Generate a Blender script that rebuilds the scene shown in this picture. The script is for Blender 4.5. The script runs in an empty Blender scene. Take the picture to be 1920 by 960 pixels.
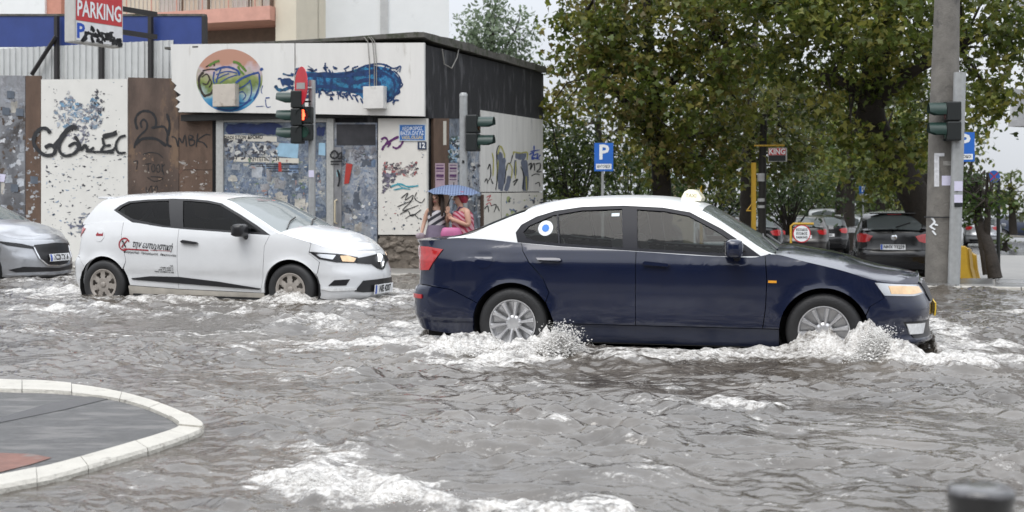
import bpy, bmesh, math, random
import numpy as np
from mathutils import Vector, Matrix, noise
from mathutils.geometry import tessellate_polygon
R = math.radians
random.seed(7); np.random.seed(7)
scene = bpy.context.scene
COL = scene.collection
# ------------------------------------------------------------------ camera, sky, light
FPX, HOR, CAMZ = 2400.0, 372.0, 1.38
cam_d = bpy.data.cameras.new('camera'); cam = bpy.data.objects.new('camera', cam_d); COL.objects.link(cam)
cam.location = (0, 0, CAMZ); cam.rotation_euler = (R(90), 0, 0)
cam_d.sensor_width = 36; cam_d.lens = 36*FPX/1920; cam_d.shift_y = -(480-HOR)/1920
cam_d.clip_start = 0.1; cam_d.clip_end = 2000
cam_d.dof.use_dof = True; cam_d.dof.focus_distance = 11.5; cam_d.dof.aperture_fstop = 3.2
scene.camera = cam
SUN_EL, SUN_ROT = R(58), R(-150)
world = bpy.data.worlds.new('World'); scene.world = world; world.use_nodes = True
nt = world.node_tree; nt.nodes.clear()
sky = nt.nodes.new('ShaderNodeTexSky'); sky.sky_type = 'NISHITA'; sky.sun_disc = False
sky.sun_elevation = SUN_EL; sky.sun_rotation = SUN_ROT; sky.dust_density = 6; sky.air_density = 1.2
# thick rain cloud over the clear sky: an even grey deck with faint mottling
tcw = nt.nodes.new('ShaderNodeTexCoord'); nz = nt.nodes.new('ShaderNodeTexNoise')
nz.inputs['Scale'].default_value = 2.2; nz.inputs['Detail'].default_value = 4
rmp = nt.nodes.new('ShaderNodeValToRGB')
rmp.color_ramp.elements[0].position = .3; rmp.color_ramp.elements[0].color = (7.6, 8.0, 8.7, 1)
rmp.color_ramp.elements[1].position = .75; rmp.color_ramp.elements[1].color = (9.6, 9.9, 10.3, 1)
mx = nt.nodes.new('ShaderNodeMix'); mx.data_type = 'RGBA'; mx.inputs[0].default_value = .9
bg = nt.nodes.new('ShaderNodeBackground'); bg.inputs[1].default_value = 0.1
wo = nt.nodes.new('ShaderNodeOutputWorld')
nt.links.new(tcw.outputs['Generated'], nz.inputs['Vector']); nt.links.new(nz.outputs['Fac'], rmp.inputs[0])
# an overcast deck is about three times brighter overhead than at the horizon
sxyz = nt.nodes.new('ShaderNodeSeparateXYZ'); nt.links.new(tcw.outputs['Generated'], sxyz.inputs[0])
cie = nt.nodes.new('ShaderNodeMapRange'); cie.inputs[1].default_value = 0; cie.inputs[2].default_value = 1; cie.inputs[3].default_value = .78; cie.inputs[4].default_value = 2.7
nt.links.new(sxyz.outputs['Z'], cie.inputs[0])
dk = nt.nodes.new('ShaderNodeMix'); dk.data_type = 'RGBA'; dk.blend_type = 'MULTIPLY'; dk.inputs[0].default_value = 1
nt.links.new(rmp.outputs[0], dk.inputs[6]); nt.links.new(cie.outputs[0], dk.inputs[7])
nt.links.new(sky.outputs[0], mx.inputs[6]); nt.links.new(dk.outputs[2], mx.inputs[7])
nt.links.new(mx.outputs[2], bg.inputs[0]); nt.links.new(bg.outputs[0], wo.inputs[0])
sun_d = bpy.data.lights.new('sun', 'SUN'); sun_d.energy = 1.2; sun_d.angle = R(35); sun_d.color = (1, .97, .93)
sun = bpy.data.objects.new('sun', sun_d); COL.objects.link(sun)
_az = SUN_ROT
sdir = Vector((math.sin(_az)*math.cos(SUN_EL), math.cos(_az)*math.cos(SUN_EL), math.sin(SUN_EL)))
sun.rotation_euler = sdir.to_track_quat('Z', 'Y').to_euler()
vs = scene.view_settings; vs.view_transform = 'Standard'; vs.look = 'None'; vs.gamma = 1; vs.exposure = 0.1
vs.use_curve_mapping = False
# ------------------------------------------------------------------ materials
MATS = {}
def new_mat(name):
    m = bpy.data.materials.new(name); m.use_nodes = True
    return m, m.node_tree, m.node_tree.nodes['Principled BSDF']
def mat(name, col, rough=.5, metal=0, var=.12, scale=6, bump=0, bscale=30, coat=0, spec=.5, dirt=None, dscale=2.0, dth=.55, stretch=None, emit=None, trans=0):
    """procedural paint / stone / metal with noise in colour and relief"""
    if name in MATS: return MATS[name]
    m, t, b = new_mat(name); N, L = t.nodes, t.links
    tc = N.new('ShaderNodeTexCoord'); src = tc.outputs['Object']
    if stretch:
        mp = N.new('ShaderNodeMapping'); mp.inputs['Scale'].default_value = stretch; L.new(src, mp.inputs[0]); src = mp.outputs[0]
    n = N.new('ShaderNodeTexNoise'); n.inputs['Scale'].default_value = scale; n.inputs['Detail'].default_value = 6; n.inputs['Roughness'].default_value = .6
    L.new(src, n.inputs['Vector'])
    mr = N.new('ShaderNodeMapRange'); mr.inputs[1].default_value = .25; mr.inputs[2].default_value = .75
    mr.inputs[3].default_value = 1-var; mr.inputs[4].default_value = 1+var; L.new(n.outputs['Fac'], mr.inputs[0])
    mul = N.new('ShaderNodeMix'); mul.data_type = 'RGBA'; mul.blend_type = 'MULTIPLY'; mul.inputs[0].default_value = 1
    mul.inputs[6].default_value = (*col, 1); L.new(mr.outputs[0], mul.inputs[7]); out = mul.outputs[2]
    if dirt:
        dn = N.new('ShaderNodeTexNoise'); dn.inputs['Scale'].default_value = dscale; dn.inputs['Detail'].default_value = 9; dn.inputs['Roughness'].default_value = .68
        L.new(src, dn.inputs['Vector'])
        dr = N.new('ShaderNodeMapRange'); dr.inputs[1].default_value = dth; dr.inputs[2].default_value = dth+.09; L.new(dn.outputs['Fac'], dr.inputs[0])
        dm = N.new('ShaderNodeMix'); dm.data_type = 'RGBA'; L.new(dr.outputs[0], dm.inputs[0]); L.new(out, dm.inputs[6]); dm.inputs[7].default_value = (*dirt, 1); out = dm.outputs[2]
    L.new(out, b.inputs['Base Color'])
    b.inputs['Roughness'].default_value = rough; b.inputs['Metallic'].default_value = metal
    b.inputs['Coat Weight'].default_value = coat; b.inputs['Coat Roughness'].default_value = .06; b.inputs['Specular IOR Level'].default_value = spec
    if emit: b.inputs['Emission Color'].default_value = (*emit[0], 1); b.inputs['Emission Strength'].default_value = emit[1]
    if bump:
        bn = N.new('ShaderNodeTexNoise'); bn.inputs['Scale'].default_value = bscale; bn.inputs['Detail'].default_value = 5; L.new(src, bn.inputs['Vector'])
        bp = N.new('ShaderNodeBump'); bp.inputs['Strength'].default_value = bump; bp.inputs['Distance'].default_value = .02
        L.new(bn.outputs['Fac'], bp.inputs['Height']); L.new(bp.outputs[0], b.inputs['Normal'])
    MATS[name] = m; return m
def glass_mat(name, tint, ior=1.38, rough=.02, film=0.0, filmcol=(.5, .55, .55)):
    """car / window glass: clear tinted pane with fresnel reflection and, if set, a thin diffuse film for rain and for painted sky reflection"""
    if name in MATS: return MATS[name]
    m = bpy.data.materials.new(name); m.use_nodes = True; t = m.node_tree; N, L = t.nodes, t.links; N.clear()
    o = N.new('ShaderNodeOutputMaterial'); tr = N.new('ShaderNodeBsdfTransparent'); tr.inputs[0].default_value = (*tint, 1)
    gl = N.new('ShaderNodeBsdfGlossy'); gl.inputs['Roughness'].default_value = rough
    lw = N.new('ShaderNodeLayerWeight'); lw.inputs[0].default_value = .5       # Schlick reflectance, the same from both sides of the pane
    pw = N.new('ShaderNodeMath'); pw.operation = 'POWER'; pw.inputs[1].default_value = 5; L.new(lw.outputs['Facing'], pw.inputs[0])
    fr = N.new('ShaderNodeMath'); fr.operation = 'MULTIPLY_ADD'; fr.inputs[1].default_value = .8; fr.inputs[2].default_value = ((ior-1)/(ior+1))**2; L.new(pw.outputs[0], fr.inputs[0])
    tc = N.new('ShaderNodeTexCoord'); n = N.new('ShaderNodeTexNoise'); n.inputs['Scale'].default_value = 60; L.new(tc.outputs['Object'], n.inputs['Vector'])
    bp = N.new('ShaderNodeBump'); bp.inputs['Strength'].default_value = .03; bp.inputs['Distance'].default_value = .003; L.new(n.outputs['Fac'], bp.inputs['Height']); L.new(bp.outputs[0], gl.inputs['Normal'])
    mxs = N.new('ShaderNodeMixShader'); L.new(fr.outputs[0], mxs.inputs[0]); L.new(tr.outputs[0], mxs.inputs[1]); L.new(gl.outputs[0], mxs.inputs[2])
    last = mxs.outputs[0]
    if film:
        df = N.new('ShaderNodeBsdfDiffuse'); df.inputs[0].default_value = (*filmcol, 1)
        m2 = N.new('ShaderNodeMixShader'); m2.inputs[0].default_value = film; L.new(tr.outputs[0], m2.inputs[1]); L.new(df.outputs[0], m2.inputs[2])
        L.new(m2.outputs[0], mxs.inputs[1])
    L.new(last, o.inputs[0]); MATS[name] = m; return m
def attr_mat(name, rough=.6, attr='col', var=.15, scale=40, spec=.4, transl=0, bump=0):
    """colour comes from a per-face attribute (print, leaves) with noise on top"""
    if name in MATS: return MATS[name]
    m, t, b = new_mat(name); N, L = t.nodes, t.links
    a = N.new('ShaderNodeAttribute'); a.attribute_name = attr
    tc = N.new('ShaderNodeTexCoord'); n = N.new('ShaderNodeTexNoise'); n.inputs['Scale'].default_value = scale; n.inputs['Detail'].default_value = 4; L.new(tc.outputs['Object'], n.inputs['Vector'])
    mr = N.new('ShaderNodeMapRange'); mr.inputs[1].default_value = .3; mr.inputs[2].default_value = .7; mr.inputs[3].default_value = 1-var; mr.inputs[4].default_value = 1+var; L.new(n.outputs['Fac'], mr.inputs[0])
    mu = N.new('ShaderNodeMix'); mu.data_type = 'RGBA'; mu.blend_type = 'MULTIPLY'; mu.inputs[0].default_value = 1; L.new(a.outputs['Color'], mu.inputs[6]); L.new(mr.outputs[0], mu.inputs[7])
    L.new(mu.outputs[2], b.inputs['Base Color']); b.inputs['Roughness'].default_value = rough; b.inputs['Specular IOR Level'].default_value = spec
    if transl:
        o = N['Material Output']; tl = N.new('ShaderNodeBsdfTranslucent'); L.new(mu.outputs[2], tl.inputs[0])
        ms = N.new('ShaderNodeMixShader'); ms.inputs[0].default_value = transl; L.new(b.outputs[0], ms.inputs[1]); L.new(tl.outputs[0], ms.inputs[2]); L.new(ms.outputs[0], o.inputs[0])
    MATS[name] = m; return m
# ------------------------------------------------------------------ object helpers
def link(o, parent=None):
    COL.objects.link(o)
    if parent is not None: o.parent = parent
    return o
def mesh_obj(name, verts, faces, m, parent=None, smooth=False, sharp=None):
    me = bpy.data.meshes.new(name); me.from_pydata([tuple(v) for v in verts], [], [tuple(f) for f in faces]); me.update()
    if m is not None: me.materials.append(m)
    if smooth:
        me.polygons.foreach_set('use_smooth', [True]*len(me.polygons))
        if sharp: me.set_sharp_from_angle(angle=R(sharp))
    return link(bpy.data.objects.new(name, me), parent)
def tag(o, label=None, cat=None, group=None, kind=None):
    if label: o['label'] = label
    if cat: o['category'] = cat
    if group: o['group'] = group
    if kind: o['kind'] = kind
    return o
def empty(name, loc=(0, 0, 0), rz=0, label=None, cat=None, group=None):
    o = bpy.data.objects.new(name, None); o.empty_display_size = .2; o.location = loc; o.rotation_euler = (0, 0, rz); COL.objects.link(o)
    return tag(o, label, cat, group)
def copy_tree(o, parent=None):
    c = o.copy(); COL.objects.link(c); c.parent = parent
    for ch in o.children: copy_tree(ch, c)
    return c
class MB:
    """collects simple shapes into one mesh"""
    def __init__(s): s.v = []; s.f = []; s.c = []
    def add(s, vs, fs, col=None):
        o = len(s.v); s.v += [tuple(v) for v in vs]; s.f += [tuple(i+o for i in f) for f in fs]; s.c += [col]*len(fs); return s
    def box(s, a, b, M=None, bev=0):
        x0, y0, z0 = a; x1, y1, z1 = b
        if bev:
            e = bev; bm = bmesh.new(); bmesh.ops.create_cube(bm, size=1)
            for v in bm.verts: v.co = Vector(((x0+x1)/2+v.co.x*(x1-x0), (y0+y1)/2+v.co.y*(y1-y0), (z0+z1)/2+v.co.z*(z1-z0)))
            bmesh.ops.bevel(bm, geom=list(bm.edges), offset=e, segments=2, affect='EDGES', profile=.6)
            bm.verts.ensure_lookup_table(); bm.verts.index_update()
            vs = [v.co.copy() for v in bm.verts]; fs = [[v.index for v in f.verts] for f in bm.faces]; bm.free()
        else:
            vs = [Vector(p) for p in ((x0,y0,z0),(x1,y0,z0),(x1,y1,z0),(x0,y1,z0),(x0,y0,z1),(x1,y0,z1),(x1,y1,z1),(x0,y1,z1))]
            fs = [(0,3,2,1),(4,5,6,7),(0,1,5,4),(1,2,6,5),(2,3,7,6),(3,0,4,7)]
        if M is not None: vs = [M @ Vector(v) for v in vs]
        return s.add(vs, fs)
    def tube(s, pts, rad, n=8, cap=True):
        pts = [Vector(p) for p in pts]; k = len(pts)
        rad = rad if isinstance(rad, (list, tuple)) else [rad]*k
        vs = []; fs = []; up = None
        for i, p in enumerate(pts):
            d = (pts[min(i+1, k-1)]-pts[max(i-1, 0)]).normalized()
            if up is None: up = Vector((0, 0, 1)) if abs(d.z) < .9 else Vector((1, 0, 0))
            a = d.cross(up)
            if a.length < 1e-4: a = d.orthogonal()
            a.normalize(); b = d.cross(a).normalized(); up = -b if b.dot(up) < 0 else b
            up = a.cross(d).normalized(); b = up
            for j in range(n):
                t = 2*math.pi*j/n; vs.append(p+(a*math.cos(t)+b*math.sin(t))*rad[i])
        for i in range(k-1):
            for j in range(n):
                fs.append((i*n+j, i*n+(j+1) % n, (i+1)*n+(j+1) % n, (i+1)*n+j))
        if cap: fs.append(tuple(range(n))[::-1]); fs.append(tuple(range((k-1)*n, k*n)))
        return s.add(vs, fs)
    def lathe(s, prof, n=24, M=None, arc=2*math.pi):
        """prof: (r, h) pairs round the local z axis"""
        vs = []; fs = []; k = len(prof)
        for j in range(n):
            t = arc*j/n
            for r, h in prof: vs.append(Vector((r*math.cos(t), r*math.sin(t), h)))
        for j in range(n):
            for i in range(k-1):
                a = j*k+i; b = ((j+1) % n)*k+i; fs.append((a, b, b+1, a+1))
        if M is not None: vs = [M @ v for v in vs]
        return s.add(vs, fs)
    def build(s, name, m, parent=None, smooth=False, sharp=35, col=False):
        o = mesh_obj(name, s.v, s.f, m, parent, smooth, sharp)
        if col: set_cols(o.data, s.c)
        return o
def set_cols(me, cols):
    a = me.attributes.new('col', 'FLOAT_COLOR', 'FACE')
    arr = np.ones((len(cols), 4), np.float32); arr[:, :3] = np.array(cols, np.float32); a.data.foreach_set('color', arr.ravel())
def interp(tab, x):
    xs = [p[0] for p in tab]
    if x <= xs[0]: return tab[0][1]
    if x >= xs[-1]: return tab[-1][1]
    for i in range(len(tab)-1):
        if xs[i] <= x <= xs[i+1]:
            n = len(tab); x0, y0 = tab[i]; x1, y1 = tab[i+1]; h = x1-x0
            if h < 1e-9: return y1
            d = (y1-y0)/h
            def sl(j):
                if j <= 0 or j >= n-1: return None
                a = (tab[j][1]-tab[j-1][1])/(tab[j][0]-tab[j-1][0]); b = (tab[j+1][1]-tab[j][1])/(tab[j+1][0]-tab[j][0])
                return 0 if a*b <= 0 else 2*a*b/(a+b)
            m0 = sl(i); m1 = sl(i+1)
            m0 = d if m0 is None else m0; m1 = d if m1 is None else m1
            t = (x-x0)/h
            return (2*t**3-3*t*t+1)*y0+(t**3-2*t*t+t)*h*m0+(-2*t**3+3*t*t)*y1+(t**3-t*t)*h*m1
def sstep(a, b, x):
    t = max(0, min(1, (x-a)/(b-a))); return t*t*(3-2*t)
def catmull(pts, per=10, closed=False):
    P = [Vector(p) for p in pts]; n = len(P); out = []
    rng = range(n if closed else n-1)
    for i in rng:
        if closed: a, b, c, d = P[i-1], P[i], P[(i+1) % n], P[(i+2) % n]
        else: a, b, c, d = P[max(i-1, 0)], P[i], P[i+1], P[min(i+2, n-1)]
        for k in range(per):
            t = k/per
            out.append(.5*((2*b)+(c-a)*t+(2*a-5*b+4*c-d)*t*t+(3*b-a-3*c+d)*t**3))
    if not closed: out.append(P[-1].copy())
    return out
def poly_cut(loops, step=(.06, .06)):
    """triangulate a 2-D polygon with holes and slice it along a grid; returns verts, faces, boundary edges"""
    flat = [Vector((p[0], p[1], 0)) for lp in loops for p in lp]
    tris = tessellate_polygon([[Vector((p[0], p[1], 0)) for p in lp] for lp in loops])
    bm = bmesh.new(); vv = [bm.verts.new(p) for p in flat]
    for a, b, c in tris:
        try:
            f = bm.faces.new((vv[a], vv[b], vv[c]))
        except ValueError: pass
    bmesh.ops.dissolve_degenerate(bm, dist=1e-5, edges=list(bm.edges))
    bm.normal_update()
    for f in bm.faces:
        if f.normal.z < 0: f.normal_flip()
    for ax in (0, 1):
        if not step[ax]: continue
        lo = min(v.co[ax] for v in bm.verts); hi = max(v.co[ax] for v in bm.verts)
        k = math.floor(lo/step[ax])+1
        while k*step[ax] < hi-1e-4:
            co = [0, 0, 0]; no = [0, 0, 0]; co[ax] = k*step[ax]; no[ax] = 1
            bmesh.ops.bisect_plane(bm, geom=bm.verts[:]+bm.edges[:]+bm.faces[:], dist=1e-5, plane_co=co, plane_no=no); k += 1
    bmesh.ops.join_triangles(bm, faces=bm.faces[:], angle_face_threshold=3.2, angle_shape_threshold=1.2)
    bm.verts.index_update(); bm.verts.ensure_lookup_table()
    vs = [(v.co.x, v.co.y) for v in bm.verts]; fs = [[v.index for v in f.verts] for f in bm.faces]
    be = []
    for e in bm.edges:
        if len(e.link_faces) == 1:
            lp = e.link_loops[0]; be.append((lp.vert.index, lp.link_loop_next.vert.index))
    bm.free(); return vs, fs, be
def slab(name, loops, fn, m, parent=None, thick=.02, off=0, step=(.06, .06), flip=False, smooth=True, sharp=30):
    """fn(a, b, off) -> 3-D point; a sheet with real thickness following that surface"""
    if loops and not isinstance(loops[0][0], (tuple, list, Vector)): loops = [loops]
    vs, fs, be = poly_cut(loops, step)
    V = [fn(a, b, off) for a, b in vs]; Fc = [list(f) for f in fs]
    if thick:
        n = len(V); bset = sorted({i for e in be for i in e}); mp = {}
        for i in bset: mp[i] = len(V); V.append(fn(vs[i][0], vs[i][1], off-thick))
        Fc += [[b, a, mp[a], mp[b]] for a, b in be]
    if flip: Fc = [f[::-1] for f in Fc]
    return mesh_obj(name, V, Fc, m, parent, smooth, sharp)
def text_data(txt, size=1, bold=0, align='CENTER', shear=0, sx=1):
    cu = bpy.data.curves.new('t', 'FONT'); cu.body = txt; cu.size = size; cu.align_x = align; cu.align_y = 'CENTER'; cu.resolution_u = 2; cu.offset = bold; cu.shear = shear; cu.fill_mode = 'FRONT'
    o = bpy.data.objects.new('t', cu); COL.objects.link(o)
    dg = bpy.context.evaluated_depsgraph_get(); me = o.evaluated_get(dg).to_mesh()
    vs = [(v.co.x*sx, v.co.y) for v in me.vertices]; fs = [list(p.vertices) for p in me.polygons]
    o.evaluated_get(dg).to_mesh_clear(); bpy.data.objects.remove(o); bpy.data.curves.remove(cu)
    return vs, fs
def text_obj(name, txt, fn, m, parent, size, bold=0, shear=0, sx=1, align='CENTER'):
    vs, fs = text_data(txt, size, bold, align, shear, sx)
    return mesh_obj(name, [fn(a, b) for a, b in vs], fs, m, parent)
def ground_at(px, py, z=0.0):
    Y = (CAMZ-z)*FPX/(py-HOR); return Vector(((px-960)/FPX*Y, Y, z))
def at(px, py, Y): return Vector(((px-960)/FPX*Y, Y, CAMZ-(py-HOR)*Y/FPX))
def arc(cx, cz, r, a0, a1, n=14): return [(cx+r*math.cos(R(a0+(a1-a0)*i/n)), cz+r*math.sin(R(a0+(a1-a0)*i/n))) for i in range(n+1)]
# ------------------------------------------------------------------ cars: every panel is a sheet bent over one body surface
class Body:
    def __init__(s, sp):
        s.sp = sp; s.L = sp['L']
        pl = catmull([(x, y, 0) for x, y in sp['plan']], 24)
        s.pts = [(p.x, p.y) for p in pl]; cum = [0]
        for a, b in zip(s.pts, s.pts[1:]): cum.append(cum[-1]+math.hypot(b[0]-a[0], b[1]-a[1]))
        mid = min(range(len(cum)), key=lambda i: abs(s.pts[i][0]-s.L*.5)); o = s.pts[mid][0]-cum[mid]
        s.cum = np.array([c+o for c in cum]); s.X = np.array([p[0] for p in s.pts]); s.Y = np.array([p[1] for p in s.pts])
        gx = np.gradient(s.X, s.cum); gy = np.gradient(s.Y, s.cum); ln = np.hypot(gx, gy); s.NX = -gy/ln; s.NY = gx/ln
        s.p0, s.p1 = s.cum[0], s.cum[-1]
        xm = np.maximum.accumulate(s.X); s.XM = xm+np.arange(len(xm))*1e-9
        s.pf0 = s.P(s.L-.62); s.pf1 = s.P(('f', sp['plan'][-1][1]+.52)); s.pr1 = s.P(.5); s.pr0 = s.P(('r', .55))
        s.zst = [(s.P(a), z) for a, z in sp['zs']]
    def P(s, x):
        if isinstance(x, tuple):
            k, y = x; h = len(s.Y)//2
            if k == 'r': return float(np.interp(y, np.maximum.accumulate(s.Y[:h])+np.arange(h)*1e-9, s.cum[:h]))
            yy = s.Y[h:][::-1]; return float(np.interp(y, np.maximum.accumulate(yy)+np.arange(len(yy))*1e-9, s.cum[h:][::-1]))
        return float(np.interp(x, s.XM, s.cum))
    def inset(s, p, z):
        wf = sstep(s.pf0, s.pf1, p); wr = 1-sstep(s.pr0, s.pr1, p)
        v = (1-wf-wr)*interp(s.sp['side'], z)
        if wf > 0: v += wf*interp(s.sp['front'], z)
        if wr > 0: v += wr*interp(s.sp['rear'], z)
        for (cx, cz, rr) in s.sp['wheels']:      # lip round each wheel arch
            if rr:
                d = math.hypot(p-s.P(cx), z-cz)-rr
                if d < .09: v -= .014*(1-max(d, 0)/.09)**2
        return v
    def S(s, p, z, off=0, side=-1):
        x = np.interp(p, s.cum, s.X); y = np.interp(p, s.cum, s.Y); nx = np.interp(p, s.cum, s.NX); ny = np.interp(p, s.cum, s.NY)
        i = off-s.inset(p, z)
        yy = y+ny*i
        if p > s.p1-1e-6 or p < s.p0+1e-6: yy = 0
        return Vector((x+nx*i, side*max(yy, 0), z))
    def zs(s, p): return interp(s.zst, p)
    def yb(s, x): p = s.P(x); return -s.S(p, s.zs(p)).y
    def G(s, x, z, off=0, side=-1):
        zb = s.zs(s.P(x)); d = z-zb; sp = s.sp
        k, q = sp['tum']; y = s.yb(x)-.012-k*d-q*d*d*(1 if d > 0 else 0)
        n = Vector((0, 1, k+2*q*max(d, 0))).normalized()
        return Vector((x, side*(y+n.y*off), z+n.z*off))
    def zr(s, x): return interp(s.sp['zr'], x)
    def zt(s, x): return interp(s.sp['zt'], x)
    def T(s, x, t, off=0):
        zr = s.zr(x); yr = -s.G(x, zr).y; e = s.sp.get('crown', 2.4)
        return Vector((x, t*yr, zr+(s.zt(x)-zr)*(1-abs(t)**e)+off))
    def H(s, p, t, off=0, cr=None):
        z = s.zs(p); e = s.S(p, z); c = interp(cr, e.x)
        return Vector((e.x, t*abs(e.y), z+c*(1-abs(t)**2.2)*min(1, abs(e.y)/.35)+off))
def pgrid(name, us, ts, fn, m, parent, flip=False, smooth=True, thick=0):
    V = []; Fc = []; n = len(ts)
    for u in us:
        for t in ts: V.append(fn(u, t))
    for i in range(len(us)-1):
        for j in range(n-1): Fc.append((i*n+j, (i+1)*n+j, (i+1)*n+j+1, i*n+j+1))
    if flip: Fc = [f[::-1] for f in Fc]
    return mesh_obj(name, V, Fc, m, parent, smooth, 40)
def lin(a, b, n): return [a+(b-a)*i/(n-1) for i in range(n)]
def wheel(parent, x, y, z, r, rim, w, kind, mt, mr, side):
    """tyre, rim and hub on one axle end; the outer face looks along +-y"""
    root = bpy.data.objects.new('wheel', None); root.empty_display_size = .1; root.location = (x, y, z); link(root, parent)
    M = Matrix.Rotation(R(90 if side < 0 else -90), 4, 'X')     # local z -> outwards
    h = w/2
    b = MB(); b.lathe([(rim*.98, -h*.9), (r-.035, -h), (r-.008, -h*.8), (r, -h*.5), (r, h*.5), (r-.008, h*.8), (r-.035, h), (rim+.03, h*1.02), (rim+.004, h*.93), (rim*.98, h*.85)], 40, M); ty = b.build('tyre', mt, root, True, 50)
    b = MB(); b.lathe([(rim*.9, -h*.8), (rim*.93, h*.5), (rim*.95, h*.82), (rim*1.0, h*.93), (rim*1.005, h*.97), (rim*.955, h*.97), (rim*.92, h*.86), (rim*.90, h*.2), (rim*.2, -h*.1), (0, -h*.1)], 40, M)
    if kind == 'alloy':
        for k in range(10):
            a = R(36*k+9); ca, sa = math.cos(a), math.sin(a)
            pr = [(.045, .011, .62), (rim*.5, .014, .78), (rim*.93, .026, .9)]
            vs = []
            for rr, hw, hz in pr:
                for sg, dz in ((-1, -.02), (-1, 0), (-.5, .012), (.5, .012), (1, 0), (1, -.02)):
                    vs.append(M @ Vector((rr*ca-hw*sg*sa, rr*sa+hw*sg*ca, h*hz+dz)))
            fs = [(i*6+j, i*6+j+1, i*6+7+j, i*6+6+j) for i in range(2) for j in range(5)]
            b.add(vs, fs)
        b.lathe([(.075, h*.3), (.072, h*.62), (.06, h*.72), (.045, h*.75), (0, h*.76)], 20, M)
    else:      # plastic wheel cover: dish with a ring of openings
        n = kind[1]; ri, ro = rim*.46, rim*.83; nf = n*10; dep = [(0.0, .86), (.30, .95), (.46, .93), (.64, .88), (.83, .86), (.95, .98), (1.0, .96)]
        rr = [rim*d[0] for d in dep]; vs = []; fs = []
        for j in range(nf):
            a = 2*math.pi*j/nf
            for (q, hz), rad in zip(dep, rr): vs.append(M @ Vector((rad*math.cos(a), rad*math.sin(a), h*hz)))
        k = len(dep)
        for j in range(nf):
            hole = (j % 10) in (1, 2, 3, 4, 5)
            for i in range(k-1):
                if hole and i == 3: continue
                if (j % 10) in (2, 3, 4) and i == 2: continue
                a0 = j*k+i; b0 = ((j+1) % nf)*k+i; fs.append((a0, b0, b0+1, a0+1))
        b.add(vs, fs)
        b.lathe([(.034, h*.9), (.034, h*1.04), (.028, h*1.08), (0, h*1.08)], 18, M)
    b.build('rim', mr, root, True, 35)
    return root
def car(sp, loc, heading, label, cat='car', group=None, name='car'):
    B = Body(sp); root = empty(name, loc, heading, label, cat, group)
    paint, roofm = sp['paint'], sp.get('roof', sp['paint'])
    Pp = lambda lp: [(B.P(a), b) for a, b in lp]
    sides = (-1, 1)
    topln = lambda a, b, n=14: [(q, B.zs(q)) for q in lin(B.P(a), B.P(b), n)]
    for part, lp, *rest in sp['panels']:
        m = rest[0] if rest else paint
        loop = []
        for it in lp:
            if it[0] == 'top': loop += topln(it[1], it[2], it[3] if len(it) > 3 else 14)
            elif it[0] == 'arc': loop += [(B.P(a), b) for a, b in arc(*it[1:])]
            else: loop.append((B.P(it[0]), it[1]))
        for sd in sides:
            slab(part, loop, lambda a, b, o, sd=sd: B.S(a, b, o, sd), m, root, .025, 0, (.06, .05), sd > 0)
    for ov in sp['overlays']:
        part, lp, m, off, th = ov[:5]; only = ov[5] if len(ov) > 5 else sides
        for sd in only:
            o = slab(part, Pp(lp), lambda a, b, o, sd=sd: B.S(a, b, o, sd), m, root, th, off, (.05, .05), sd > 0)
    # greenhouse: pillars and roof rail, window surrounds, panes
    fr = [(x, max(z, B.zs(B.P(x))+.0015) if z > B.zs(B.P(x))+.03 else B.zs(B.P(x))+.0015) for x, z in sp['dlo']]
    x0, x1 = sp['gx']
    outer = [(x, B.zs(B.P(x))) for x in lin(x0, x1, 40)]+[(x, B.zr(x)) for x in lin(x1, x0, 60)]
    for sd in sides:
        gf = lambda a, b, o, sd=sd: B.G(a, b, o, sd)
        slab('pillar', [outer, fr], gf, roofm, root, .025, 0, (.08, .06), sd > 0)
        slab('window_surround', [fr]+sp['panes'], gf, sp['trim'], root, .02, -.004, (.1, .1), sd > 0)
        for pn in sp['panes']:
            slab('window', pn, gf, sp['glass'], root, 0, -.016, (.1, .1), sd > 0)
    # roof, windscreen, rear window
    (ra, rb), (wa, wb), (ga, gb) = sp['roofx'], sp['screenx'], sp['rearx']
    pgrid('roof', lin(ra, rb, 34), [math.sin(R(a)) for a in lin(-90, 90, 25)], B.T, roofm, root)
    tw = sp.get('screent', .94)
    pgrid('windscreen', lin(wa, wb, 20), lin(-tw, tw, 17), lambda x, t: B.T(x, t, -.004), sp['glass_front'], root)
    tr = sp.get('reart', .88)
    pgrid('rear_window', lin(ga, gb, 20), lin(-tr, tr, 17), lambda x, t: B.T(x, t, -.004), sp['glass'], root)
    for sg in (-1, 1):
        pgrid('pillar', lin(wa-.01, wb, 20), lin(sg*1, sg*tw, 5), B.T, roofm, root, sg > 0)
        pgrid('pillar', lin(ga, gb+.01, 20), lin(sg*1, sg*tr, 5), B.T, sp.get('cpil', roofm), root, sg > 0)
    if sp.get('hood'):
        h0, cr = sp['hood']; ps = lin(B.P(h0), B.p1-.004, 46)
        pgrid('bonnet', ps, [math.sin(R(a)) for a in lin(-90, 90, 27)], lambda p, t: B.H(p, t, .002, cr), paint, root)
    if sp.get('boot'):
        h0, cr = sp['boot']; ps = lin(B.p0+.004, B.P(h0), 24)
        pgrid('boot_lid', ps, [math.sin(R(a)) for a in lin(-90, 90, 21)], lambda p, t: B.H(p, t, .002, cr), paint, root)
    # floor, dashboard, seats
    wd = sp['plan'][len(sp['plan'])//2][1]; xr, zr_, _ = sp['wheels'][0]; xf = sp['wheels'][1][0]
    b = MB(); b.box((.2, -wd+.28, .16), (B.L-.35, wd-.28, .42)); b.box((xr+.40, -wd+.06, .16), (xf-.40, wd-.06, .36)); b.box((xf+.3, -wd+.32, .3), (B.L-.32, wd-.32, .62)); b.box((.2, -wd+.3, .4), (xr+.1, wd-.3, .72)); b.build('underbody', M_DARK, root)
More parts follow.
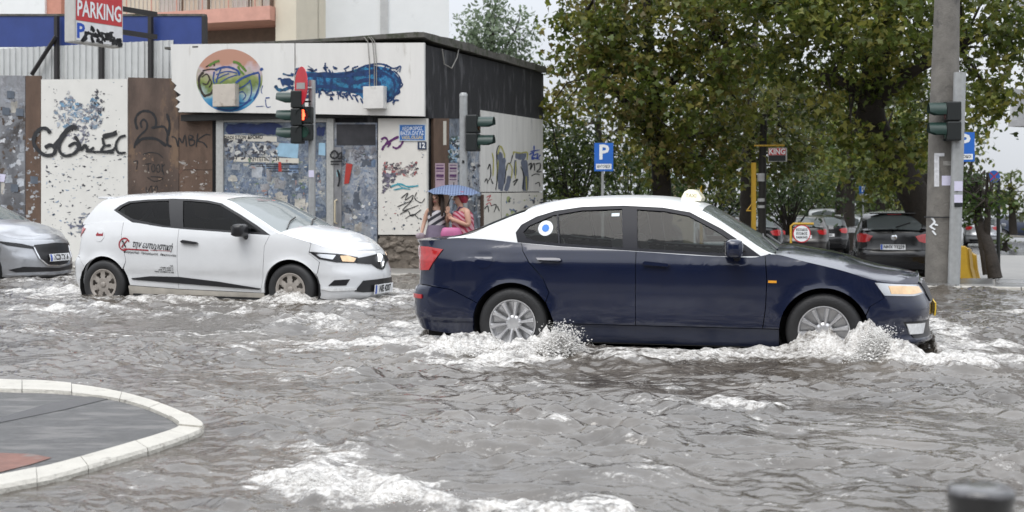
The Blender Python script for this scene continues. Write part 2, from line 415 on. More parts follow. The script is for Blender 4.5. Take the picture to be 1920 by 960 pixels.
    b = MB(); dx = sp['screenx'][1]; b.box((dx-.55, -wd+.2, .62), (dx-.05, wd-.2, .90), None, .05); b.build('dashboard', M_DARK, root)
    for sx, sy in sp['seats']:
        b = MB(); b.box((sx-.05, sy-.24, .42), (sx+.48, sy+.24, .58), None, .05)
        Ms = Matrix.Translation((sx, sy, .55)) @ Matrix.Rotation(R(-16), 4, 'Y')
        b.box((-.12, -.24, -.02), (.03, .24, .56), Ms, .05); b.box((-.09, -.13, .58), (.01, .13, .78), Ms, .04); b.build('seat', M_SEAT, root, True, 40)
    b = MB(); Mw = Matrix.Translation((dx-.62, .36, .88)) @ Matrix.Rotation(R(-65), 4, 'Y')
    b.lathe([(.18+.014*math.cos(a), .014*math.sin(a)) for a in lin(0, 2*math.pi, 9)], 24, Mw); b.box((-.02, -.18, -.01), (.02, .18, .01), Mw); b.build('steering_wheel', M_DARK, root, True, 60)
    for (cx, cz, rr) in sp['wheels']:
        for sd in sides: wheel(root, cx, sd*(sp['track']), cz, sp['tyre_r'], sp['rim_r'], .2, sp['rimkind'], M_TYRE, sp['rim'], sd)
    for (cx, cz, rr) in sp['wheels']:
        for sd in sides:
            V = []; Fc = []; n = 14
            for i in range(n+1):
                t = R(-25+230*i/n)
                for yy in (sp['track']-.32, wd-.035): V.append((cx+(rr+.012)*math.cos(t), sd*yy, cz+(rr+.012)*math.sin(t)))
            Fc = [(2*i, 2*i+2, 2*i+3, 2*i+1) for i in range(n)]+[tuple(range(0, 2*n+2, 2))]
            mesh_obj('wheel_arch_liner', V, Fc, M_DARK, root)
    mx_, mz_ = sp['mirror']
    for sd in sides:
        yb = B.yb(mx_); b = MB(); Mm = Matrix.Translation((mx_, sd*(yb+.11), mz_)) @ Matrix.Rotation(R(-sd*8), 4, 'Z')
        b.box((-.07, -.115, -.075), (.075, .105, .075), Mm, .045); o = b.build('mirror', sp['mirror_m'], root, True, 60)
        b = MB(); b.tube([(mx_+.02, sd*(yb-.03), mz_-.11), (mx_+.02, sd*(yb+.05), mz_-.05)], .03, 8); b.build('mirror_stalk', M_TRIM, o, True)
        g = MB(); g.box((-.075, -.09, -.055), (-.068, .085, .055), Mm, 0); g.build('mirror_glass', M_CHROME, o)
    root['_B'] = 0
    return root, B
M_DARK = mat('dark_underside', (.012, .012, .013), .85)
M_SEAT = mat('seat_cloth', (.05, .05, .055), .9, var=.2)
M_TYRE = mat('tyre_rubber', (.018, .018, .019), .55, var=.2, bump=.2, bscale=60)
M_TRIM = mat('black_trim', (.014, .014, .016), .35, var=.15)
M_CHROME = mat('chrome', (.75, .76, .78), .12, 1, var=.03)
M_GLASS = glass_mat('car_glass', (.42, .46, .45))
M_GLASSF = glass_mat('windscreen_glass', (.55, .62, .60), film=.3, filmcol=(.42, .47, .46))
M_GLASST = glass_mat('tinted_glass', (.13, .14, .14))
M_LAMP = glass_mat('lamp_cover', (.9, .9, .9), 1.15)
M_RED = mat('tail_lamp_red', (.42, .012, .014), .12, coat=1, var=.25, scale=30)
M_WHITE = mat('lamp_white', (.75, .76, .76), .15, coat=1, var=.2, scale=30)
M_BEAM = mat('lit_headlamp', (.62, .46, .30), .3, coat=.2, emit=((1, .68, .38), .42), var=.3, scale=12)
M_PLATE = mat('number_plate', (.72, .73, .74), .4, var=.04)
M_PBLUE = mat('plate_blue', (.02, .08, .42), .4)
M_INK = mat('black_ink', (.012, .012, .014), .5)
M_PLASTW = mat('plate_surround', (.02, .02, .02), .5)
def plate(root, B, face, y0, z0, w, h, txt, m=None):
    """registration plate bent over the nose or tail"""
    pc = B.P((face, 0.0)); sg = -1 if face == 'f' else 1
    fn = lambda a, b, o=0: _pl(B, face, y0+a, z0+b, o)
    o = slab('number_plate', [(-w/2, -h/2), (w/2, -h/2), (w/2, h/2), (-w/2, h/2)], fn, m or M_PLATE, root, .012, .022, (.2, .2), smooth=False)
    slab('plate_band', [(-w/2+.004, -h/2+.004), (-w/2+.045, -h/2+.004), (-w/2+.045, h/2-.004), (-w/2+.004, h/2-.004)], fn, M_PBLUE, o, 0, .0235, (.2, .2), smooth=False)
    text_obj('registration', txt, lambda a, b: fn(a+.022, b, .0240), M_INK, o, h*.98, .004, sx=.78)
    return o
def _pl(B, face, y, z, o):
    # looking at the face: a runs to the viewer's right
    p = B.P((face, 0.0)); c = B.S(p, z, 0)
    if face == 'f': return Vector((c.x+o, y, z))
    return Vector((c.x-o, -y, z))
# ---- dark blue taxi saloon
P_NAVY = mat('navy_paint', (.005, .0095, .032), .18, coat=.8, var=.1, scale=3, spec=.4)
P_TAXIW = mat('taxi_white', (.74, .75, .75), .28, coat=.6, var=.03)
P_NAVYT = mat('navy_trim', (.008, .009, .015), .4, spec=.25)
M_ALLOY = mat('alloy', (.62, .62, .63), .3, .7, var=.12, scale=14)
P_SILL = mat('navy_sill', (.006, .011, .032), .4, coat=.3)
OCT = dict(L=4.66,
 plan=[(0, 0), (.015, .4), (.07, .66), (.20, .81), (.5, .872), (1.07, .90), (1.7, .907), (2.4, .908), (3.1, .906), (3.75, .90), (4.1, .872), (4.36, .80), (4.52, .67), (4.61, .46), (4.65, .2), (4.66, 0)],
 side=[(.12, .09), (.2, .045), (.3, .03), (.34, .008), (.45, .0), (.62, .0), (.80, .004), (.88, .008), (.905, .022), (.96, .034), (1.02, .06), (1.12, .09)],
 front=[(.12, .17), (.19, .05), (.24, .012), (.28, .03), (.38, .03), (.43, .0), (.52, .0), (.58, .02), (.66, .05), (.72, .09), (.78, .16), (.82, .24)],
 rear=[(.15, .16), (.25, .06), (.4, .005), (.55, .0), (.62, .02), (.64, .05), (.75, .06), (.9, .06), (1.0, .05), (1.04, .03), (1.08, .07)],
 zs=[(('r', 0), 1.045), (('r', .6), 1.04), (.22, 1.04), (.40, 1.055), (.63, 1.065), (1.11, 1.03), (1.5, 1.0), (2.19, .965), (2.89, .93), (3.2, .925), (3.31, .955), (3.6, .895), (3.9, .825), (4.17, .745), (4.36, .715), (('f', .55), .705), (('f', .3), .73), (('f', 0), .745)],
 zr=[(.2, 1.05), (.45, 1.06), (.60, 1.07), (.8, 1.155), (1.1, 1.275), (1.42, 1.355), (1.73, 1.39), (2.1, 1.402), (2.4, 1.385), (2.62, 1.345), (2.77, 1.285), (3.05, 1.115), (3.31, .957), (3.45, .93)],
 zt=[(.2, 1.06), (.40, 1.09), (.64, 1.185), (.85, 1.27), (1.07, 1.35), (1.27, 1.402), (1.53, 1.437), (2.0, 1.458), (2.3, 1.448), (2.55, 1.412), (2.70, 1.372), (2.85, 1.29), (3.05, 1.17), (3.35, .99), (3.45, .935)],
 tum=(.30, .42), gx=(.61, 3.3), roofx=(1.12, 2.72), screenx=(2.72, 3.40), rearx=(.42, 1.12), screent=.93,
 paint=P_NAVY, roof=P_TAXIW, trim=P_NAVYT, glass=M_GLASS, glass_front=M_GLASSF, mirror_m=P_NAVY,
 hood=(3.36, [(3.3, .05), (3.5, .085), (3.9, .105), (4.3, .10), (4.55, .06), (4.66, 0)]), boot=(.62, [(0, 0), (.1, .012), (.4, .03), (.62, .05)]),
 dlo=[(1.10, 1.06), (1.075, 1.12), (1.12, 1.19), (1.25, 1.262), (1.42, 1.315), (1.66, 1.35), (2.03, 1.362), (2.38, 1.345), (2.62, 1.305), (2.9, 1.165), (3.1, 1.035), (3.24, .945), (2.89, .938), (2.19, .973), (1.5, 1.008), (1.2, 1.035)],
 panes=[[(1.18, 1.075), (1.145, 1.125), (1.19, 1.18), (1.40, 1.275), (1.435, 1.28), (1.475, 1.03), (1.28, 1.045)],
        [(1.45, 1.284), (1.66, 1.32), (2.02, 1.335), (2.055, .998), (1.49, 1.028)],
        [(2.155, 1.330), (2.40, 1.315), (2.61, 1.275), (2.86, 1.145), (3.05, 1.02), (3.12, .965), (2.87, .96), (2.185, .992)]],
 wheels=[(1.07, .316, .365), (3.755, .316, .365)], track=.79, tyre_r=.318, rim_r=.212, rimkind='alloy', rim=M_ALLOY,
 seats=[(2.15, .36), (2.15, -.36), (1.3, .36), (1.3, -.36)], mirror=(3.02, 1.005),
 panels=[
  ('rear_bumper', [(('r', 0), .25), (('r', .6), .25), (.3, .22), (.695, .19), (.705, .316), ('arc', 1.07, .316, .365, 178, 152, 5), (.5, .60), (.25, .632), (('r', .62), .64), (('r', 0), .64)]),
  ('tailgate', [(('r', 0), .648), (('r', .6), .648), ('top', ('r', .6), ('r', 0))]),
  ('rear_quarter_panel', [(('r', .606), .648), (('r', .64), .648), (.25, .640), (.5, .608), ('arc', 1.07, .316, .365, 151, 33, 16), (1.405, .60), (1.35, .72), (1.22, .86), (1.16, .95), ('top', 1.135, ('r', .606), 20)]),
  ('rear_door', [(1.455, .33), (2.172, .33), ('top', 2.172, 1.142), (1.166, .952), (1.226, .863), (1.356, .723), (1.411, .602), (1.383, .512), (1.425, .42)]),
  ('front_door', [(2.178, .33), (3.25, .33), (3.275, .5), (3.285, .75), ('top', 3.27, 2.178)]),
  ('sill', [(1.437, .17), (3.385, .17), (3.388, .323), (1.452, .323)], P_SILL),
  ('front_wing', [(3.257, .33), (3.386, .33), ('arc', 3.755, .316, .365, 177, 24, 20), (4.12, .53), (4.235, .60), (4.18, .73), ('top', 4.165, 3.277, 16), (3.292, .75), (3.282, .5)]),
  ('front_bumper', [('arc', 3.755, .316, .365, 22, 0, 4), (4.125, .2), (4.3, .15), (('f', .55), .14), (('f', 0), .14), ('top', ('f', 0), 4.172, 22), (4.188, .73), (4.241, .60), (4.126, .528)]),
 ],
 overlays=[
  ('headlight_housing', [(4.165, .728), (4.24, .622), (('f', .70), .612), (('f', .50), .625), (('f', .53), .695), (4.36, .712)], M_CHROME, .002, .03),
  ('headlight', [(4.28, .70), (4.30, .635), (('f', .70), .628), (('f', .55), .636), (('f', .57), .685), (4.38, .70)], M_BEAM, .008, .03),
  ('headlight_glass', [(4.160, .732), (4.24, .618), (('f', .70), .606), (('f', .49), .622), (('f', .52), .70), (4.36, .717)], M_LAMP, .016, .0),
  ('grille', [(('f', .46), .70), (('f', .44), .62), (('f', .38), .55), (('f', 0), .54), (('f', 0), .715), (('f', .3), .72)], M_TRIM, .010, .03),
  ('grille_rim', [(('f', .48), .715), (('f', .46), .70), (('f', .3), .722), (('f', 0), .718), (('f', 0), .732), (('f', .3), .738)], M_CHROME, .016, .03),
  ('lower_intake', [(('f', .78), .40), (('f', .70), .26), (('f', 0), .25), (('f', 0), .39)], M_TRIM, .004, .03),
  ('fog_lamp', [(('f', .765), .385), (('f', .735), .295), (('f', .56), .29), (('f', .50), .375)], M_WHITE, .012, .03),
  ('bumper_lip', [(4.32, .235), (('f', .70), .225), (('f', 0), .21), (('f', 0), .232), (('f', .68), .248), (4.33, .25)], P_NAVY, .02, .04),
  ('tail_light', [(('r', .50), .985), (('r', .70), .99), (.24, .985), (.40, .965), (.32, .86), (.26, .775), (('r', .72), .765), (('r', .66), .86), (('r', .52), .88)], M_RED, .010, .03),
  ('reversing_light', [(('r', .56), .97), (('r', .69), .975), (('r', .67), .89), (('r', .58), .895)], M_WHITE, .018, .02),
  ('reflector', [(('r', .70), .555), (.20, .552), (.20, .515), (('r', .70), .515)], M_RED, .012, .02),
  ('side_repeater', [(3.30, .735), (3.37, .735), (3.37, .715), (3.30, .715)], mat('amber', (.8, .35, .03), .2, coat=1), .008, .02),
  ('door_handle', [(1.29, .905), (1.31, .885), (1.50, .875), (1.52, .885), (1.51, .90), (1.31, .918)], P_NAVY, .034, .03),
  ('door_handle', [(2.24, .872), (2.26, .852), (2.45, .842), (2.47, .852), (2.46, .868), (2.26, .886)], P_NAVY, .034, .03),
  ('fuel_flap', [tuple((.80+.085*math.cos(a), .885+.085*math.sin(a))) for a in lin(0, 2*math.pi*19/20, 20)], P_NAVY, .004, .006, (-1,)),
 ])
TH = R(-15)
def place(theta, xr_, ytrack, Xr, Yr, z):
    """world location of a car's origin so that its near rear wheel stands at (Xr, Yr)"""
    c, s = math.cos(theta), math.sin(theta); lx, ly = xr_, -ytrack
    return (Xr-(c*lx-s*ly), Yr-(s*lx+c*ly), z)
taxi, BT = car(OCT, place(TH, 1.07, .90, 0.0, 11.34, -.045), TH, 'dark blue taxi saloon with white roof ploughing through the flood', 'taxi', None, 'taxi')
# round sticker on the rear quarter glass, taxi lamp on the roof
ring = lambda cx, cz, r, n=24: [(cx+r*math.cos(2*math.pi*i/n), cz+r*math.sin(2*math.pi*i/n)) for i in range(n)]
gfn = lambda a, b, o: BT.G(a, b, o)
st = slab('round_sticker', ring(1.345, 1.165, .068), gfn, mat('sticker_white', (.75, .77, .78), .5), taxi, 0, -.012, (.1, .1))
slab('sticker_emblem', ring(1.345, 1.165, .034, 9), gfn, mat('sticker_blue', (.03, .19, .62), .5), st, 0, -.0095, (.1, .1))
slab('window_sticker', [(1.93, 1.30), (2.00, 1.302), (2.00, 1.275), (1.93, 1.272)], gfn, mat('sticker_pale', (.6, .68, .7), .5), taxi, 0, -.012, (.1, .1))
b = MB(); zt_ = BT.zt(2.62)
Ml = Matrix.Translation((2.55, -.02, BT.zt(2.55)-.008)) @ Matrix.Rotation(R(3), 4, 'Y') @ Matrix.Scale(.9, 4)
prof = [(-.08, 0), (.11, 0), (.12, .035), (.075, .095), (.03, .115), (-.02, .115), (-.06, .09), (-.085, .03)]
vs = [Ml @ Vector((x, sg*(.17-z*.35), z)) for sg in (-1, 1) for x, z in prof]; k = len(prof)
b.add(vs, [tuple(range(k)), tuple(range(2*k-1, k-1, -1))]+[(i, i+k, (i+1) % k+k, (i+1) % k) for i in range(k)])
tl = b.build('roof_lamp', mat('taxi_lamp', (.80, .76, .58), .35, coat=.5, var=.05), taxi)
text_obj('lamp_lettering', 'TAXI', lambda a, c: Ml @ Vector((.010+a, -.171+c*.35+.018, .05+c)), mat('faded_print', (.35, .30, .17), .5), tl, .05, .001)
plate(taxi, BT, 'f', .0, .47, .52, .11, 'TAZ 2184', mat('plate_yellow', (.75, .5, .05), .4))
for sx in (2.72,):
    pass
# wipers
for y0, y1 in ((-.62, -.05), (.0, .5)):
    b = MB(); b.tube([BT.T(3.36, y0/.85, .02), BT.T(3.22, (y0+y1)/1.7, .022), BT.T(3.20, y1/.85, .022)], .009, 6); b.build('wiper', M_TRIM, taxi, True)
b = MB(); b.box((3.30, -.72, .90), (3.47, .72, .965)); b.build('scuttle', M_TRIM, taxi)

# ---- white hatchback
P_WHITE = mat('white_paint', (.66, .67, .68), .25, coat=.7, var=.03, dirt=(.42, .38, .32), dscale=1.6, dth=.72)
M_COVER = mat('wheel_cover', (.33, .30, .27), .5, .2, var=.2, scale=20)
CLIO = dict(L=4.06,
 plan=[(0, 0), (.02, .4), (.08, .60), (.20, .735), (.42, .80), (.72, .848), (1.2, .86), (1.9, .862), (2.6, .864), (3.1, .864), (3.4, .85), (3.66, .79), (3.86, .64), (3.98, .42), (4.04, .2), (4.06, 0)],
 side=[(.12, .10), (.2, .055), (.27, .04), (.32, .03), (.42, .028), (.5, .008), (.6, .0), (.75, .002), (.86, .012), (.95, .03), (1.02, .05), (1.1, .075)],
 front=[(.12, .16), (.18, .04), (.22, .01), (.35, .0), (.46, .0), (.54, .03), (.62, .05), (.70, .09), (.76, .15), (.82, .24)],
 rear=[(.15, .14), (.25, .05), (.4, .0), (.55, .0), (.68, .06), (.8, .08), (.95, .10), (1.05, .14), (1.15, .18)],
 zs=[(('r', 0), 1.02), (('r', .5), 1.02), (.22, 1.03), (.5, 1.055), (.8, 1.07), (1.05, 1.065), (1.5, 1.01), (1.85, .985), (2.4, .955), (3.0, .925), (3.08, .955), (3.3, .905), (3.55, .835), (3.72, .775), (('f', .62), .745), (('f', .3), .735), (('f', 0), .725)],
 zr=[(.1, 1.03), (.22, 1.06), (.32, 1.15), (.42, 1.25), (.52, 1.325), (.62, 1.352), (.92, 1.378), (1.4, 1.395), (1.76, 1.392), (2.1, 1.37), (2.33, 1.325), (2.6, 1.20), (2.85, 1.075), (3.08, .957), (3.2, .92)],
 zt=[(.1, 1.05), (.18, 1.10), (.28, 1.25), (.36, 1.36), (.42, 1.39), (.62, 1.412), (.92, 1.432), (1.4, 1.448), (1.76, 1.44), (2.05, 1.42), (2.25, 1.385), (2.45, 1.315), (2.7, 1.20), (3.0, 1.06), (3.2, .965), (3.3, .92)],
 tum=(.28, .40), gx=(.23, 3.07), roofx=(.40, 2.27), screenx=(2.27, 3.16), rearx=(.15, .40), screent=.93,
 paint=P_WHITE, trim=M_TRIM, glass=M_GLASST, glass_front=glass_mat('wet_windscreen', (.5, .55, .55), film=.45, filmcol=(.55, .6, .6)), mirror_m=M_TRIM,
 hood=(3.12, [(3.0, .05), (3.2, .09), (3.5, .11), (3.8, .09), (3.95, .05), (4.06, 0)]), boot=None,
 dlo=[(.74, 1.215), (.82, 1.275), (.93, 1.325), (1.2, 1.347), (1.55, 1.357), (1.8, 1.352), (2.05, 1.335), (2.25, 1.30), (2.55, 1.165), (2.8, 1.04), (3.0, .935), (2.4, .962), (1.85, .993), (1.5, 1.018), (1.05, 1.085)],
 panes=[[(.80, 1.212), (.86, 1.265), (.96, 1.305), (1.2, 1.325), (1.50, 1.333), (1.61, 1.025), (1.5, 1.034), (1.06, 1.105)],
        [(1.70, 1.332), (1.8, 1.330), (2.04, 1.313), (2.23, 1.28), (2.53, 1.145), (2.76, 1.025), (2.87, .96), (2.4, .982), (1.79, 1.013)]],
 wheels=[(.68, .30, .35), (3.27, .30, .35)], track=.755, tyre_r=.302, rim_r=.192, rimkind=('cover', 7), rim=M_COVER,
 seats=[(1.75, .34), (1.75, -.34), (.95, .3), (.95, -.3)], mirror=(2.66, .985),
 panels=[
  ('rear_bumper', [(('r', 0), .24), (('r', .5), .24), (.2, .22), (.325, .19), (.33, .30), ('arc', .68, .30, .35, 178, 150, 5), (.25, .62), (('r', .5), .64), (('r', 0), .64)]),
  ('tailgate', [(('r', 0), .648), (('r', .58), .648), ('top', ('r', .58), ('r', 0))]),
  ('rear_quarter_panel', [(('r', .588), .648), (.25, .63), ('arc', .68, .30, .35, 149, 35, 16), (1.01, .60), (.97, .75), (.93, .90), ('top', .93, ('r', .588), 18)]),
  ('rear_door', [(1.06, .30), (1.742, .27), ('top', 1.742, .936), (.936, .90), (.976, .75), (1.018, .60), (.985, .50), (1.03, .40)]),
  ('front_door', [(1.748, .27), (2.86, .25), (2.90, .40), (2.92, .6), (2.93, .8), ('top', 2.99, 1.748)]),
  ('sill', [(1.03, .165), (2.912, .15), (2.912, .243), (1.745, .263), (1.036, .294)], mat('dirty_white_sill', (.45, .42, .37), .4, var=.2)),
  ('front_wing', [(2.866, .25), (2.916, .25), ('arc', 3.27, .30, .35, 178, 28, 20), (3.60, .50), (3.62, .62), (3.50, .72), (3.52, .835), ('top', 3.50, 2.995, 14), (2.936, .8), (2.926, .6), (2.906, .40)]),
  ('front_bumper', [('arc', 3.27, .30, .35, 27, 0, 4), (3.625, .2), (3.75, .17), (('f', .55), .165), (('f', 0), .165), ('top', ('f', 0), 3.526, 20), (3.506, .72), (3.627, .62), (3.607, .50)]),
 ],
 overlays=[
  ('side_trim', [(1.08, .385), (1.10, .37), (1.9, .33), (2.85, .285), (2.87, .30), (2.3, .37), (1.75, .415), (1.35, .415)], M_TRIM, .014, .02),
  ('headlight_housing', [(3.50, .742), (3.62, .655), (('f', .70), .615), (('f', .46), .60), (('f', .42), .665), (('f', .62), .705)], M_TRIM, .004, .03),
  ('headlight', [(('f', .66), .69), (('f', .645), .625), (('f', .50), .612), (('f', .455), .655), (('f', .56), .69)], M_BEAM, .010, .03),
  ('daylight_lamp', [(3.57, .722), (3.63, .675), (('f', .73), .65), (('f', .70), .70)], M_CHROME, .010, .03),
  ('headlight_glass', [(3.495, .748), (3.615, .650), (('f', .70), .608), (('f', .45), .594), (('f', .41), .668), (('f', .62), .711)], M_LAMP, .018, 0),
  ('grille', [(('f', .44), .655), (('f', .46), .60), (('f', .2), .575), (('f', .10), .52), (('f', 0), .50), (('f', 0), .69), (('f', .2), .675)], M_TRIM, .012, .03),
  ('side_intake', [(('f', .76), .345), (('f', .72), .41), (('f', .58), .415), (('f', .62), .345)], M_TRIM, .006, .03),
  ('daytime_light', [(('f', .80), .305), (('f', .79), .32), (('f', .5), .315), (('f', .5), .285), (('f', .74), .28)], M_WHITE, .012, .03),
  ('lower_intake', [(('f', .52), .27), (('f', .40), .39), (('f', 0), .395), (('f', 0), .245), (('f', .4), .25)], M_TRIM, .008, .03),
  ('tail_light', [(('r', .48), .94), (('r', .62), .99), (.20, 1.0), (.31, .985), (.26, .93), (('r', .64), .86), (('r', .52), .85)], mat('clio_lamp', (.38, .015, .02), .12, coat=1), .010, .03),
  ('door_handle', [(1.80, .845), (1.82, .825), (2.0, .812), (2.04, .822), (2.02, .838), (1.83, .862)], M_TRIM, .034, .03),
  ('fuel_flap', ring(.60, .905, .078), P_WHITE, .005, .008, (-1,)),
 ])
THC = R(-19)
clio, BC = car(CLIO, place(THC, .68, .855, (193-960)/FPX*15.75, 15.75, .02), THC, 'white hatchback with red and black lettering on its door', 'car')
def S_c(cx, cz, sc=1, ang=0):
    ca, sa = math.cos(ang), math.sin(ang)
    return lambda a, b: BC.S(BC.P(cx+(a*ca-b*sa)*sc), cz+(a*sa+b*ca)*sc, .006)
M_DRED = mat('dark_red_print', (.30, .02, .03), .4)
sf = lambda a, b, o: BC.S(BC.P(a), b, o)
text_obj('door_lettering', 'την ευτυχιστική', S_c(1.39, .785, ang=R(-4)), M_INK, clio, .112, .0012, shear=.3, sx=.70)
slab('lettering_underline', [(.98, .752), (1.34, .738), (1.35, .722), (1.0, .735)], sf, M_DRED, clio, 0, .006, (.05, .05))
slab('lettering_underline', [(1.37, .737), (1.66, .727), (1.66, .722), (1.37, .731)], sf, M_DRED, clio, 0, .006, (.05, .05))
text_obj('small_lettering', 'Διαφημιστικά · Προγράμματα · Επικοινωνίας', S_c(1.36, .69, ang=R(-3)), M_INK, clio, .036, .0006, shear=.2)
for i, tx in enumerate(('τηλ', 'εντυπα κάρτες', 'μακέτες αφίσες', 'www εκτυπώσεις site')): text_obj('small_lettering', tx, S_c(1.69, .545-.026*i, ang=R(-2)), M_INK, clio, .028, .0006, shear=.2, align='RIGHT')
lo = ring(.99, .80, .082, 30); li = ring(.99, .80, .064, 30)
ringpts = [p for i, p in enumerate(lo) if not 24 <= i <= 28]; ringin = [p for i, p in enumerate(li) if not 24 <= i <= 28]
slab('logo_ring', lo[2:26]+li[2:26][::-1], sf, M_DRED, clio, 0, .006, (.05, .05))
slab('logo_cross', [(.945, .765), (.965, .76), (1.035, .845), (1.02, .85)], sf, M_DRED, clio, 0, .0065, (.05, .05))
slab('logo_cross', [(.955, .84), (.97, .85), (1.025, .765), (1.005, .765)], sf, M_INK, clio, 0, .007, (.05, .05))
text_obj('cap_sticker', 'diesel', lambda a, b: BC.S(BC.P(.60+a), .915+b, .0075), M_DRED, clio, .05, .004)
b = MB()
dz = [(0, .085), (.055, 0), (0, -.085), (-.055, 0)]; di = [(0, .05), (.028, 0), (0, -.05), (-.028, 0)]
cx_ = BC.S(BC.p1, .60).x
cx_ -= .045; vs = [(cx_+.075, y, .60+z) for y, z in dz]+[(cx_+.09, y*.75, .60+z*.75) for y, z in dz]+[(cx_+.07, y, .60+z) for y, z in di]+[(cx_+.02, y*1.05, .60+z*1.05) for y, z in dz]
b.add(vs, [(i, (i+1) % 4, 4+(i+1) % 4, 4+i) for i in range(4)]+[(4+i, 4+(i+1) % 4, 8+(i+1) % 4, 8+i) for i in range(4)]+[(i, 12+i, 12+(i+1) % 4, (i+1) % 4) for i in range(4)]); b.build('diamond_badge', M_CHROME, clio)
plate(clio, BC, 'f', 0, .275, .50, .11, 'NIE 4207')
for y0, y1 in ((-.6, -.05), (.0, .5)):
    b = MB(); b.tube([BC.T(3.10, y0/.8, .02), BC.T(2.98, (y0+y1)/1.6, .022), BC.T(2.90, y1/.8, .022)], .009, 6); b.build('wiper', M_TRIM, clio, True)
b = MB(); b.box((3.04, -.66, .89), (3.2, .66, .945)); b.build('scuttle', M_TRIM, clio)
b = MB(); b.box((2.38, -.12, 1.27), (2.42, .12, 1.33), None, .01); b.build('interior_mirror', M_TRIM, clio)
b = MB(); b.box((.31, -.46, 1.352), (.46, .46, 1.382), None, .012); b.build('rear_spoiler', P_WHITE, clio, True)
# ------------------------------------------------------------------ the place: street frame u (along the street), v (away from the camera)
TB = R(-20.4); UX = Vector((math.cos(TB), math.sin(TB), 0)); VX = Vector((-math.sin(TB), math.cos(TB), 0))
CN = Vector((-1.573, 23.2, 0))                     # near corner of the shop
MB_W = Matrix.Translation(CN) @ Matrix.Rotation(TB, 4, 'Z')
def uv(a, d, z=0): return CN+UX*a+VX*d+Vector((0, 0, z))
def to_uv(p): q = Vector((p[0], p[1], 0))-CN; return q.dot(UX), q.dot(VX)
def zg(d, a=0): return interp([(-1.9, .12), (0, .11), (1.5, .04), (6.6, -.30), (24, -.64), (45, -.9), (60, -1.0), (400, -1.4)], d)
def fac(px, py, dy=0.0):
    """photo point on the shop front (local y = dy) -> local x, z"""
    r = Vector(((px-960)/FPX, 1, -(py-HOR)/FPX)); o = Vector((0, 0, CAMZ))
    n = VX; t = ((CN+VX*dy)-o).dot(n)/r.dot(n); p = o+r*t; a, _ = to_uv(p); return a, p.z
def sid(px, py, dx=0.0):
    """photo point on the shop's side wall (local x = dx) -> local y, z"""
    r = Vector(((px-960)/FPX, 1, -(py-HOR)/FPX)); o = Vector((0, 0, CAMZ))
    t = ((CN+UX*dx)-o).dot(UX)/r.dot(UX); p = o+r*t; _, d = to_uv(p); return d, p.z
M_ASPH = mat('wet_asphalt', (.045, .044, .045), .28, var=.35, scale=9, bump=.35, bscale=120, dirt=(.02, .02, .021), dscale=.8, dth=.5)
M_LOT = mat('wet_car_park', (.06, .058, .056), .16, var=.3, scale=4, bump=.15, bscale=60, dirt=(.02, .02, .02), dscale=.5, dth=.52)
M_PAVE = mat('pavement_concrete', (.22, .21, .195), .4, var=.25, scale=3, bump=.2, bscale=50)
M_TILE = mat('paving_tile', (.20, .20, .20), .22, var=.35, scale=5, bump=.15, bscale=40)
M_KERB = mat('kerb_stone', (.42, .40, .36), .45, var=.3, scale=8, bump=.25, bscale=60)
def struct(o): o['kind'] = 'structure'; return o
# one ground sheet to the horizon: road bed, raised pavement, sloping car park
dl = [-60, -26, -14, -10.4, -8.3, -1.92, -1.90, 0, 1.5, 3, 5, 6.6, 9, 12, 18, 24, 45, 60, 200, 420]
zl = [-.12, -.10, -.06, -.05, .012, .015] + [zg(d)-.03 for d in dl[6:]]
al = [-420, -120, -40, -12, -4, 0, 4, 8, 14, 24, 60, 150, 420]
V = [uv(a, d, z) for d, z in zip(dl, zl) for a in al]; n = len(al)
struct(mesh_obj('ground', V, [(i*n+j, i*n+j+1, (i+1)*n+j+1, (i+1)*n+j) for i in range(len(dl)-1) for j in range(n-1)], M_LOT))
# pavement in front of the shop and its kerb stones
def strip(name, a0, a1, d0, d1, m, dz=0, n=8):
    ds = lin(d0, d1, n); V = []; Fc = []
    for d in ds: V += [uv(a0, d, zg(d)+dz), uv(a1, d, zg(d)+dz)]
    for i in range(n-1): Fc.append((2*i, 2*i+1, 2*i+3, 2*i+2))
    return mesh_obj(name, V, Fc, m)
pv = struct(strip('pavement', -40, 6.5, -1.72, 8, M_PAVE, -.004, 12))
pr = struct(strip('pavement', 6.5, 40, -1.72, 30, M_PAVE, -.012, 20))
kmesh = None
for i in range(46):
    a = -14+i*.8
    b = MB(); b.box((.006, -.18, -.2), (.794, 0, .125), None, .012); o = None
    if kmesh is None: o = b.build('kerb_stone', M_KERB, pv, True, 40); kmesh = o.data
    else: o = link(bpy.data.objects.new('kerb_stone', kmesh), pv if a < 6.5 else pr)
    o.matrix_world = Matrix.Translation(uv(a, -1.72, random.uniform(-.006, .006))) @ Matrix.Rotation(TB+R(random.uniform(-.3, .3)), 4, 'Z')
tmesh = None; rt = random.Random(3)
TILES = [mat('paving_tile_%d' % i, (c, c*.98, c*.95), r_, var=.4, scale=6, bump=.25, bscale=30) for i, (c, r_) in enumerate(((.09, .30), (.14, .2), (.20, .35), (.26, .28), (.12, .12)))]
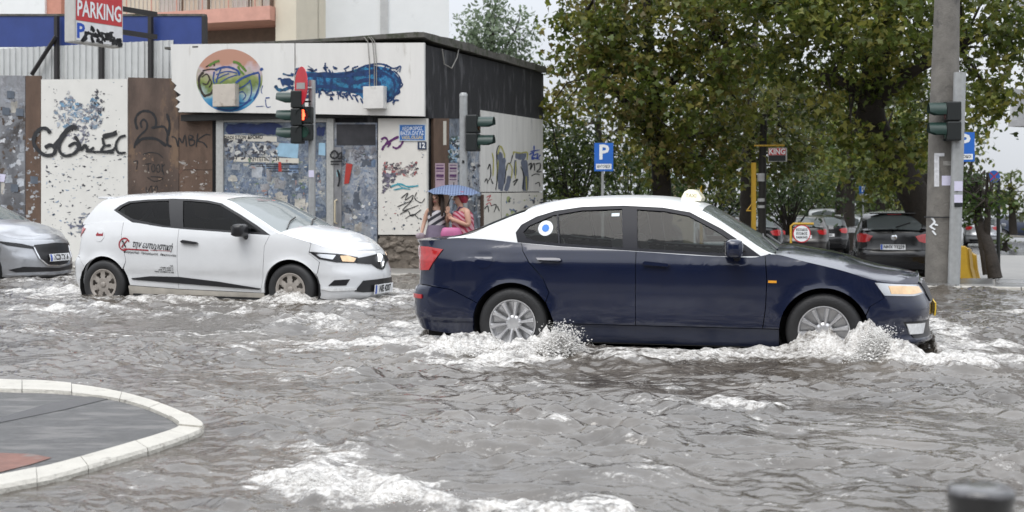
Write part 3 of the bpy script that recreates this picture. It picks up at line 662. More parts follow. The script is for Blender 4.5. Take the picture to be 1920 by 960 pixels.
for i in range(13):
    for j in range(20):
        a = 7.15+i*.50; d = -1.70+j*.50
        if tmesh is None:
            b = MB(); b.box((.016, .02, -.04), (.484, .48, 0), None, .008); o = b.build('paving_tile', M_TILE, pr, False); tmesh = o.data
        else: o = link(bpy.data.objects.new('paving_tile', tmesh), pr)
        o.material_slots[0].link = 'OBJECT'; o.material_slots[0].material = rt.choice(TILES)
        sl = (zg(d+.5)-zg(d))/.5
        o.matrix_world = Matrix.Translation(uv(a, d, zg(d)+rt.uniform(-.004, .006)+.004)) @ Matrix.Rotation(TB, 4, 'Z') @ Matrix.Rotation(math.atan(sl)+R(rt.uniform(-.5, .5)), 4, 'X') @ Matrix.Rotation(R(rt.uniform(-.5, .5)), 4, 'Y')
# pavement the photographer stands on, below the frame
b = MB(); b.box((-14, -6, -.3), (14, 4.3, .09)); struct(b.build('near_pavement', M_PAVE))
# traffic island with painted kerb in the lower left corner
outer = [(-420, 700), (-200, 700), (0, 710), (100, 714), (200, 727), (280, 747), (340, 769), (372, 786), (383, 797), (368, 808), (310, 829), (200, 862), (100, 890), (0, 910), (-200, 950), (-420, 990)]
inner = [(-420, 719), (-200, 719), (0, 730), (100, 733), (200, 743), (262, 758), (306, 775), (328, 787), (334, 794), (325, 801), (283, 815), (180, 845), (95, 868), (0, 888), (-200, 928), (-420, 968)]
ZI = .04
og = catmull([ground_at(x, y, ZI) for x, y in outer], 6); ig = catmull([ground_at(x, y, ZI) for x, y in inner], 6)
isl = struct(mesh_obj('traffic_island', [Vector((p.x, p.y, ZI-.02)) for p in ig], [list(range(len(ig)))[::-1]], mat('island_asphalt', (.10, .10, .10), .42, var=.45, scale=26, bump=.8, bscale=160, dirt=(.18, .175, .17), dscale=3.5, dth=.52, stretch=(.5, 1.6, 1))))
M_KPAINT = mat('white_kerb_paint', (.48, .46, .41), .45, var=.1, scale=6, bump=.6, bscale=40, dirt=(.26, .24, .21), dscale=7, dth=.60)
cuts = [0, 14, 20, 26, 32, 38, 43, 50, 56, 62, 68, 74, len(og)-1]
for a, c in zip(cuts, cuts[1:]):
    V = []; Fc = []; m = c-a; dz = random.uniform(-.006, .006)
    for i in range(a, c+1):
        o, q = og[i], ig[i]; e = (q-o)
        t = 0.0
        if i == a: o = o+(og[i+1]-og[i])*.035; q = q+(ig[i+1]-ig[i])*.05
        if i == c: o = o-(og[i]-og[i-1])*.035; q = q-(ig[i]-ig[i-1])*.05
        V += [Vector((o.x, o.y, -.15)), Vector((o.x, o.y, ZI-.018+dz)), o+e*.06+Vector((0, 0, dz)), o+e*.96+Vector((0, 0, dz)), Vector((q.x, q.y, ZI-.05))]
    for i in range(m):
        for j in range(4): Fc.append((i*5+j, i*5+j+1, (i+1)*5+j+1, (i+1)*5+j))
    Fc += [(0, 1, 2, 3, 4), (m*5+4, m*5+3, m*5+2, m*5+1, m*5)]
    mesh_obj('kerb_stone', V, [f[::-1] for f in Fc], M_KPAINT, isl, True, 30)
rp = [ground_at(x, y, ZI-.016) for x, y in ((-420, 856), (0, 849), (60, 851), (97, 858), (60, 870), (0, 885), (-200, 925), (-420, 960))]
mesh_obj('red_paving', rp, [list(range(len(rp)))[::-1]], mat('red_paving', (.17, .07, .048), .5, var=.3, scale=12, bump=.2, dirt=(.14, .12, .11), dscale=3, dth=.55), isl)
tp = [ground_at(x, y, ZI-.017) for x, y in ((-420, 820), (0, 783), (90, 757), (150, 745), (190, 741), (210, 746), (120, 768), (0, 792), (-420, 850))]
mesh_obj('asphalt_patch', tp, [list(range(len(tp)))[::-1]], mat('dark_patch', (.05, .05, .053), .3, var=.2, scale=9, bump=.3, bscale=120), isl)

# ------------------------------------------------------------------ background blocks
M_CREAM = mat('cream_render', (.66, .60, .48), .8, var=.06, scale=2, bump=.1)
M_WREND = mat('white_render', (.80, .81, .80), .8, var=.04, scale=1.5, bump=.1, dirt=(.66, .67, .66), dscale=.7, dth=.6)
M_PINK = mat('pink_balcony', (.62, .33, .26), .7, var=.12, scale=4)
M_BROWNW = mat('brown_shade', (.22, .17, .13), .8, var=.15)
def block(name, x0, x1, Y, depth, ztop, m, label, rz=TB):
    """a house whose front spans photo columns x0..x1 at distance Y"""
    p0 = at(x0, 300, Y); root = empty(name, (p0.x, p0.y, -.3), rz, label, 'building')
    u = Vector((math.cos(rz), math.sin(rz))); k = (x1-960)/FPX; t = (k*Y-p0.x)/(u.x-k*u.y); return root, t
bw, L1 = block('apartment_building', 550, 842, 40, 10, 14, M_WREND, 'plain white rendered apartment block behind the shop roof', R(6))
b = MB(); b.box((0, 0, 0), (L1, 9, 15)); b.build('wall', M_WREND, bw)
b = MB(); q = L1*(712-550)/(842-550); b.box((q, -.06, 0), (q+.24, .0, 15)); b.build('downpipe_casing', mat('grey_casing', (.50, .50, .49), .7), bw)
b = MB(); b.box((L1, .6, 5.9), (L1+.7, 3, 6.1)); b.build('balcony_slab', M_WREND, bw)
bc, L2 = block('apartment_building', 70, 549, 41.5, 10, 14, M_CREAM, 'cream apartment building with pink balconies at upper left')
b = MB(); b.box((0, 1.5, 0), (L2, 9, 14)); b.build('wall', M_CREAM, bc)
w_ = lambda px: L2*(px-70)/(549-70)
b = MB(); b.box((0, 0, 0), (w_(118), 1.6, 14)); b.build('brick_pier', mat('salmon_render', (.56, .26, .19), .7, var=.1), bc)
b = MB(); b.box((w_(513), .2, 0), (L2, 1.6, 14)); b.build('side_pier', M_CREAM, bc)
zf = lambda py: CAMZ-(py-HOR)*41.5/FPX+.3
for k, zz in enumerate((zf(62), zf(62)+3.0)):
    s_ = MB(); s_.box((w_(245), -.1, zz), (w_(512), 1.6, zz+.42)); bal = s_.build('balcony', M_PINK, bc)
    n = 34
    for i in range(n):
        x = w_(248)+(w_(508)-w_(248))*i/(n-1)
        s_ = MB(); s_.box((x-.014, -.06, zz+.42), (x+.014, -.03, zz+1.15)); s_.build('baluster', M_PINK if i % 6 == 0 else mat('pale_rail', (.5, .46, .40), .6), bal)
    s_ = MB(); s_.box((w_(246), -.09, zz+1.15), (w_(510), .0, zz+1.24)); s_.build('handrail', M_PINK, bal)
    for x0, x1 in ((255, 300), (330, 352), (395, 430), (450, 470)):
        s_ = MB(); s_.box((w_(x0), 1.44, zz+.45), (w_(x1), 1.5, zz+2.7)); f = s_.build('window', mat('shutter_brown', (.16, .12, .09), .5), bc)
        s_ = MB(); s_.box((w_(x0)+.08, 1.40, zz+.55), (w_(x1)-.08, 1.44, zz+2.6)); s_.build('pane', mat('curtain', (.55, .53, .49), .6), f)
    s_ = MB(); s_.box((w_(245), 1.46, zz-.7), (w_(512), 1.52, zz-.005)); s_.build('balcony_shade', M_BROWNW, bc)  # brown strip paints the balcony's shade onto the wall under it
bl, L3 = block('apartment_building', -260, 84, 44, 10, 14, M_WREND, 'white building edge at far upper left corner')
b = MB(); b.box((0, 0, 0), (L3, 9, 14)); b.build('wall', M_WREND, bl)
b = MB(); b.box((0, -.05, 3), (L3, 0, 3.3)); b.build('cornice', M_WREND, bl)
# balconies of a block at the right edge
br = empty('apartment_building', (*at(1900, 300, 34).xy, -.5), R(-60), 'grey balconies of a tower at the right edge', 'building')
b = MB(); b.box((1.6, 0, 0), (9, 8, 18)); b.build('wall', mat('grey_render', (.42, .42, .43), .8), br)
for k in range(4):
    zz = 1.38+(372-238)*34/FPX+.5+k*2.45-.0
    s_ = MB(); s_.box((0, -.2, zz), (2.2, 7, zz+.15)); bs = s_.build('balcony', mat('grey_slab', (.38, .38, .39), .7), br)
    s_ = MB(); s_.box((.03, -.17, zz+.15), (.09, 6.9, zz+1.0)); s_.build('parapet', mat('pale_panel', (.55, .56, .57), .6), bs)

# blocks added out of view behind the camera for the wet cars to mirror
M_BACKW = mat('reflected_render', (.19, .17, .15), .8, var=.12, scale=1.2)  # kept dark so reflections in paint and glass stay dark
for k, (a0, wd_, ht, lab) in enumerate(((-32, 22, 13, 'buff apartment block across the avenue, behind the viewer and to the left'), (-8, 20, 11, 'buff apartment block across the avenue, straight behind the viewer'), (14, 26, 14, 'buff apartment block across the avenue, behind the viewer and to the right'))):
    rb0 = empty('apartment_building', uv(a0, -42, -.1), TB, lab, 'building', 'blocks across the avenue')
    b = MB(); b.box((0, -9, 0), (wd_, 0, ht)); b.build('wall', M_BACKW, rb0)
    for fl in range(int(ht//3)):
        for i in range(int(wd_//2.6)):
            x = .9+i*2.6; z = .9+fl*3
            b = MB(); b.box((x, -.02, z), (x+1.3, .03, z+1.6)); wn = b.build('window', mat('dark_pane', (.03, .035, .04), .15), rb0)
        b = MB(); b.box((.4, 0, fl*3+2.9), (wd_-.4, 1.0, fl*3+3.05)); b.build('balcony', M_BACKW, rb0)
# ------------------------------------------------------------------ the derelict corner shop
M_FASC = mat('fascia_white', (.70, .69, .66), .45, var=.05, scale=3, dirt=(.52, .50, .46), dscale=2.2, dth=.62, stretch=(2, 1, .35))
M_WPAN = mat('white_board', (.68, .66, .61), .6, var=.06, scale=4, dirt=(.40, .37, .32), dscale=2.5, dth=.64)
M_BLACKW = mat('black_wall', (.018, .018, .021), .75, var=.3, scale=3, bump=.3, dirt=(.075, .075, .08), dscale=2.2, dth=.53, stretch=(2.2, 2.2, .5))
M_STONE = mat('rubble_stone', (.16, .135, .11), .8, var=.4, scale=7, bump=.9, bscale=14)
M_ALU = mat('weathered_aluminium', (.48, .48, .46), .4, .3, var=.15, scale=20)
M_RUSTB = mat('brown_board', (.115, .072, .05), .7, var=.3, scale=3, bump=.25, bscale=25, dirt=(.30, .27, .24), dscale=2.4, dth=.63, stretch=(1.6, 1, .7))
M_GREYP = mat('papered_board', (.25, .26, .28), .65, var=.25, scale=3, bump=.2, dirt=(.10, .075, .06), dscale=1.8, dth=.56)
M_PAPER = attr_mat('torn_paper', .7, var=.22, scale=55)
M_SPRAY = mat('black_spray', (.012, .012, .014), .5, var=.3)
def mottle(name, cols, scale=5, rough=.6, stretch=(1, 1, 1), warp=.35):
    """layers of torn and rained-on paper: blotches of a few print colours"""
    m, t, b_ = new_mat(name); N, L = t.nodes, t.links
    tc = N.new('ShaderNodeTexCoord'); mp = N.new('ShaderNodeMapping'); mp.inputs['Scale'].default_value = stretch; L.new(tc.outputs['Object'], mp.inputs[0])
    n1 = N.new('ShaderNodeTexNoise'); n1.inputs['Scale'].default_value = scale; n1.inputs['Detail'].default_value = 10; n1.inputs['Roughness'].default_value = .72; n1.inputs['Distortion'].default_value = warp; L.new(mp.outputs[0], n1.inputs['Vector'])
    vo = N.new('ShaderNodeTexVoronoi'); vo.inputs['Scale'].default_value = scale*1.1; vo.inputs['Randomness'].default_value = 1
    ad = N.new('ShaderNodeVectorMath'); ad.operation = 'MULTIPLY_ADD'; ad.inputs[1].default_value = (1.2, 1.2, 1.2); L.new(n1.outputs['Color'], ad.inputs[0]); L.new(mp.outputs[0], ad.inputs[2]); L.new(ad.outputs[0], vo.inputs['Vector'])
    sx = N.new('ShaderNodeSeparateColor'); L.new(vo.outputs['Color'], sx.inputs[0])
    mxx = N.new('ShaderNodeMix'); mxx.inputs[0].default_value = .78; L.new(sx.outputs[0], mxx.inputs[2]); L.new(n1.outputs['Fac'], mxx.inputs[3])
    cr = N.new('ShaderNodeValToRGB'); e = cr.color_ramp.elements; k = len(cols)
    e[0].position = .30; e[0].color = (*cols[0], 1); e[1].position = .70; e[1].color = (*cols[-1], 1)
    for i in range(1, k-1): q = e.new(.30+.40*i/(k-1)); q.color = (*cols[i], 1)
    L.new(mxx.outputs[0], cr.inputs[0])
    n2 = N.new('ShaderNodeTexNoise'); n2.inputs['Scale'].default_value = scale*.32; n2.inputs['Detail'].default_value = 5; L.new(mp.outputs[0], n2.inputs['Vector'])
    r2 = N.new('ShaderNodeMapRange'); r2.inputs[1].default_value = .36; r2.inputs[2].default_value = .64; r2.inputs[3].default_value = .45; r2.inputs[4].default_value = 1.25; L.new(n2.outputs['Fac'], r2.inputs[0])
    m3 = N.new('ShaderNodeMix'); m3.data_type = 'RGBA'; m3.blend_type = 'MULTIPLY'; m3.inputs[0].default_value = 1; L.new(cr.outputs[0], m3.inputs[6]); L.new(r2.outputs[0], m3.inputs[7])
    L.new(m3.outputs[2], b_.inputs['Base Color']); b_.inputs['Roughness'].default_value = rough
    bp = N.new('ShaderNodeBump'); bp.inputs['Strength'].default_value = .3; bp.inputs['Distance'].default_value = .01; L.new(mxx.outputs[0], bp.inputs['Height']); L.new(bp.outputs[0], b_.inputs['Normal'])
    return m
M_MOT1 = mottle('window_posters', [(.02, .025, .04), (.07, .10, .17), (.20, .25, .34), (.06, .085, .13), (.30, .34, .38), (.11, .14, .19), (.46, .45, .40), (.10, .13, .10)], 5)
M_MOT2 = mottle('door_posters', [(.05, .05, .06), (.14, .17, .23), (.26, .30, .37), (.42, .43, .44), (.17, .20, .27), (.46, .46, .44)], 4.5)
M_MOT3 = mottle('grey_posters', [(.06, .05, .045), (.15, .145, .15), (.27, .28, .30), (.20, .20, .215), (.33, .34, .36), (.12, .09, .07)], 2.2)
M_MOT4 = mottle('side_posters', [(.03, .03, .035), (.10, .12, .15), (.28, .32, .38), (.14, .15, .17), (.42, .42, .42), (.2, .2, .22)], 4, stretch=(1, 1, .6))
shop = empty('corner_shop', CN, TB, 'derelict single-storey corner shop plastered with graffiti and torn posters', 'building')
def fpoly(pts, dy=0): return [fac(x, y, dy) for x, y in pts]
def spoly(pts, dx=0): return [sid(x, y, dx) for x, y in pts]
def fslab(name, pts, m, parent, dy=0.0, thick=.03, px=True, step=(.5, .5)):
    """sheet on the front, outer face at local y = dy"""
    lp = fpoly(pts, dy) if px else pts
    if sum((a[0]*b[1]-b[0]*a[1]) for a, b in zip(lp, lp[1:]+lp[:1])) < 0: lp = lp[::-1]
    return slab(name, lp, lambda a, b, o: Vector((a, dy-o, b)), m, parent, thick, 0, step, smooth=False)
def sslab(name, pts, m, parent, dx=0.0, thick=.03, px=True, step=(.5, .5)):
    lp = spoly(pts, dx) if px else pts
    if sum((a[0]*b[1]-b[0]*a[1]) for a, b in zip(lp, lp[1:]+lp[:1])) < 0: lp = lp[::-1]
    return slab(name, lp, lambda a, b, o: Vector((dx+o, a, b)), m, parent, thick, 0, step, smooth=False)
ZR = 4.22; DEP = 6.5
xl = fac(318, 150)[0]
b = MB(); b.box((xl, .06, .0), (-.07, DEP, 4.05)); b.build('wall', M_BLACKW, shop)
# uneven concrete roof edge with moss
V = []; Fc = []
edge = [(xl+.02, -.19)]+[(a, -.19+random.uniform(-.012, .008)) for a in lin(xl+.3, -.1, 24)]+[(.05, -.17)]+[(.07+random.uniform(-.02, .03), d) for d in lin(.1, DEP, 26)]+[(xl-.05, DEP)]
n = len(edge)
zf0 = fac(550, 81, -.2)[1]
for (a, d) in edge: V.append((a, d, zf0-.03 if d > .05 else zf0+.004))
for i, (a, d) in enumerate(edge): V.append((a, d, zf0+.045+max(0, a+1.6)*.035*(1 if d < .1 else 0)+(.06 if d >= .1 else 0)+random.uniform(-.012, .022)))
Fc = [(i, (i+1) % n, n+(i+1) % n, n+i) for i in range(n)]+[list(range(n, 2*n)), list(range(n))[::-1]]
mesh_obj('roof', V, Fc, mat('mossy_concrete', (.10, .095, .085), .85, var=.4, scale=6, bump=.6, bscale=18, dirt=(.05, .055, .035), dscale=5, dth=.5), shop)
# fascia boards
FD = -.20
o1 = fslab('fascia_board', [(320, 83), (552, 81), (552, 213), (334, 210), (337, 204), (329, 200), (338, 191), (329, 184), (339, 178), (326, 168), (331, 160), (322, 152)], M_FASC, shop, FD, .06)
o2 = fslab('fascia_board', [(554, 81), (795, 80), (795, 218), (554, 213)], M_FASC, shop, FD, .06)
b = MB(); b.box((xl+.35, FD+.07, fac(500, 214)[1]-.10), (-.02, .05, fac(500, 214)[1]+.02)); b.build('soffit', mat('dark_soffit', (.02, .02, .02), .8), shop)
for k, (x0, y0, x1, y1) in enumerate(((399, 157, 441, 200), (681, 161, 719, 204))):
    a0, z0 = fac(x0, y1, FD-.14); a1, z1 = fac(x1, y0, FD-.14)
    b = MB(); b.box((a0, FD-.15, z0), (a1, FD, z1), None, .008); bx = b.build('junction_box', mat('box_dirty' if k == 0 else 'box_white', (.52, .47, .41) if k == 0 else (.66, .65, .62), .6, var=.1, dirt=(.33, .28, .23) if k == 0 else (.5, .48, .45), dscale=3, dth=.55), shop)
for px in (693, 702, 706):
    a, z = fac(px, 163, FD-.02); a2, z2 = fac(px-3, 78, FD-.02)
    b = MB(); b.tube([(a, FD-.02, z), (a, FD-.02, (z+z2)/2), (a2, FD-.03, z2), (a2-.08, FD-.02, z2+.09), (a2-.2, FD+.08, z2+.04)], .008, 6); b.build('cable', mat('cable_grey', (.25, .24, .22), .6), shop, True)
# shop front
fslab('window_post', [(405, 222), (418, 222), (418, 520), (405, 520)], M_ALU, shop, -.02, .08)
fslab('window_post', [(612, 222), (625, 222), (625, 520), (612, 520)], M_ALU, shop, -.02, .08)
fslab('window_rail', [(418.5, 222), (611.5, 222), (611.5, 229), (418.5, 229)], M_ALU, shop, -.015, .06)
sw = fslab('shop_window', [(418.5, 229.5), (611.5, 229.5), (611.5, 500), (418.5, 500)], M_MOT1, shop, .02, .03)
dr = fslab('door', [(626, 230), (707, 230), (707, 512), (626, 512)], M_MOT2, shop, .02, .03)
fslab('transom', [(631, 233), (704, 233), (704, 272), (631, 272)], mat('transom_dark', (.045, .045, .05), .35, var=.4, scale=4), dr, .012, .0)
fslab('door_stile', [(626, 276), (640, 276), (640, 512), (626, 512)], mat('stile_grey', (.28, .28, .29), .4, .3, var=.2), dr, .0, .02)
a, z = fac(633, 375); a2, z2 = fac(633, 419)
b = MB(); b.tube([(a-.02, .0, z), (a-.02, -.07, z-.02), (a-.02, -.07, z2+.02), (a-.02, .0, z2)], .017, 8); b.build('door_handle', mat('ivory', (.62, .54, .38), .4), dr, True)
wp = fslab('notice_board', [(709, 222), (800, 222), (800, 440), (709, 440)], M_WPAN, shop, -.03, .08)
b = MB(); a0 = fac(712, 440)[0]; b.box((a0, .0, 0), (-.03, .1, fac(750, 441)[1]-.01)); st_ = b.build('plinth', M_STONE, shop)
rs = random.Random(5)
for i in range(34):      # loose rubble stones in the plinth
    a = a0+.06+rs.random()*(abs(a0)-.16); z = .05+rs.random()*.62; r = rs.uniform(.05, .1)
    bm = bmesh.new(); bmesh.ops.create_icosphere(bm, subdivisions=1, radius=r)
    for v in bm.verts: v.co = Vector((v.co.x*1.3+a, v.co.y*.5-.0, v.co.z*.8+z))+Vector([rs.uniform(-.02, .02) for _ in range(3)])
    me = bpy.data.meshes.new('stone'); bm.to_mesh(me); bm.free(); me.materials.append(M_STONE); link(bpy.data.objects.new('stone', me), st_)
# side wall
b = MB(); b.box((-.02, .0, .05), (.0, .14, 3.0)); b.build('corner_post', mat('corner_black', (.016, .016, .018), .6), shop)
sslab('upper_side_wall', [(797, 84), (1019, 138), (1019, 224), (902, 206), (902, 222), (797, 222)], M_BLACKW, shop, .0, .05)
sslab('side_board', [(813, 222), (842, 222), (842, 440), (813, 440)], M_RUSTB, shop, .0, .05)
sslab('side_board', [(843, 222), (901.5, 222), (901.5, 440), (843, 440)], M_MOT4, shop, -.01, .05)
sp1 = sslab('white_side_panel', [(902, 206.5), (1018, 224.5), (1018, 359), (902, 360)], mat('streaked_white', (.66, .65, .62), .6, var=.1, scale=3, dirt=(.36, .36, .36), dscale=2.2, dth=.62, stretch=(2.5, 2.5, .25)), shop, .02, .05)
sp2 = sslab('white_side_panel', [(941, 361.5), (1018, 360.5), (1018, 470), (941, 470)], M_WPAN, shop, .02, .05)
sp3 = sslab('white_side_panel', [(904, 361.5), (939, 361.5), (939, 470), (904, 470)], M_WPAN, shop, .025, .05)
b = MB(); d0, z0 = sid(902, 365); b.box((.0, d0-.03, .02), (.05, d0+.03, z0)); b.build('panel_post', mat('rusty_post', (.09, .06, .045), .7), shop)
cb = [sid(x, y, .03) for x, y in ((828, 92), (832, 120), (846, 128), (856, 108), (859, 92))]
b = MB(); b.tube([(.04, d, z) for d, z in cb], .012, 6); b.build('cable', MATS['cable_grey'], shop, True)

# ---- print on the boards: scraps of torn posters and sprayed lines, each a thin layer just proud of its board
def scraps(name, parent, place, region, n, smin, smax, pal, seed, lift0=.002, aniso=1.4, m=None, hole=None):
    """torn paper scraps: irregular flakes inside a photo-space polygon"""
    rr = random.Random(seed); V = []; Fc = []; C = []
    xs = [p[0] for p in region]; ys = [p[1] for p in region]
    def inside(x, y):
        c = False; k = len(region); j = k-1
        for i in range(k):
            if (region[i][1] > y) != (region[j][1] > y) and x < (region[j][0]-region[i][0])*(y-region[i][1])/(region[j][1]-region[i][1])+region[i][0]: c = not c
            j = i
        return c
    i = 0; tries = 0
    while i < n and tries < n*20:
        tries += 1
        x, y = rr.uniform(min(xs), max(xs)), rr.uniform(min(ys), max(ys))
        if not inside(x, y): continue
        s = (smin+(smax-smin)*rr.random()**2.2)*.8; k = rr.randint(7, 12); a0 = rr.random()*6.28; an = rr.uniform(.7, aniso); sk = rr.uniform(-.8, .8)
        o = len(V); ok = []
        for q in range(k):
            t = a0+6.283*q/k; rad = s*rr.uniform(.3, 1.25); dx = math.cos(t)*rad*an; dy = math.sin(t)*rad/an*.9+dx*sk*.4
            V.append(place(x+dx, y+dy, lift0+i*2.2e-5))
        Fc.append(tuple(range(o, o+k))[::-1]); c = rr.choice(pal); g = rr.uniform(.75, 1.2); C.append([min(1, v*g) for v in c]); i += 1
    o = mesh_obj(name, V, Fc, m or M_PAPER, parent); set_cols(o.data, C); o['kind'] = 'stuff'; return o
pf = lambda dy: (lambda x, y, l: Vector((fac(x, y, dy)[0], dy-l, fac(x, y, dy)[1])))
ps = lambda dx: (lambda x, y, l: Vector((dx+l, *sid(x, y, dx))))
def strokes(name, lines, place, m, parent, lift=.003, rough=.22, seed=1):
    """spray-can strokes: photo-space polylines (x, y, width) swept into ribbons"""
    rr = random.Random(seed); li = 0
    for ln in lines:
        V = []; Fc = []; w = ln[0]; p = catmull([(x, y, 0) for x, y in ln[1:]], 5); k = len(p); li += 1; o = len(V)
        for i, q in enumerate(p):
            d = (p[min(i+1, k-1)]-p[max(i-1, 0)]); d = d.normalized() if d.length > 1e-6 else Vector((1, 0, 0))
            nn = Vector((-d.y, d.x, 0)); ww = w/2*(1+rr.uniform(-rough, rough))*(.55 if i in (0, k-1) else 1)
            V.append(place(*(q+nn*ww).xy, lift+li*4e-5)); V.append(place(*(q-nn*ww).xy, lift+li*4e-5))
        Fc += [(o+2*i, o+2*i+1, o+2*i+3, o+2*i+2) for i in range(k-1)]
        mesh_obj(name+'_stroke', V, Fc, m, parent)
PALE = [(.55, .56, .58), (.42, .46, .52), (.30, .36, .44), (.62, .61, .57), (.20, .24, .30)]
BLUES = [(.17, .22, .32), (.25, .32, .42), (.34, .40, .48), (.45, .48, .50), (.10, .13, .18), (.30, .31, .33), (.50, .48, .42), (.14, .20, .14), (.30, .2, .18)]
DARKS = [(.03, .03, .04), (.06, .06, .07), (.10, .10, .12), (.05, .07, .1)]
RC = lambda x0, y0, x1, y1: [(x0, y0), (x1, y0), (x1, y1), (x0, y1)]
place = pf(.02)
scraps('torn_posters', sw, place, RC(420, 300, 610, 470), 260, 1.5, 6, BLUES, 11)
scraps('torn_posters', sw, place, RC(421, 262, 520, 300), 120, 3, 9, [(.05, .05, .06), (.08, .08, .09), (.30, .31, .33), (.5, .5, .48)], 12)
fslab('poster', [(421, 252), (519, 256), (519, 266), (421, 264)], mat('cream_paper', (.60, .57, .50), .7, var=.1), sw, .0185, 0)
fslab('poster', [(519, 268), (560, 270), (558, 297), (515, 292)], mat('pale_blue_paper', (.30, .48, .62), .7, var=.15), sw, .018, 0)
fslab('poster', [(598, 268), (610, 268), (610, 292), (597, 290)], MATS['pale_blue_paper'], sw, .018, 0)
fslab('poster', [(438, 294), (560, 297), (560, 306), (438, 303)], MATS['cream_paper'], sw, .0175, 0)
text_obj('poster_print', 'ΑΝΤΕΠΙΘΕΣΗ', lambda a, c: Vector((fac(495, 299)[0]+a, .0165, fac(495, 299)[1]+c)), M_INK, sw, .10, .003)
text_obj('poster_print', 'ΟΛΟΙ ΣΤΟΝ ΔΡΟΜΟ', lambda a, c: Vector((fac(455, 258)[0]+a, .0165, fac(455, 258)[1]+c)), M_INK, sw, .09, .003)
for i, (x0, x1, y) in enumerate(((470, 558, 307), (480, 530, 311), (500, 560, 315), (505, 555, 320))): fslab('poster_rule', [(x0, y), (x1, y+1), (x1, y+2.4), (x0, y+1.4)], M_INK, sw, .0160, 0)
fslab('poster_mark', [(522, 303), (527, 304), (528, 322), (522, 321)], mat('red_print', (.42, .04, .03), .6), sw, .0155, 0)
M_NAVYSP = mat('navy_spray', (.012, .025, .10), .6, var=.4, scale=8)
strokes('graffiti', [(17, (424, 243), (460, 241), (500, 243), (530, 244)), (10, (428, 240), (450, 236), (480, 238), (510, 234), (528, 240)), (16, (594, 247), (602, 246), (609, 247))], place, M_NAVYSP, sw, .006)
place = pf(.012)
scraps('torn_posters', dr, pf(.018), RC(642, 280, 705, 470), 110, 1.5, 6, BLUES+PALE, 13)
scraps('torn_posters', dr, pf(.018), RC(660, 275, 705, 300), 40, 3, 8, [(.18, .18, .2), (.25, .26, .29), (.10, .10, .12)], 14, .009)
fslab('red_tape', [(649, 306), (661, 308), (654, 344), (645, 345)], MATS['red_print'], dr, .004, 0)
strokes('graffiti', [(3.5, (621, 288), (626, 283), (632, 286), (634, 293), (628, 297), (621, 294), (620, 288)), (3, (634, 292), (640, 286), (640, 297), (634, 297)), (3, (620, 303), (632, 303), (641, 302)), (2.5, (620, 308), (636, 308)), (4, (633, 318), (637, 335), (634, 350))], pf(-.03), M_SPRAY, dr, .006)
fslab('notice', [(631, 319), (637, 319), (637, 331), (631, 331)], mat('notice_teal', (.3, .5, .55), .6), dr, -.003, 0)
# notice board posters
place = pf(-.03)
scraps('torn_posters', wp, place, RC(719, 305, 782, 330), 110, 2, 7, [(.08, .07, .08), (.14, .13, .14), (.35, .10, .10), (.40, .36, .33), (.25, .2, .2)], 15)
scraps('torn_posters', wp, place, [(719, 325), (745, 325), (735, 350), (719, 362)], 60, 2, 7, [(.12, .11, .14), (.20, .18, .24), (.08, .08, .1)], 16, .005)
scraps('torn_posters', wp, place, RC(715, 370, 795, 435), 45, 1.0, 3.6, DARKS+[(.3, .1, .1)], 17)
scraps('torn_posters', wp, place, RC(712, 262, 798, 435), 70, .7, 2.2, DARKS+PALE, 18, .007)
strokes('graffiti', [(4, (715, 262), (722, 258), (727, 265), (719, 276), (717, 282)), (5, (725, 270), (736, 262), (748, 256)), (3.5, (736, 275), (744, 278), (752, 272), (756, 264)), (3, (727, 276), (733, 268))], place, mat('purple_spray', (.10, .02, .12), .5), wp, .008)
strokes('graffiti', [(3, (733, 350), (750, 345), (765, 350), (785, 348)), (2, (745, 343), (755, 352), (770, 355)), (2.5, (738, 356), (760, 352))], place, mat('teal_spray', (.05, .30, .38), .5), wp, .009)
strokes('graffiti', [(1.7, (752, 372), (765, 362), (760, 375), (775, 366), (770, 380)), (1.7, (745, 388), (770, 378), (755, 395), (785, 385)), (1.7, (750, 402), (765, 395), (772, 405), (790, 393)), (1.5, (782, 360), (778, 372), (790, 380), (797, 372)), (1.6, (760, 410), (775, 402), (785, 410))], place, M_SPRAY, wp, .010)
# street name plate and house number
np_ = fslab('street_name_plate', [(748, 233), (798, 233), (798, 264), (748, 264)], mat('plate_rim', (.55, .62, .68), .4), shop, -.05, .02)
fslab('plate_field', [(749.5, 234.5), (796.5, 234.5), (796.5, 262.5), (749.5, 262.5)], mat('street_blue', (.025, .14, .42), .4, var=.15, scale=12), np_, -.0525, 0)
for tx, y, m_ in (('ΛΕΩΦΟΡΟΣ', 241.5, MATS['sticker_white']), ('ΒΑΣΙΛ.ΟΛΓΑΣ', 250, MATS['sticker_white']), ('VASIL.OLGAS', 258, mat('plate_yellow_text', (.62, .5, .22), .5))):
    text_obj('lettering', tx, lambda a, c, y=y: Vector((fac(773, y, -.05)[0]+a, -.054, fac(773, y, -.05)[1]+c)), m_, np_, .092, .0015, sx=.78)
hn = fslab('house_number_plate', [(783, 266), (799, 266), (799, 280), (783, 280)], mat('number_navy', (.03, .045, .09), .4), shop, -.05, .02)
text_obj('lettering', '12', lambda a, c: Vector((fac(791, 273, -.05)[0]+a, -.0525, fac(791, 273, -.05)[1]+c)), MATS['sticker_white'], hn, .13, .004)
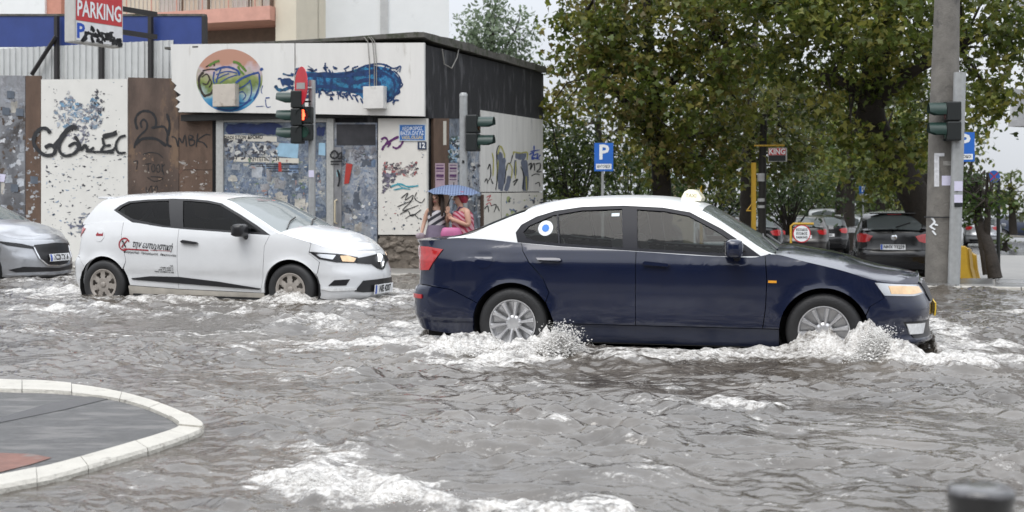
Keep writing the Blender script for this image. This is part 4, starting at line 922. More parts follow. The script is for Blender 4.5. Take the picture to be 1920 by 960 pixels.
# fascia art: a sprayed disc and a long blue scrawl
def disc_mat():
    m, t, b_ = new_mat('sprayed_disc'); N, L = t.nodes, t.links
    tc = N.new('ShaderNodeTexCoord'); sx = N.new('ShaderNodeSeparateXYZ'); L.new(tc.outputs['Object'], sx.inputs[0])
    n_ = N.new('ShaderNodeTexNoise'); n_.inputs['Scale'].default_value = 4; n_.inputs['Detail'].default_value = 6; L.new(tc.outputs['Object'], n_.inputs['Vector'])
    zc = fac(430, 150)[1]
    mr = N.new('ShaderNodeMapRange'); mr.inputs[1].default_value = zc-.6; mr.inputs[2].default_value = zc+.6; L.new(sx.outputs['Z'], mr.inputs[0])
    ad = N.new('ShaderNodeMath'); ad.operation = 'MULTIPLY_ADD'; ad.inputs[1].default_value = .5; L.new(n_.outputs['Fac'], ad.inputs[0]); L.new(mr.outputs[0], ad.inputs[2])
    cr = N.new('ShaderNodeValToRGB'); e = cr.color_ramp.elements
    cols = [(.16, (.01, .10, .28)), (.34, (.02, .20, .42)), (.44, (.10, .30, .45)), (.54, (.36, .45, .44)), (.64, (.12, .17, .04)), (.76, (.24, .28, .09)), (.90, (.50, .40, .42)), (1.0, (.45, .24, .17))]
    e[0].position, e[0].color = cols[0][0], (*cols[0][1], 1); e[1].position, e[1].color = cols[-1][0], (*cols[-1][1], 1)
    for p_, c in cols[1:-1]: q = e.new(p_); q.color = (*c, 1)
    L.new(ad.outputs[0], cr.inputs[0]); L.new(cr.outputs[0], b_.inputs['Base Color']); b_.inputs['Roughness'].default_value = .5; return m
place = pf(FD)
def blob(name, pts, m, parent, lift, dy=FD): return fslab(name, [tuple(p.xy) for p in catmull([(x, y, 0) for x, y in pts], 5, True)], m, parent, dy-lift, 0)
dd = blob('sprayed_disc', [(430+62*math.cos(a)*(1+.03*math.sin(3*a)), 151-59*math.sin(a)) for a in lin(0, 6.283*15/16, 16)], disc_mat(), o1, .002)
strokes('graffiti', [(4, (403, 132), (415, 127), (430, 126), (446, 133), (449, 142)), (3, (402, 134), (400, 150), (403, 157)), (2.5, (415, 128), (408, 145), (406, 156)), (4, (442, 156), (452, 148), (462, 143), (476, 138), (486, 136)), (3.2, (486, 137), (487, 155), (483, 172), (476, 186)), (2.2, (443, 168), (455, 163), (465, 156), (470, 150)), (2.2, (468, 150), (472, 165), (470, 180), (462, 192), (443, 193)), (2, (443, 177), (455, 172), (461, 180), (455, 188)), (5, (488, 132), (493, 128)), (2.2, (405, 140), (425, 134), (445, 137)), (2, (412, 156), (428, 146), (446, 140)), (2, (404, 150), (418, 142), (430, 138)), (2.4, (472, 186), (455, 198), (432, 207), (405, 203))], place, mat('blue_spray', (.02, .06, .22), .5), o1, .006)
strokes('graffiti', [(4.5, (382, 135), (374, 145), (374, 160), (380, 175), (386, 182)), (3, (380, 133), (393, 130), (405, 130)), (2.5, (378, 145), (388, 139), (393, 148), (388, 158), (380, 156)), (2.5, (393, 146), (397, 156), (392, 164)), (4, (384, 180), (395, 176), (400, 168)), (3, (386, 126), (400, 118), (402, 124))], place, mat('brown_spray', (.03, .02, .015), .5), o1, .006)
strokes('graffiti', [(5, (437, 116), (446, 118), (455, 126), (462, 134)), (4, (446, 124), (452, 134), (458, 140)), (5, (392, 124), (402, 117), (412, 114))], place, mat('green_spray', (.10, .19, .03), .5), o1, .0065)
strokes('graffiti', [(1.4, (493, 160), (490, 170), (492, 176)), (1.6, (498, 186), (500, 200), (508, 200)), (1.4, (480, 200), (495, 199)), (2.5, (498, 184), (506, 183))], place, MATS['blue_spray'], o1, .006)
M_CYAN = mottle('cyan_spray', [(.004, .02, .09), (.01, .07, .22), (.03, .26, .46), (.006, .03, .12), (.02, .18, .36), (.005, .02, .08)], 5, .5); M_DBL = mat('deep_blue_spray', (.006, .035, .12), .5, var=.5, scale=9)
bl_ = blob('blue_scrawl', [(560, 136), (580, 134), (610, 137), (650, 134), (672, 128), (700, 124), (728, 128), (745, 142), (752, 158), (744, 178), (726, 188), (705, 183), (685, 190), (672, 178), (645, 172), (610, 171), (580, 170), (560, 166)], M_CYAN, o2, .003)
strokes('graffiti', [(9, (562, 142), (600, 140), (640, 142), (675, 138), (705, 134)), (7, (570, 165), (610, 162), (650, 168), (690, 172), (730, 176)), (8, (640, 150), (665, 155), (690, 150), (715, 158)), (7, (590, 140), (592, 166)), (6, (608, 140), (610, 160)), (5, (622, 148), (620, 168)), (6, (660, 140), (655, 168)), (5, (700, 140), (720, 138), (738, 150), (740, 170)), (4, (740, 140), (750, 152), (747, 168), (738, 182)), (3, (670, 130), (690, 122), (715, 120), (735, 127)), (2.5, (738, 132), (748, 142), (753, 155)), (3, (744, 165), (750, 172), (742, 178)), (2.5, (744, 150), (755, 158), (748, 166)), (3, (645, 175), (650, 184)), (3, (655, 176), (662, 187)), (3, (665, 178), (672, 192)), (3, (636, 172), (640, 182)), (3, (676, 184), (681, 194)), (2.5, (622, 172), (626, 178)), (2.5, (600, 170), (598, 184)), (3, (645, 130), (655, 124)), (3, (722, 184), (730, 190), (740, 182))], place, M_DBL, o2, .006, .25, 4)
strokes('graffiti', [(6, (516, 160), (522, 168), (534, 168), (546, 162)), (3, (530, 138), (540, 141), (550, 142))], place, M_CYAN, o1, .006)
strokes('graffiti', [(13, (527, 155), (536, 153), (551, 156)), (6, (545, 139), (551, 141)), (8, (540, 163), (551, 166)), (4, (521, 148), (528, 147))], place, M_DBL, o1, .0068, .3)
rr = random.Random(77); ln = []
for i in range(70):      # loose sprayed ends round the scrawl
    x = rr.uniform(556, 752); top = rr.random() < .5; y = (132 if top else 176)+rr.uniform(-6, 8)+(8 if x > 690 and not top else 0)
    ln.append((rr.uniform(1.2, 3.6), (x, y), (x+rr.uniform(-9, 9), y+rr.uniform(-6, 6)), (x+rr.uniform(-12, 12), y+rr.uniform(-9, 9))))
strokes('graffiti', ln, place, M_DBL, o2, .008, .4, 6)
# whole sheets among the scraps
def sheets(parent, place, region, n, seed, pals, lift):
    rr = random.Random(seed)
    for i in range(n):
        x, y = rr.uniform(region[0], region[2]), rr.uniform(region[1], region[3]); w, h = rr.uniform(7, 20), rr.uniform(9, 24); pts = []
        for (ax, ay), (bx, by) in zip(((-1, -1), (1, -1), (1, 1), (-1, 1)), ((1, -1), (1, 1), (-1, 1), (-1, -1))):
            for q in range(4):
                t = q/4; pts.append((x+(ax+(bx-ax)*t)*w/2+rr.gauss(0, 1.1), y+(ay+(by-ay)*t)*h/2+rr.gauss(0, 1.1)))
        pts = [(min(max(px, region[0]), region[2]), min(max(py, region[1]), region[3])) for px, py in pts]
        mesh_obj('poster', [place(px, py, lift+i*1e-4) for px, py in pts], [list(range(len(pts)))[::-1]], rr.choice(pals), parent)
PM = [mottle('sheet_%d' % i, c, 7) for i, c in enumerate(([(.30, .33, .38), (.45, .47, .50), (.20, .24, .30)], [(.05, .06, .08), (.12, .14, .18), (.08, .09, .1)], [(.42, .40, .35), (.52, .50, .45), (.25, .22, .2)], [(.08, .13, .22), (.15, .22, .34), (.28, .36, .46)], [(.20, .20, .21), (.33, .33, .34), (.12, .12, .13)]))]
sheets(sw, pf(.02), (421, 308, 609, 465), 34, 91, PM, .0008)
sheets(dr, pf(.018), (643, 280, 704, 465), 12, 92, PM, .0008)
sheets(hoard, pf(.05), (2, 160, 45, 430), 12, 93, [PM[0], PM[2], PM[4]], .0008) if False else None
# side wall print
place = ps(.0)
sslab('poster', [(831, 227), (837, 227), (837, 272), (831, 272)], MATS['cream_paper'], shop, .004, 0)
for x0, x1, m_ in ((816, 834, mat('pink_poster', (.50, .36, .42), .7, var=.15)), (841, 858, mat('mauve_poster', (.46, .40, .42), .7, var=.15))):
    q = sslab('poster', [(x0, 306), (x1, 306), (x1, 352), (x0, 352)], m_, shop, .006, 0)
    for i, y in enumerate((309, 314, 320, 327, 331, 336)): sslab('poster_rule', [(x0+2, y), (x1-2, y), (x1-2, y+(3.4 if i in (1, 3) else 1.6)), (x0+2, y+(3.4 if i in (1, 3) else 1.6))], mat('purple_ink', (.10, .03, .12), .6), q, .008, 0)
scraps('torn_posters', shop, ps(.0), RC(843, 255, 862, 305), 90, 2, 6, [(.15, .25, .38), (.3, .42, .5), (.08, .12, .1), (.5, .52, .53), (.05, .05, .06)], 21, .002)
scraps('torn_posters', shop, ps(.0), RC(843, 305, 901, 430), 120, 2, 6, PALE+DARKS, 22, .002)
place = ps(.02)
M_YEL = mat('yellow_spray', (.42, .40, .10), .5); M_GREYV = mat('greyblue_spray', (.14, .16, .22), .5, var=.3)
strokes('graffiti', [(9, (937, 285), (938, 320), (937, 355)), (7, (945, 296), (943, 330), (940, 358)), (9, (955, 330), (952, 345), (948, 358)), (13, (966, 292), (978, 293), (985, 296)), (8, (980, 300), (984, 325), (983, 358)), (6, (966, 300), (966, 330)), (6, (985, 300), (988, 330), (987, 358))], place, M_GREYV, sp1, .003)
strokes('graffiti', [(2.5, (933, 290), (938, 274), (945, 288), (946, 296)), (2.2, (949, 320), (953, 306), (960, 316), (958, 335)), (2.4, (963, 290), (963, 285), (975, 287), (988, 286), (988, 300)), (2.2, (967, 302), (966, 335)), (2, (934, 300), (931, 340)), (2.2, (986, 330), (987, 357)), (2, (922, 286), (925, 300), (924, 330))], place, M_YEL, sp1, .005)
strokes('graffiti', [(1.6, (936, 272), (931, 285), (932, 330), (929, 357)), (1.6, (961, 290), (957, 305), (950, 310), (946, 345)), (1.8, (976, 312), (982, 330), (980, 357)), (1.8, (914, 318), (918, 308), (920, 328), (915, 340)), (1.6, (908, 342), (912, 335), (914, 345)), (1.8, (920, 335), (924, 345)), (2, (961, 342), (970, 336), (963, 348)), (2, (990, 310), (996, 306), (994, 318), (1001, 306), (1002, 320)), (2.2, (1004, 308), (1012, 306), (1012, 316), (1006, 322), (1015, 322)), (1.8, (996, 330), (1004, 326), (1012, 328)), (1.8, (1003, 345), (1010, 342), (1012, 350))], place, M_SPRAY, sp1, .006)
strokes('graffiti', [(2.4, (992, 290), (1000, 286), (997, 298), (1004, 296)), (2.4, (1001, 273), (1001, 285)), (2.4, (1000, 292), (1008, 288), (1006, 298), (1013, 290)), (2, (994, 284), (1012, 281)), (2, (995, 294), (1012, 299))], place, mat('blue_tag', (.03, .08, .40), .5), sp1, .006)
strokes('graffiti', [(1.5, (912, 370), (920, 366), (914, 376), (922, 374)), (1.5, (911, 384), (918, 380), (921, 386))], ps(.025), mat('red_tag', (.5, .05, .06), .5), sp3, .004)
strokes('graffiti', [(1.8, (908, 392), (914, 386), (916, 398)), (1.8, (920, 386), (930, 384), (926, 398)), (1.8, (932, 386), (936, 396))], ps(.025), M_SPRAY, sp3, .005)
scraps('flaking_paint', sp2, ps(.02), RC(942, 362, 1016, 420), 60, 2, 7, [(.15, .2, .3), (.4, .45, .2), (.08, .08, .1), (.5, .5, .5)], 23)

# ------------------------------------------------------------------ hoarding to the left: boards, corrugated sheet, blue panel
hoard = empty('hoarding', uv(-8, .05), 0, 'tall hoarding of papered, white and brown boards left of the shop', 'hoarding')
hoard.matrix_world = MB_W.copy()
BD = .05
fslab('board', [(-150, 140), (47, 142), (47, 520), (-150, 520)], M_MOT3, hoard, BD, .04)
fslab('board', [(48, 142), (76, 142), (76, 520), (48, 520)], M_RUSTB, hoard, BD-.01, .04)
hb = fslab('board', [(77, 149), (239, 148), (239, 520), (77, 520)], mat('white_hoarding', (.70, .69, .65), .6, var=.05, scale=3, dirt=(.50, .48, .44), dscale=1.6, dth=.66), hoard, BD-.01, .04)
hr = fslab('board', [(240, 145), (321, 147), (326, 155), (330, 170), (334, 185), (332, 200), (335, 212), (335, 520), (240, 520)], mat('dark_brown_board', (.085, .058, .045), .7, var=.55, scale=2, bump=.25, bscale=25, dirt=(.17, .11, .07), dscale=1.6, dth=.54, stretch=(1, 1, .5)), hoard, BD, .04)
fslab('board', [(336, 211), (398, 213), (398, 318), (336, 318)], M_RUSTB, hoard, BD+.005, .04)
fslab('board', [(336, 319), (398, 319), (398, 520), (336, 520)], M_RUSTB, hoard, BD+.005, .04)
fslab('gap_strip', [(399, 214), (404, 214), (404, 520), (399, 520)], MATS['corner_black'], hoard, BD+.01, .05)  # black strip paints the dark of the gap beside the window post
place = pf(BD-.01)
scraps('torn_posters', hb, place, [(105, 205), (128, 172), (140, 190), (160, 200), (175, 185), (188, 195), (192, 240), (150, 242), (110, 240)], 330, 1.5, 7, [(.25, .32, .40), (.38, .42, .47), (.16, .28, .40), (.50, .50, .50), (.22, .22, .25), (.12, .13, .16)], 31)
scraps('torn_posters', hb, place, [(175, 168), (195, 172), (196, 205), (185, 215), (172, 185)], 45, 1.2, 5, DARKS, 32, .009)
scraps('torn_posters', hb, place, [(100, 165), (108, 165), (108, 235), (102, 235)], 26, 1.2, 4, [(.2, .2, .21), (.3, .3, .3)], 33)
scraps('torn_posters', hb, place, [(120, 235), (170, 240), (165, 285), (140, 285)], 80, 1.5, 6, [(.06, .06, .08), (.2, .2, .24), (.3, .31, .36), (.12, .12, .15)], 34)
scraps('torn_posters', hb, place, RC(85, 285, 235, 345), 110, .8, 4, DARKS+PALE[1:3], 35, aniso=2.2)
scraps('torn_posters', hb, place, RC(85, 345, 235, 440), 130, .8, 4.5, DARKS+[(.2, .3, .45), (.3, .31, .33)], 36, aniso=2.0)
scraps('torn_posters', hb, place, [(130, 420), (150, 400), (190, 398), (170, 440), (135, 445)], 40, 2, 8, [(.08, .09, .13), (.14, .15, .2), (.3, .33, .38)], 37, .008, 2.2)
scraps('torn_posters', hb, place, RC(78, 150, 238, 300), 60, .7, 3, DARKS+PALE, 38, aniso=2)
place = pf(BD-.03)
strokes('graffiti', [(7, (94, 250), (88, 242), (77, 241), (66, 252), (63, 268), (72, 282), (85, 291), (100, 289), (103, 278), (94, 272), (84, 277)), (9, (102, 275), (112, 262), (124, 246), (136, 238), (144, 242)), (5.5, (124, 248), (112, 270), (112, 284), (122, 292), (138, 288), (147, 277), (140, 268), (128, 275)), (6, (140, 255), (148, 268), (152, 280), (160, 272), (166, 283), (176, 276)), (9, (192, 256), (210, 252), (219, 248)), (5, (192, 258), (196, 272), (208, 272)), (5, (196, 272), (190, 284), (210, 282), (216, 276)), (4.5, (236, 254), (224, 258), (217, 272), (222, 286), (236, 286)), (4, (160, 284), (190, 285), (214, 286))], place, mat('faded_black_spray', (.02, .021, .024), .55, var=.5, scale=6), hb, .0, .15)
place = pf(BD)
strokes('graffiti', [(4.5, (258, 243), (254, 228), (258, 215), (270, 208), (284, 211), (292, 222), (292, 236), (284, 240)), (3.6, (266, 240), (264, 230), (270, 224), (276, 232), (274, 243), (262, 255), (254, 268), (252, 278)), (4, (284, 240), (298, 238), (308, 238), (314, 250), (314, 270), (322, 275)), (5.5, (254, 272), (264, 262), (280, 259), (296, 262), (312, 274)), (5, (313, 213), (318, 232), (316, 255))], place, M_SPRAY, hr, .004, .2)
strokes('graffiti', [(1.6, (268, 290), (280, 286), (296, 288), (306, 296)), (1.6, (250, 304), (258, 302), (256, 318)), (1.8, (272, 308), (284, 306)), (1.8, (278, 307), (278, 322)), (1.6, (284, 314), (288, 308), (291, 318), (286, 322), (284, 314)), (1.6, (294, 312), (298, 308), (300, 320), (295, 322), (294, 312)), (1.8, (304, 306), (304, 322)), (1.8, (309, 308), (304, 315), (308, 328)), (1.4, (276, 332), (290, 340), (305, 335), (300, 332), (282, 331)), (1.6, (274, 350), (276, 362), (284, 348), (286, 360), (294, 348), (296, 360))], place, M_SPRAY, hr, .004, .2)
strokes('graffiti', [(2.4, (322, 256), (330, 260), (334, 275), (336, 258), (342, 268), (347, 253), (350, 275)), (2.4, (354, 254), (356, 272), (364, 270), (364, 263), (356, 262), (363, 257), (355, 253)), (2.4, (371, 250), (368, 276)), (2.4, (386, 252), (371, 263), (382, 268), (389, 277)), (2.2, (386, 252), (395, 253))], pf(BD+.005), M_SPRAY, hr, .006, .2)
scraps('torn_posters', hoard, pf(BD), RC(2, 160, 46, 430), 120, 2, 9, [(.30, .32, .36), (.38, .40, .43), (.16, .17, .2), (.10, .075, .06), (.45, .46, .48)], 41)
scraps('torn_posters', hoard, pf(BD-.01), RC(50, 230, 74, 430), 60, 2, 7, [(.30, .31, .33), (.38, .39, .4), (.13, .09, .07)], 42)
sheets(hoard, pf(BD), (2, 160, 45, 430), 12, 93, [PM[0], PM[2], PM[4]], .0008)
scraps('flaking_paint', hoard, pf(BD), RC(242, 285, 334, 375), 70, 1.2, 5, [(.16, .10, .07), (.22, .15, .10), (.10, .065, .05), (.30, .26, .22)], 44)
scraps('flaking_paint', hoard, pf(BD+.005), RC(338, 300, 396, 370), 60, 1.5, 6, [(.35, .33, .31), (.25, .2, .17), (.12, .07, .05)], 43)
fslab('notice', [(0, 326), (11, 327), (8, 341), (0, 341)], mat('lilac_paper', (.62, .60, .75), .6), hoard, BD-.012, 0)
for x, y in ((20, 177), (11, 208), (37, 210), (27, 352), (64, 337)): fslab('poster', [(x-7, y-7), (x+7, y-6), (x+7, y+8), (x-7, y+7)], mat('slate_print', (.10, .12, .15), .6, var=.3), hoard, BD-.015, 0)
# corrugated sheets
M_CORR = mat('corrugated_white', (.58, .59, .58), .5, .1, var=.08, scale=5, dirt=(.36, .34, .31), dscale=2, dth=.62)
CD = .45
for x0, x1 in ((-140, 105), (106, 189), (190, 282), (283, 325)):
    a0, z0 = fac(x0, 150, CD); a1, z1 = fac(x1, 88, CD); z1 = fac(110, 86, CD)[1]; z0 = fac(110, 200, CD)[1]
    V = []; a = a0; pitch = .155; prof = [(0, 0), (.075, 0), (.085, .035), (.135, .035), (.145, 0)]
    cs = []
    while a < a1:
        for q, e in prof:
            if a+q < a1: cs.append((a+q, e))
        a += pitch
    cs.append((a1, 0))
    V = [(q, CD-e, z) for z in (z0, z1) for q, e in cs]; k = len(cs)
    mesh_obj('corrugated_sheet', V, [(i, i+1, k+i+1, k+i) for i in range(k-1)], M_CORR, hoard)
M_POST = mat('black_steel', (.022, .020, .020), .5, var=.2)
for px in (107, 191, 283):
    a, z = fac(px, 150, CD-.08); z1 = fac(px, 30, CD-.08)[1]
    b = MB(); b.box((a-.04, CD-.13, z-.3), (a+.04, CD-.05, z1)); b.build('steel_post', M_POST, hoard)
p0 = fac(62, 140, CD-.12); p1 = fac(108, 68, CD-.12)
b = MB(); b.tube([(p0[0], CD-.16, p0[1]), (p1[0], CD-.16, p1[1])], .045, 6); b.build('brace', M_POST, hoard)
bp_ = fslab('blue_panel', [(-150, 30), (380, 30), (380, 88), (-150, 88)], mat('blue_panel', (.028, .055, .22), .45, var=.15, scale=2), hoard, CD+.02, .06)
fslab('panel_rim', [(-150, 26), (383, 26), (383, 30), (-150, 30)], MATS['mossy_concrete'], bp_, CD, .1)
fslab('panel_rim', [(378, 30), (384, 30), (384, 88), (378, 88)], M_POST, bp_, CD, .1)
# projecting car-park sign
pc = at(168, 40, 21.0)
psn = empty('parking_sign', (pc.x-.25, pc.y, 0), R(60), 'red and white PARKING sign box above the left hoarding', 'sign')
zc0, zc1 = CAMZ+(HOR-78)*21/FPX, CAMZ+(HOR+45)*21/FPX
b = MB(); b.box((0, 0, zc0), (1.05, .24, zc1), None, .02); b.build('box', mat('sign_casing', (.50, .49, .46), .5, var=.1), psn)
zm = CAMZ+(HOR-38)*21/FPX
fn_ = lambda z0, z1, y, nm, m_: mesh_obj(nm, [(.03, y, z0), (1.02, y, z0), (1.02, y, z1), (.03, y, z1)], [(0, 1, 2, 3)], m_, psn)
fr = fn_(zm+.01, zc1-.05, -.006, 'red_field', mat('sign_red', (.50, .045, .05), .4))
fw = fn_(zc0+.03, zm, -.006, 'lower_field', mat('sign_white', (.70, .70, .70), .4))
text_obj('lettering', 'PARKING', lambda a, c: Vector((.525+a, -.010, zm+.20+c)), MATS['sticker_white'], fr, .37, .008, sx=.62)
text_obj('lettering', 'P', lambda a, c: Vector((.12+a, -.010, zm-.17+c)), M_PBLUE, fw, .34, .01)
rr = random.Random(9); ln = []
for i in range(22):
    x = rr.uniform(.26, .9); z = zm-.18+rr.uniform(-.09, .09); ln.append((rr.uniform(.03, .07), (x, z), (x+rr.uniform(-.12, .12), z+rr.uniform(-.08, .08)), (x+rr.uniform(-.1, .1), z+rr.uniform(-.08, .08))))
strokes('graffiti', ln, lambda x, y, l: Vector((x, -.008-l, y)), M_SPRAY, fw, .001)
b = MB(); b.box((1.05, .06, zm+.3), (1.9, .14, zm+.38)); b.box((1.05, .06, zm-.1), (1.9, .14, zm-.02)); b.build('bracket', M_POST, psn)
# ------------------------------------------------------------------ signals, signs, poles
M_GALV = mat('galvanised', (.36, .37, .37), .42, .35, var=.15, scale=12)
M_SIG = mat('signal_green', (.012, .035, .028), .4, var=.15)
M_SIGD = mat('signal_black', (.010, .013, .013), .45)
M_CONC = mat('pole_concrete', (.155, .145, .13), .8, var=.3, scale=5, bump=.5, bscale=40, dirt=(.09, .085, .08), dscale=2, dth=.56)
M_NOENT = mat('no_entry_red', (.52, .02, .035), .4, var=.08)
M_SBLUE = mat('sign_blue', (.02, .13, .50), .4, var=.06)
M_YELP = mat('yellow_paint', (.45, .27, .02), .45, var=.15, dirt=(.30, .2, .06), dscale=3, dth=.62)
def base(px, d, z=None):
    """ground point at photo column px lying d metres behind the shop-front line"""
    k = (px-960)/FPX; # CN+UX*a+VX*d : X = k*Y
    a = (k*(CN.y+VX.y*d)-(CN.x+VX.x*d))/(UX.x-k*UX.y); p = uv(a, d); p.z = zg(d) if z is None else z; return p
def zat(py, Y): return CAMZ-(py-HOR)*Y/FPX
def visor(b, M, r, ln):
    """open hood over a lamp: half tube along local -y"""
    V = []; n = 12
    for yy, cut in ((0, 0), (-ln, .25)):
        for i in range(n+1):
            t = R(-20+220*i/n); V.append(M @ Vector((r*math.cos(t), yy*(1 if math.sin(t) > -.1 else .55), r*math.sin(t))))
    b.add(V, [(i, i+1, n+2+i, n+1+i) for i in range(n)])
def signal_head(parent, loc, rz, lamps, r=.10, lit=None, hs=.27, ln=.2):
    """housing with one round lamp per entry; faces local -y"""
    o = bpy.data.objects.new('signal_head', None); o.location = loc; o.rotation_euler = (0, 0, rz); link(o, parent)
    n = len(lamps)
    for i, c in enumerate(lamps):
        zc = (n-1)/2*hs-i*hs
        b = MB(); b.box((-.15, 0, zc-hs/2+.004), (.15, .2, zc+hs/2-.004), None, .02); b.build('housing', M_SIGD, o)
        V = [(r*math.cos(t)*.95, -.006, zc+r*math.sin(t)*.95) for t in lin(0, 6.283*19/20, 20)]
        mesh_obj('lens', V, [list(range(20))], mat('lens_'+c, {'red': (.10, .01, .01), 'amber': (.12, .06, .01), 'green': (.02, .07, .05)}[c], .25, coat=.6), o)
        b = MB(); visor(b, Matrix.Translation((0, -.004, zc)), r*1.12, ln); b.build('visor', M_SIG, o, True)
    return o
# signal beside the shop front
p = base(585, -1.35); Y = p.y; sA = empty('traffic_light', p, 0, 'traffic light with no-entry disc and lit red pedestrian figure', 'traffic light')
zt = zat(163, Y)
b = MB(); b.tube([(0, 0, -.1), (0, 0, zt)], .062, 14); b.lathe([(.12, 0), (.12, .02), (.07, .05), (.062, .3)], 14); b.build('pole', M_GALV, sA, True, 40)
h1 = signal_head(sA, (-.34, -.05, zat(233, Y)), R(-92), ('red', 'amber', 'green'), .115, None, .31, .26)
h2 = signal_head(sA, (-.13, -.16, zat(245, Y)), R(-8), ('red', 'green'), .10, None, .30, .07)
# the red standing figure, lit
fig = [(-.018, .078), (-.03, .03), (-.034, -.02), (-.018, -.03), (-.018, -.09), (.018, -.09), (.018, -.03), (.034, -.02), (.03, .03), (.018, .078), (.022, .095), (.012, .112), (-.012, .112), (-.022, .095)]
mesh_obj('red_figure', [(x*1.15, -.012, .15+z*.9-.01) for x, z in fig], [list(range(len(fig)))[::-1]], mat('lit_red_figure', (1, .2, .1), .5, emit=((1, .09, .03), 4)), h2)
b = MB(); b.box((-.3, -.06, zat(205, Y)), (0, -.03, zat(205, Y)+.03)); b.box((-.3, -.06, zat(270, Y)), (0, -.03, zat(270, Y)+.03)); b.build('bracket', M_SIGD, sA)
Md = Matrix.Translation((-.17, -.16, zat(175, Y))) @ Matrix.Rotation(R(-62), 4, 'Z') @ Matrix.Rotation(R(4), 4, 'Y')
n = 32; r = .335
V = [Md @ Vector((r*math.cos(t), 0, r*math.sin(t))) for t in lin(0, 6.283*31/32, n)]+[Md @ Vector((r*math.cos(t), .012, r*math.sin(t))) for t in lin(0, 6.283*31/32, n)]
ne = mesh_obj('no_entry_disc', V, [list(range(n)), list(range(2*n-1, n-1, -1))]+[(i, n+i, n+(i+1) % n, (i+1) % n) for i in range(n)], M_NOENT, sA)
mesh_obj('white_bar', [Md @ Vector(q) for q in ((-.23, -.004, -.055), (.23, -.004, -.055), (.23, -.004, .055), (-.23, -.004, .055))], [(0, 1, 2, 3)], mat('grubby_bar', (.34, .32, .31), .5), ne)
b = MB(); b.tube([(-.16, -.15, zat(178, Y)), (0, -.06, zat(178, Y)), (.02, 0, zat(178, Y))], .018, 6); b.build('clamp', M_GALV, sA)
mesh_obj('notice', [(-.05, -.066, zat(345, Y)), (.045, -.066, zat(345, Y)), (.045, -.066, zat(332, Y)), (-.05, -.066, zat(332, Y))], [(0, 1, 2, 3)], MATS['lilac_paper'], sA)
# signal by the corner with visors to the right
p = base(869, -.42); Y = p.y; sB = empty('traffic_light', p, 0, 'traffic light pole in front of shop corner, green visors pointing right', 'traffic light')
zt = zat(188, Y)
b = MB(); b.tube([(0, 0, -.1), (0, 0, zt)], .072, 14); b.lathe([(0, zt+.02), (.05, zt+.018), (.074, zt-.01), (.074, zt-.05)], 14); b.build('pole', M_GALV, sB, True, 40)
signal_head(sB, (.27, -.02, zat(262, Y)), R(78), ('red', 'green'), .115, None, .32, .27)
b = MB(); b.box((-.0, -.04, zat(233, Y)), (.24, -.0, zat(233, Y)+.05)); b.box((0, -.04, zat(291, Y)), (.24, 0, zat(291, Y)+.04)); b.build('bracket', M_SIGD, sB)
b = MB(); b.box((-.02, -.085, zat(318, Y)), (.02, -.073, zat(313, Y))); b.build('pole_tag', M_SIGD, sB)
# right-hand signal and concrete pole
p = base(1794, -1.25); Y = p.y; sC = empty('traffic_light', (p.x, p.y, .06), 0, 'grey traffic light pole with papers stuck on, beside the concrete pole', 'traffic light')
zt = zat(136, Y)-.06; q = at(1798, 136, Y)
b = MB(); b.tube([(-.05, 0, -.1), (.0, 0, zt*.5), (.045, 0, zt)], .088, 16); b.lathe([(.15, 0), (.15, .03), (.09, .05)], 14); b.build('pole', M_GALV, sC, True, 40)
signal_head(sC, (-.17, -.01, zat(228, Y)-.06), R(-98), ('red', 'green'), .12, None, .29, .24)
b = MB(); b.box((-.2, -.03, zat(193, Y)-.08), (.02, .02, zat(193, Y)-.05)); b.box((-.2, -.03, zat(262, Y)-.08), (.02, .02, zat(262, Y)-.05)); b.build('bracket', M_SIGD, sC)
for y0, y1, m_ in ((340, 358, MATS['lilac_paper']), (365, 380, MATS['lilac_paper']), (380, 388, M_SIGD)):
    z0, z1 = zat(y1, Y)-.06, zat(y0, Y)-.06
    mesh_obj('notice', [(-.07, -.095, z0), (.05, -.1, z0), (.05, -.1, z1), (-.07, -.095, z1)], [(0, 1, 2, 3)], m_, sC)
p = base(1767, -.95); Y = p.y; zt = zat(-60, Y)
pole = empty('concrete_pole', (p.x, p.y, .06), 0, 'thick concrete utility pole with flyers on the right pavement', 'pole')
b = MB(); b.tube([(0, 0, -.1), (.0, 0, .0), (.02, 0, zt*.5), (.085, 0, zt)], [.26, .255, .215, .172], 24); b.build('shaft', M_CONC, pole, True, 50)
b = MB(); b.lathe([(.262, 1.03), (.2635, 1.04), (.262, 1.05)], 24); b.build('joint_band', MATS['corner_black'], pole)
def on_pole(px0, py0, px1, py1, rad, m_, nm='flyer'):
    a0 = math.asin(max(-.99, min(.99, ((px0-1767)*Y/FPX)/rad))); a1 = math.asin(max(-.99, min(.99, ((px1-1767)*Y/FPX)/rad)))
    V = []
    for t in lin(a0, a1, 5):
        for yy in (py1, py0): V.append(((rad+.006)*math.sin(t)+.01, -(rad+.006)*math.cos(t), zat(yy, Y)-.06))
    mesh_obj(nm, V, [(2*i, 2*i+2, 2*i+3, 2*i+1) for i in range(4)], m_, pole, True)
on_pole(1756, 330, 1780, 348, .225, MATS['lilac_paper']); on_pole(1745, 290, 1752, 350, .225, mat('white_flyer', (.6, .6, .62), .7, var=.25, scale=20)); on_pole(1745, 288, 1760, 294, .228, MATS['white_flyer']); on_pole(1758, 303, 1774, 311, .225, mat('worn_flyer', (.3, .29, .27), .7, var=.4, scale=14))
ppl = lambda x, y, l: Vector(((.245)*math.sin(math.asin(max(-.98, min(.98, (x-1767)*Y/FPX/.25))))+.005, -.25*math.cos(math.asin(max(-.98, min(.98, (x-1767)*Y/FPX/.25))))-l-.002, zat(y, Y)-.06))
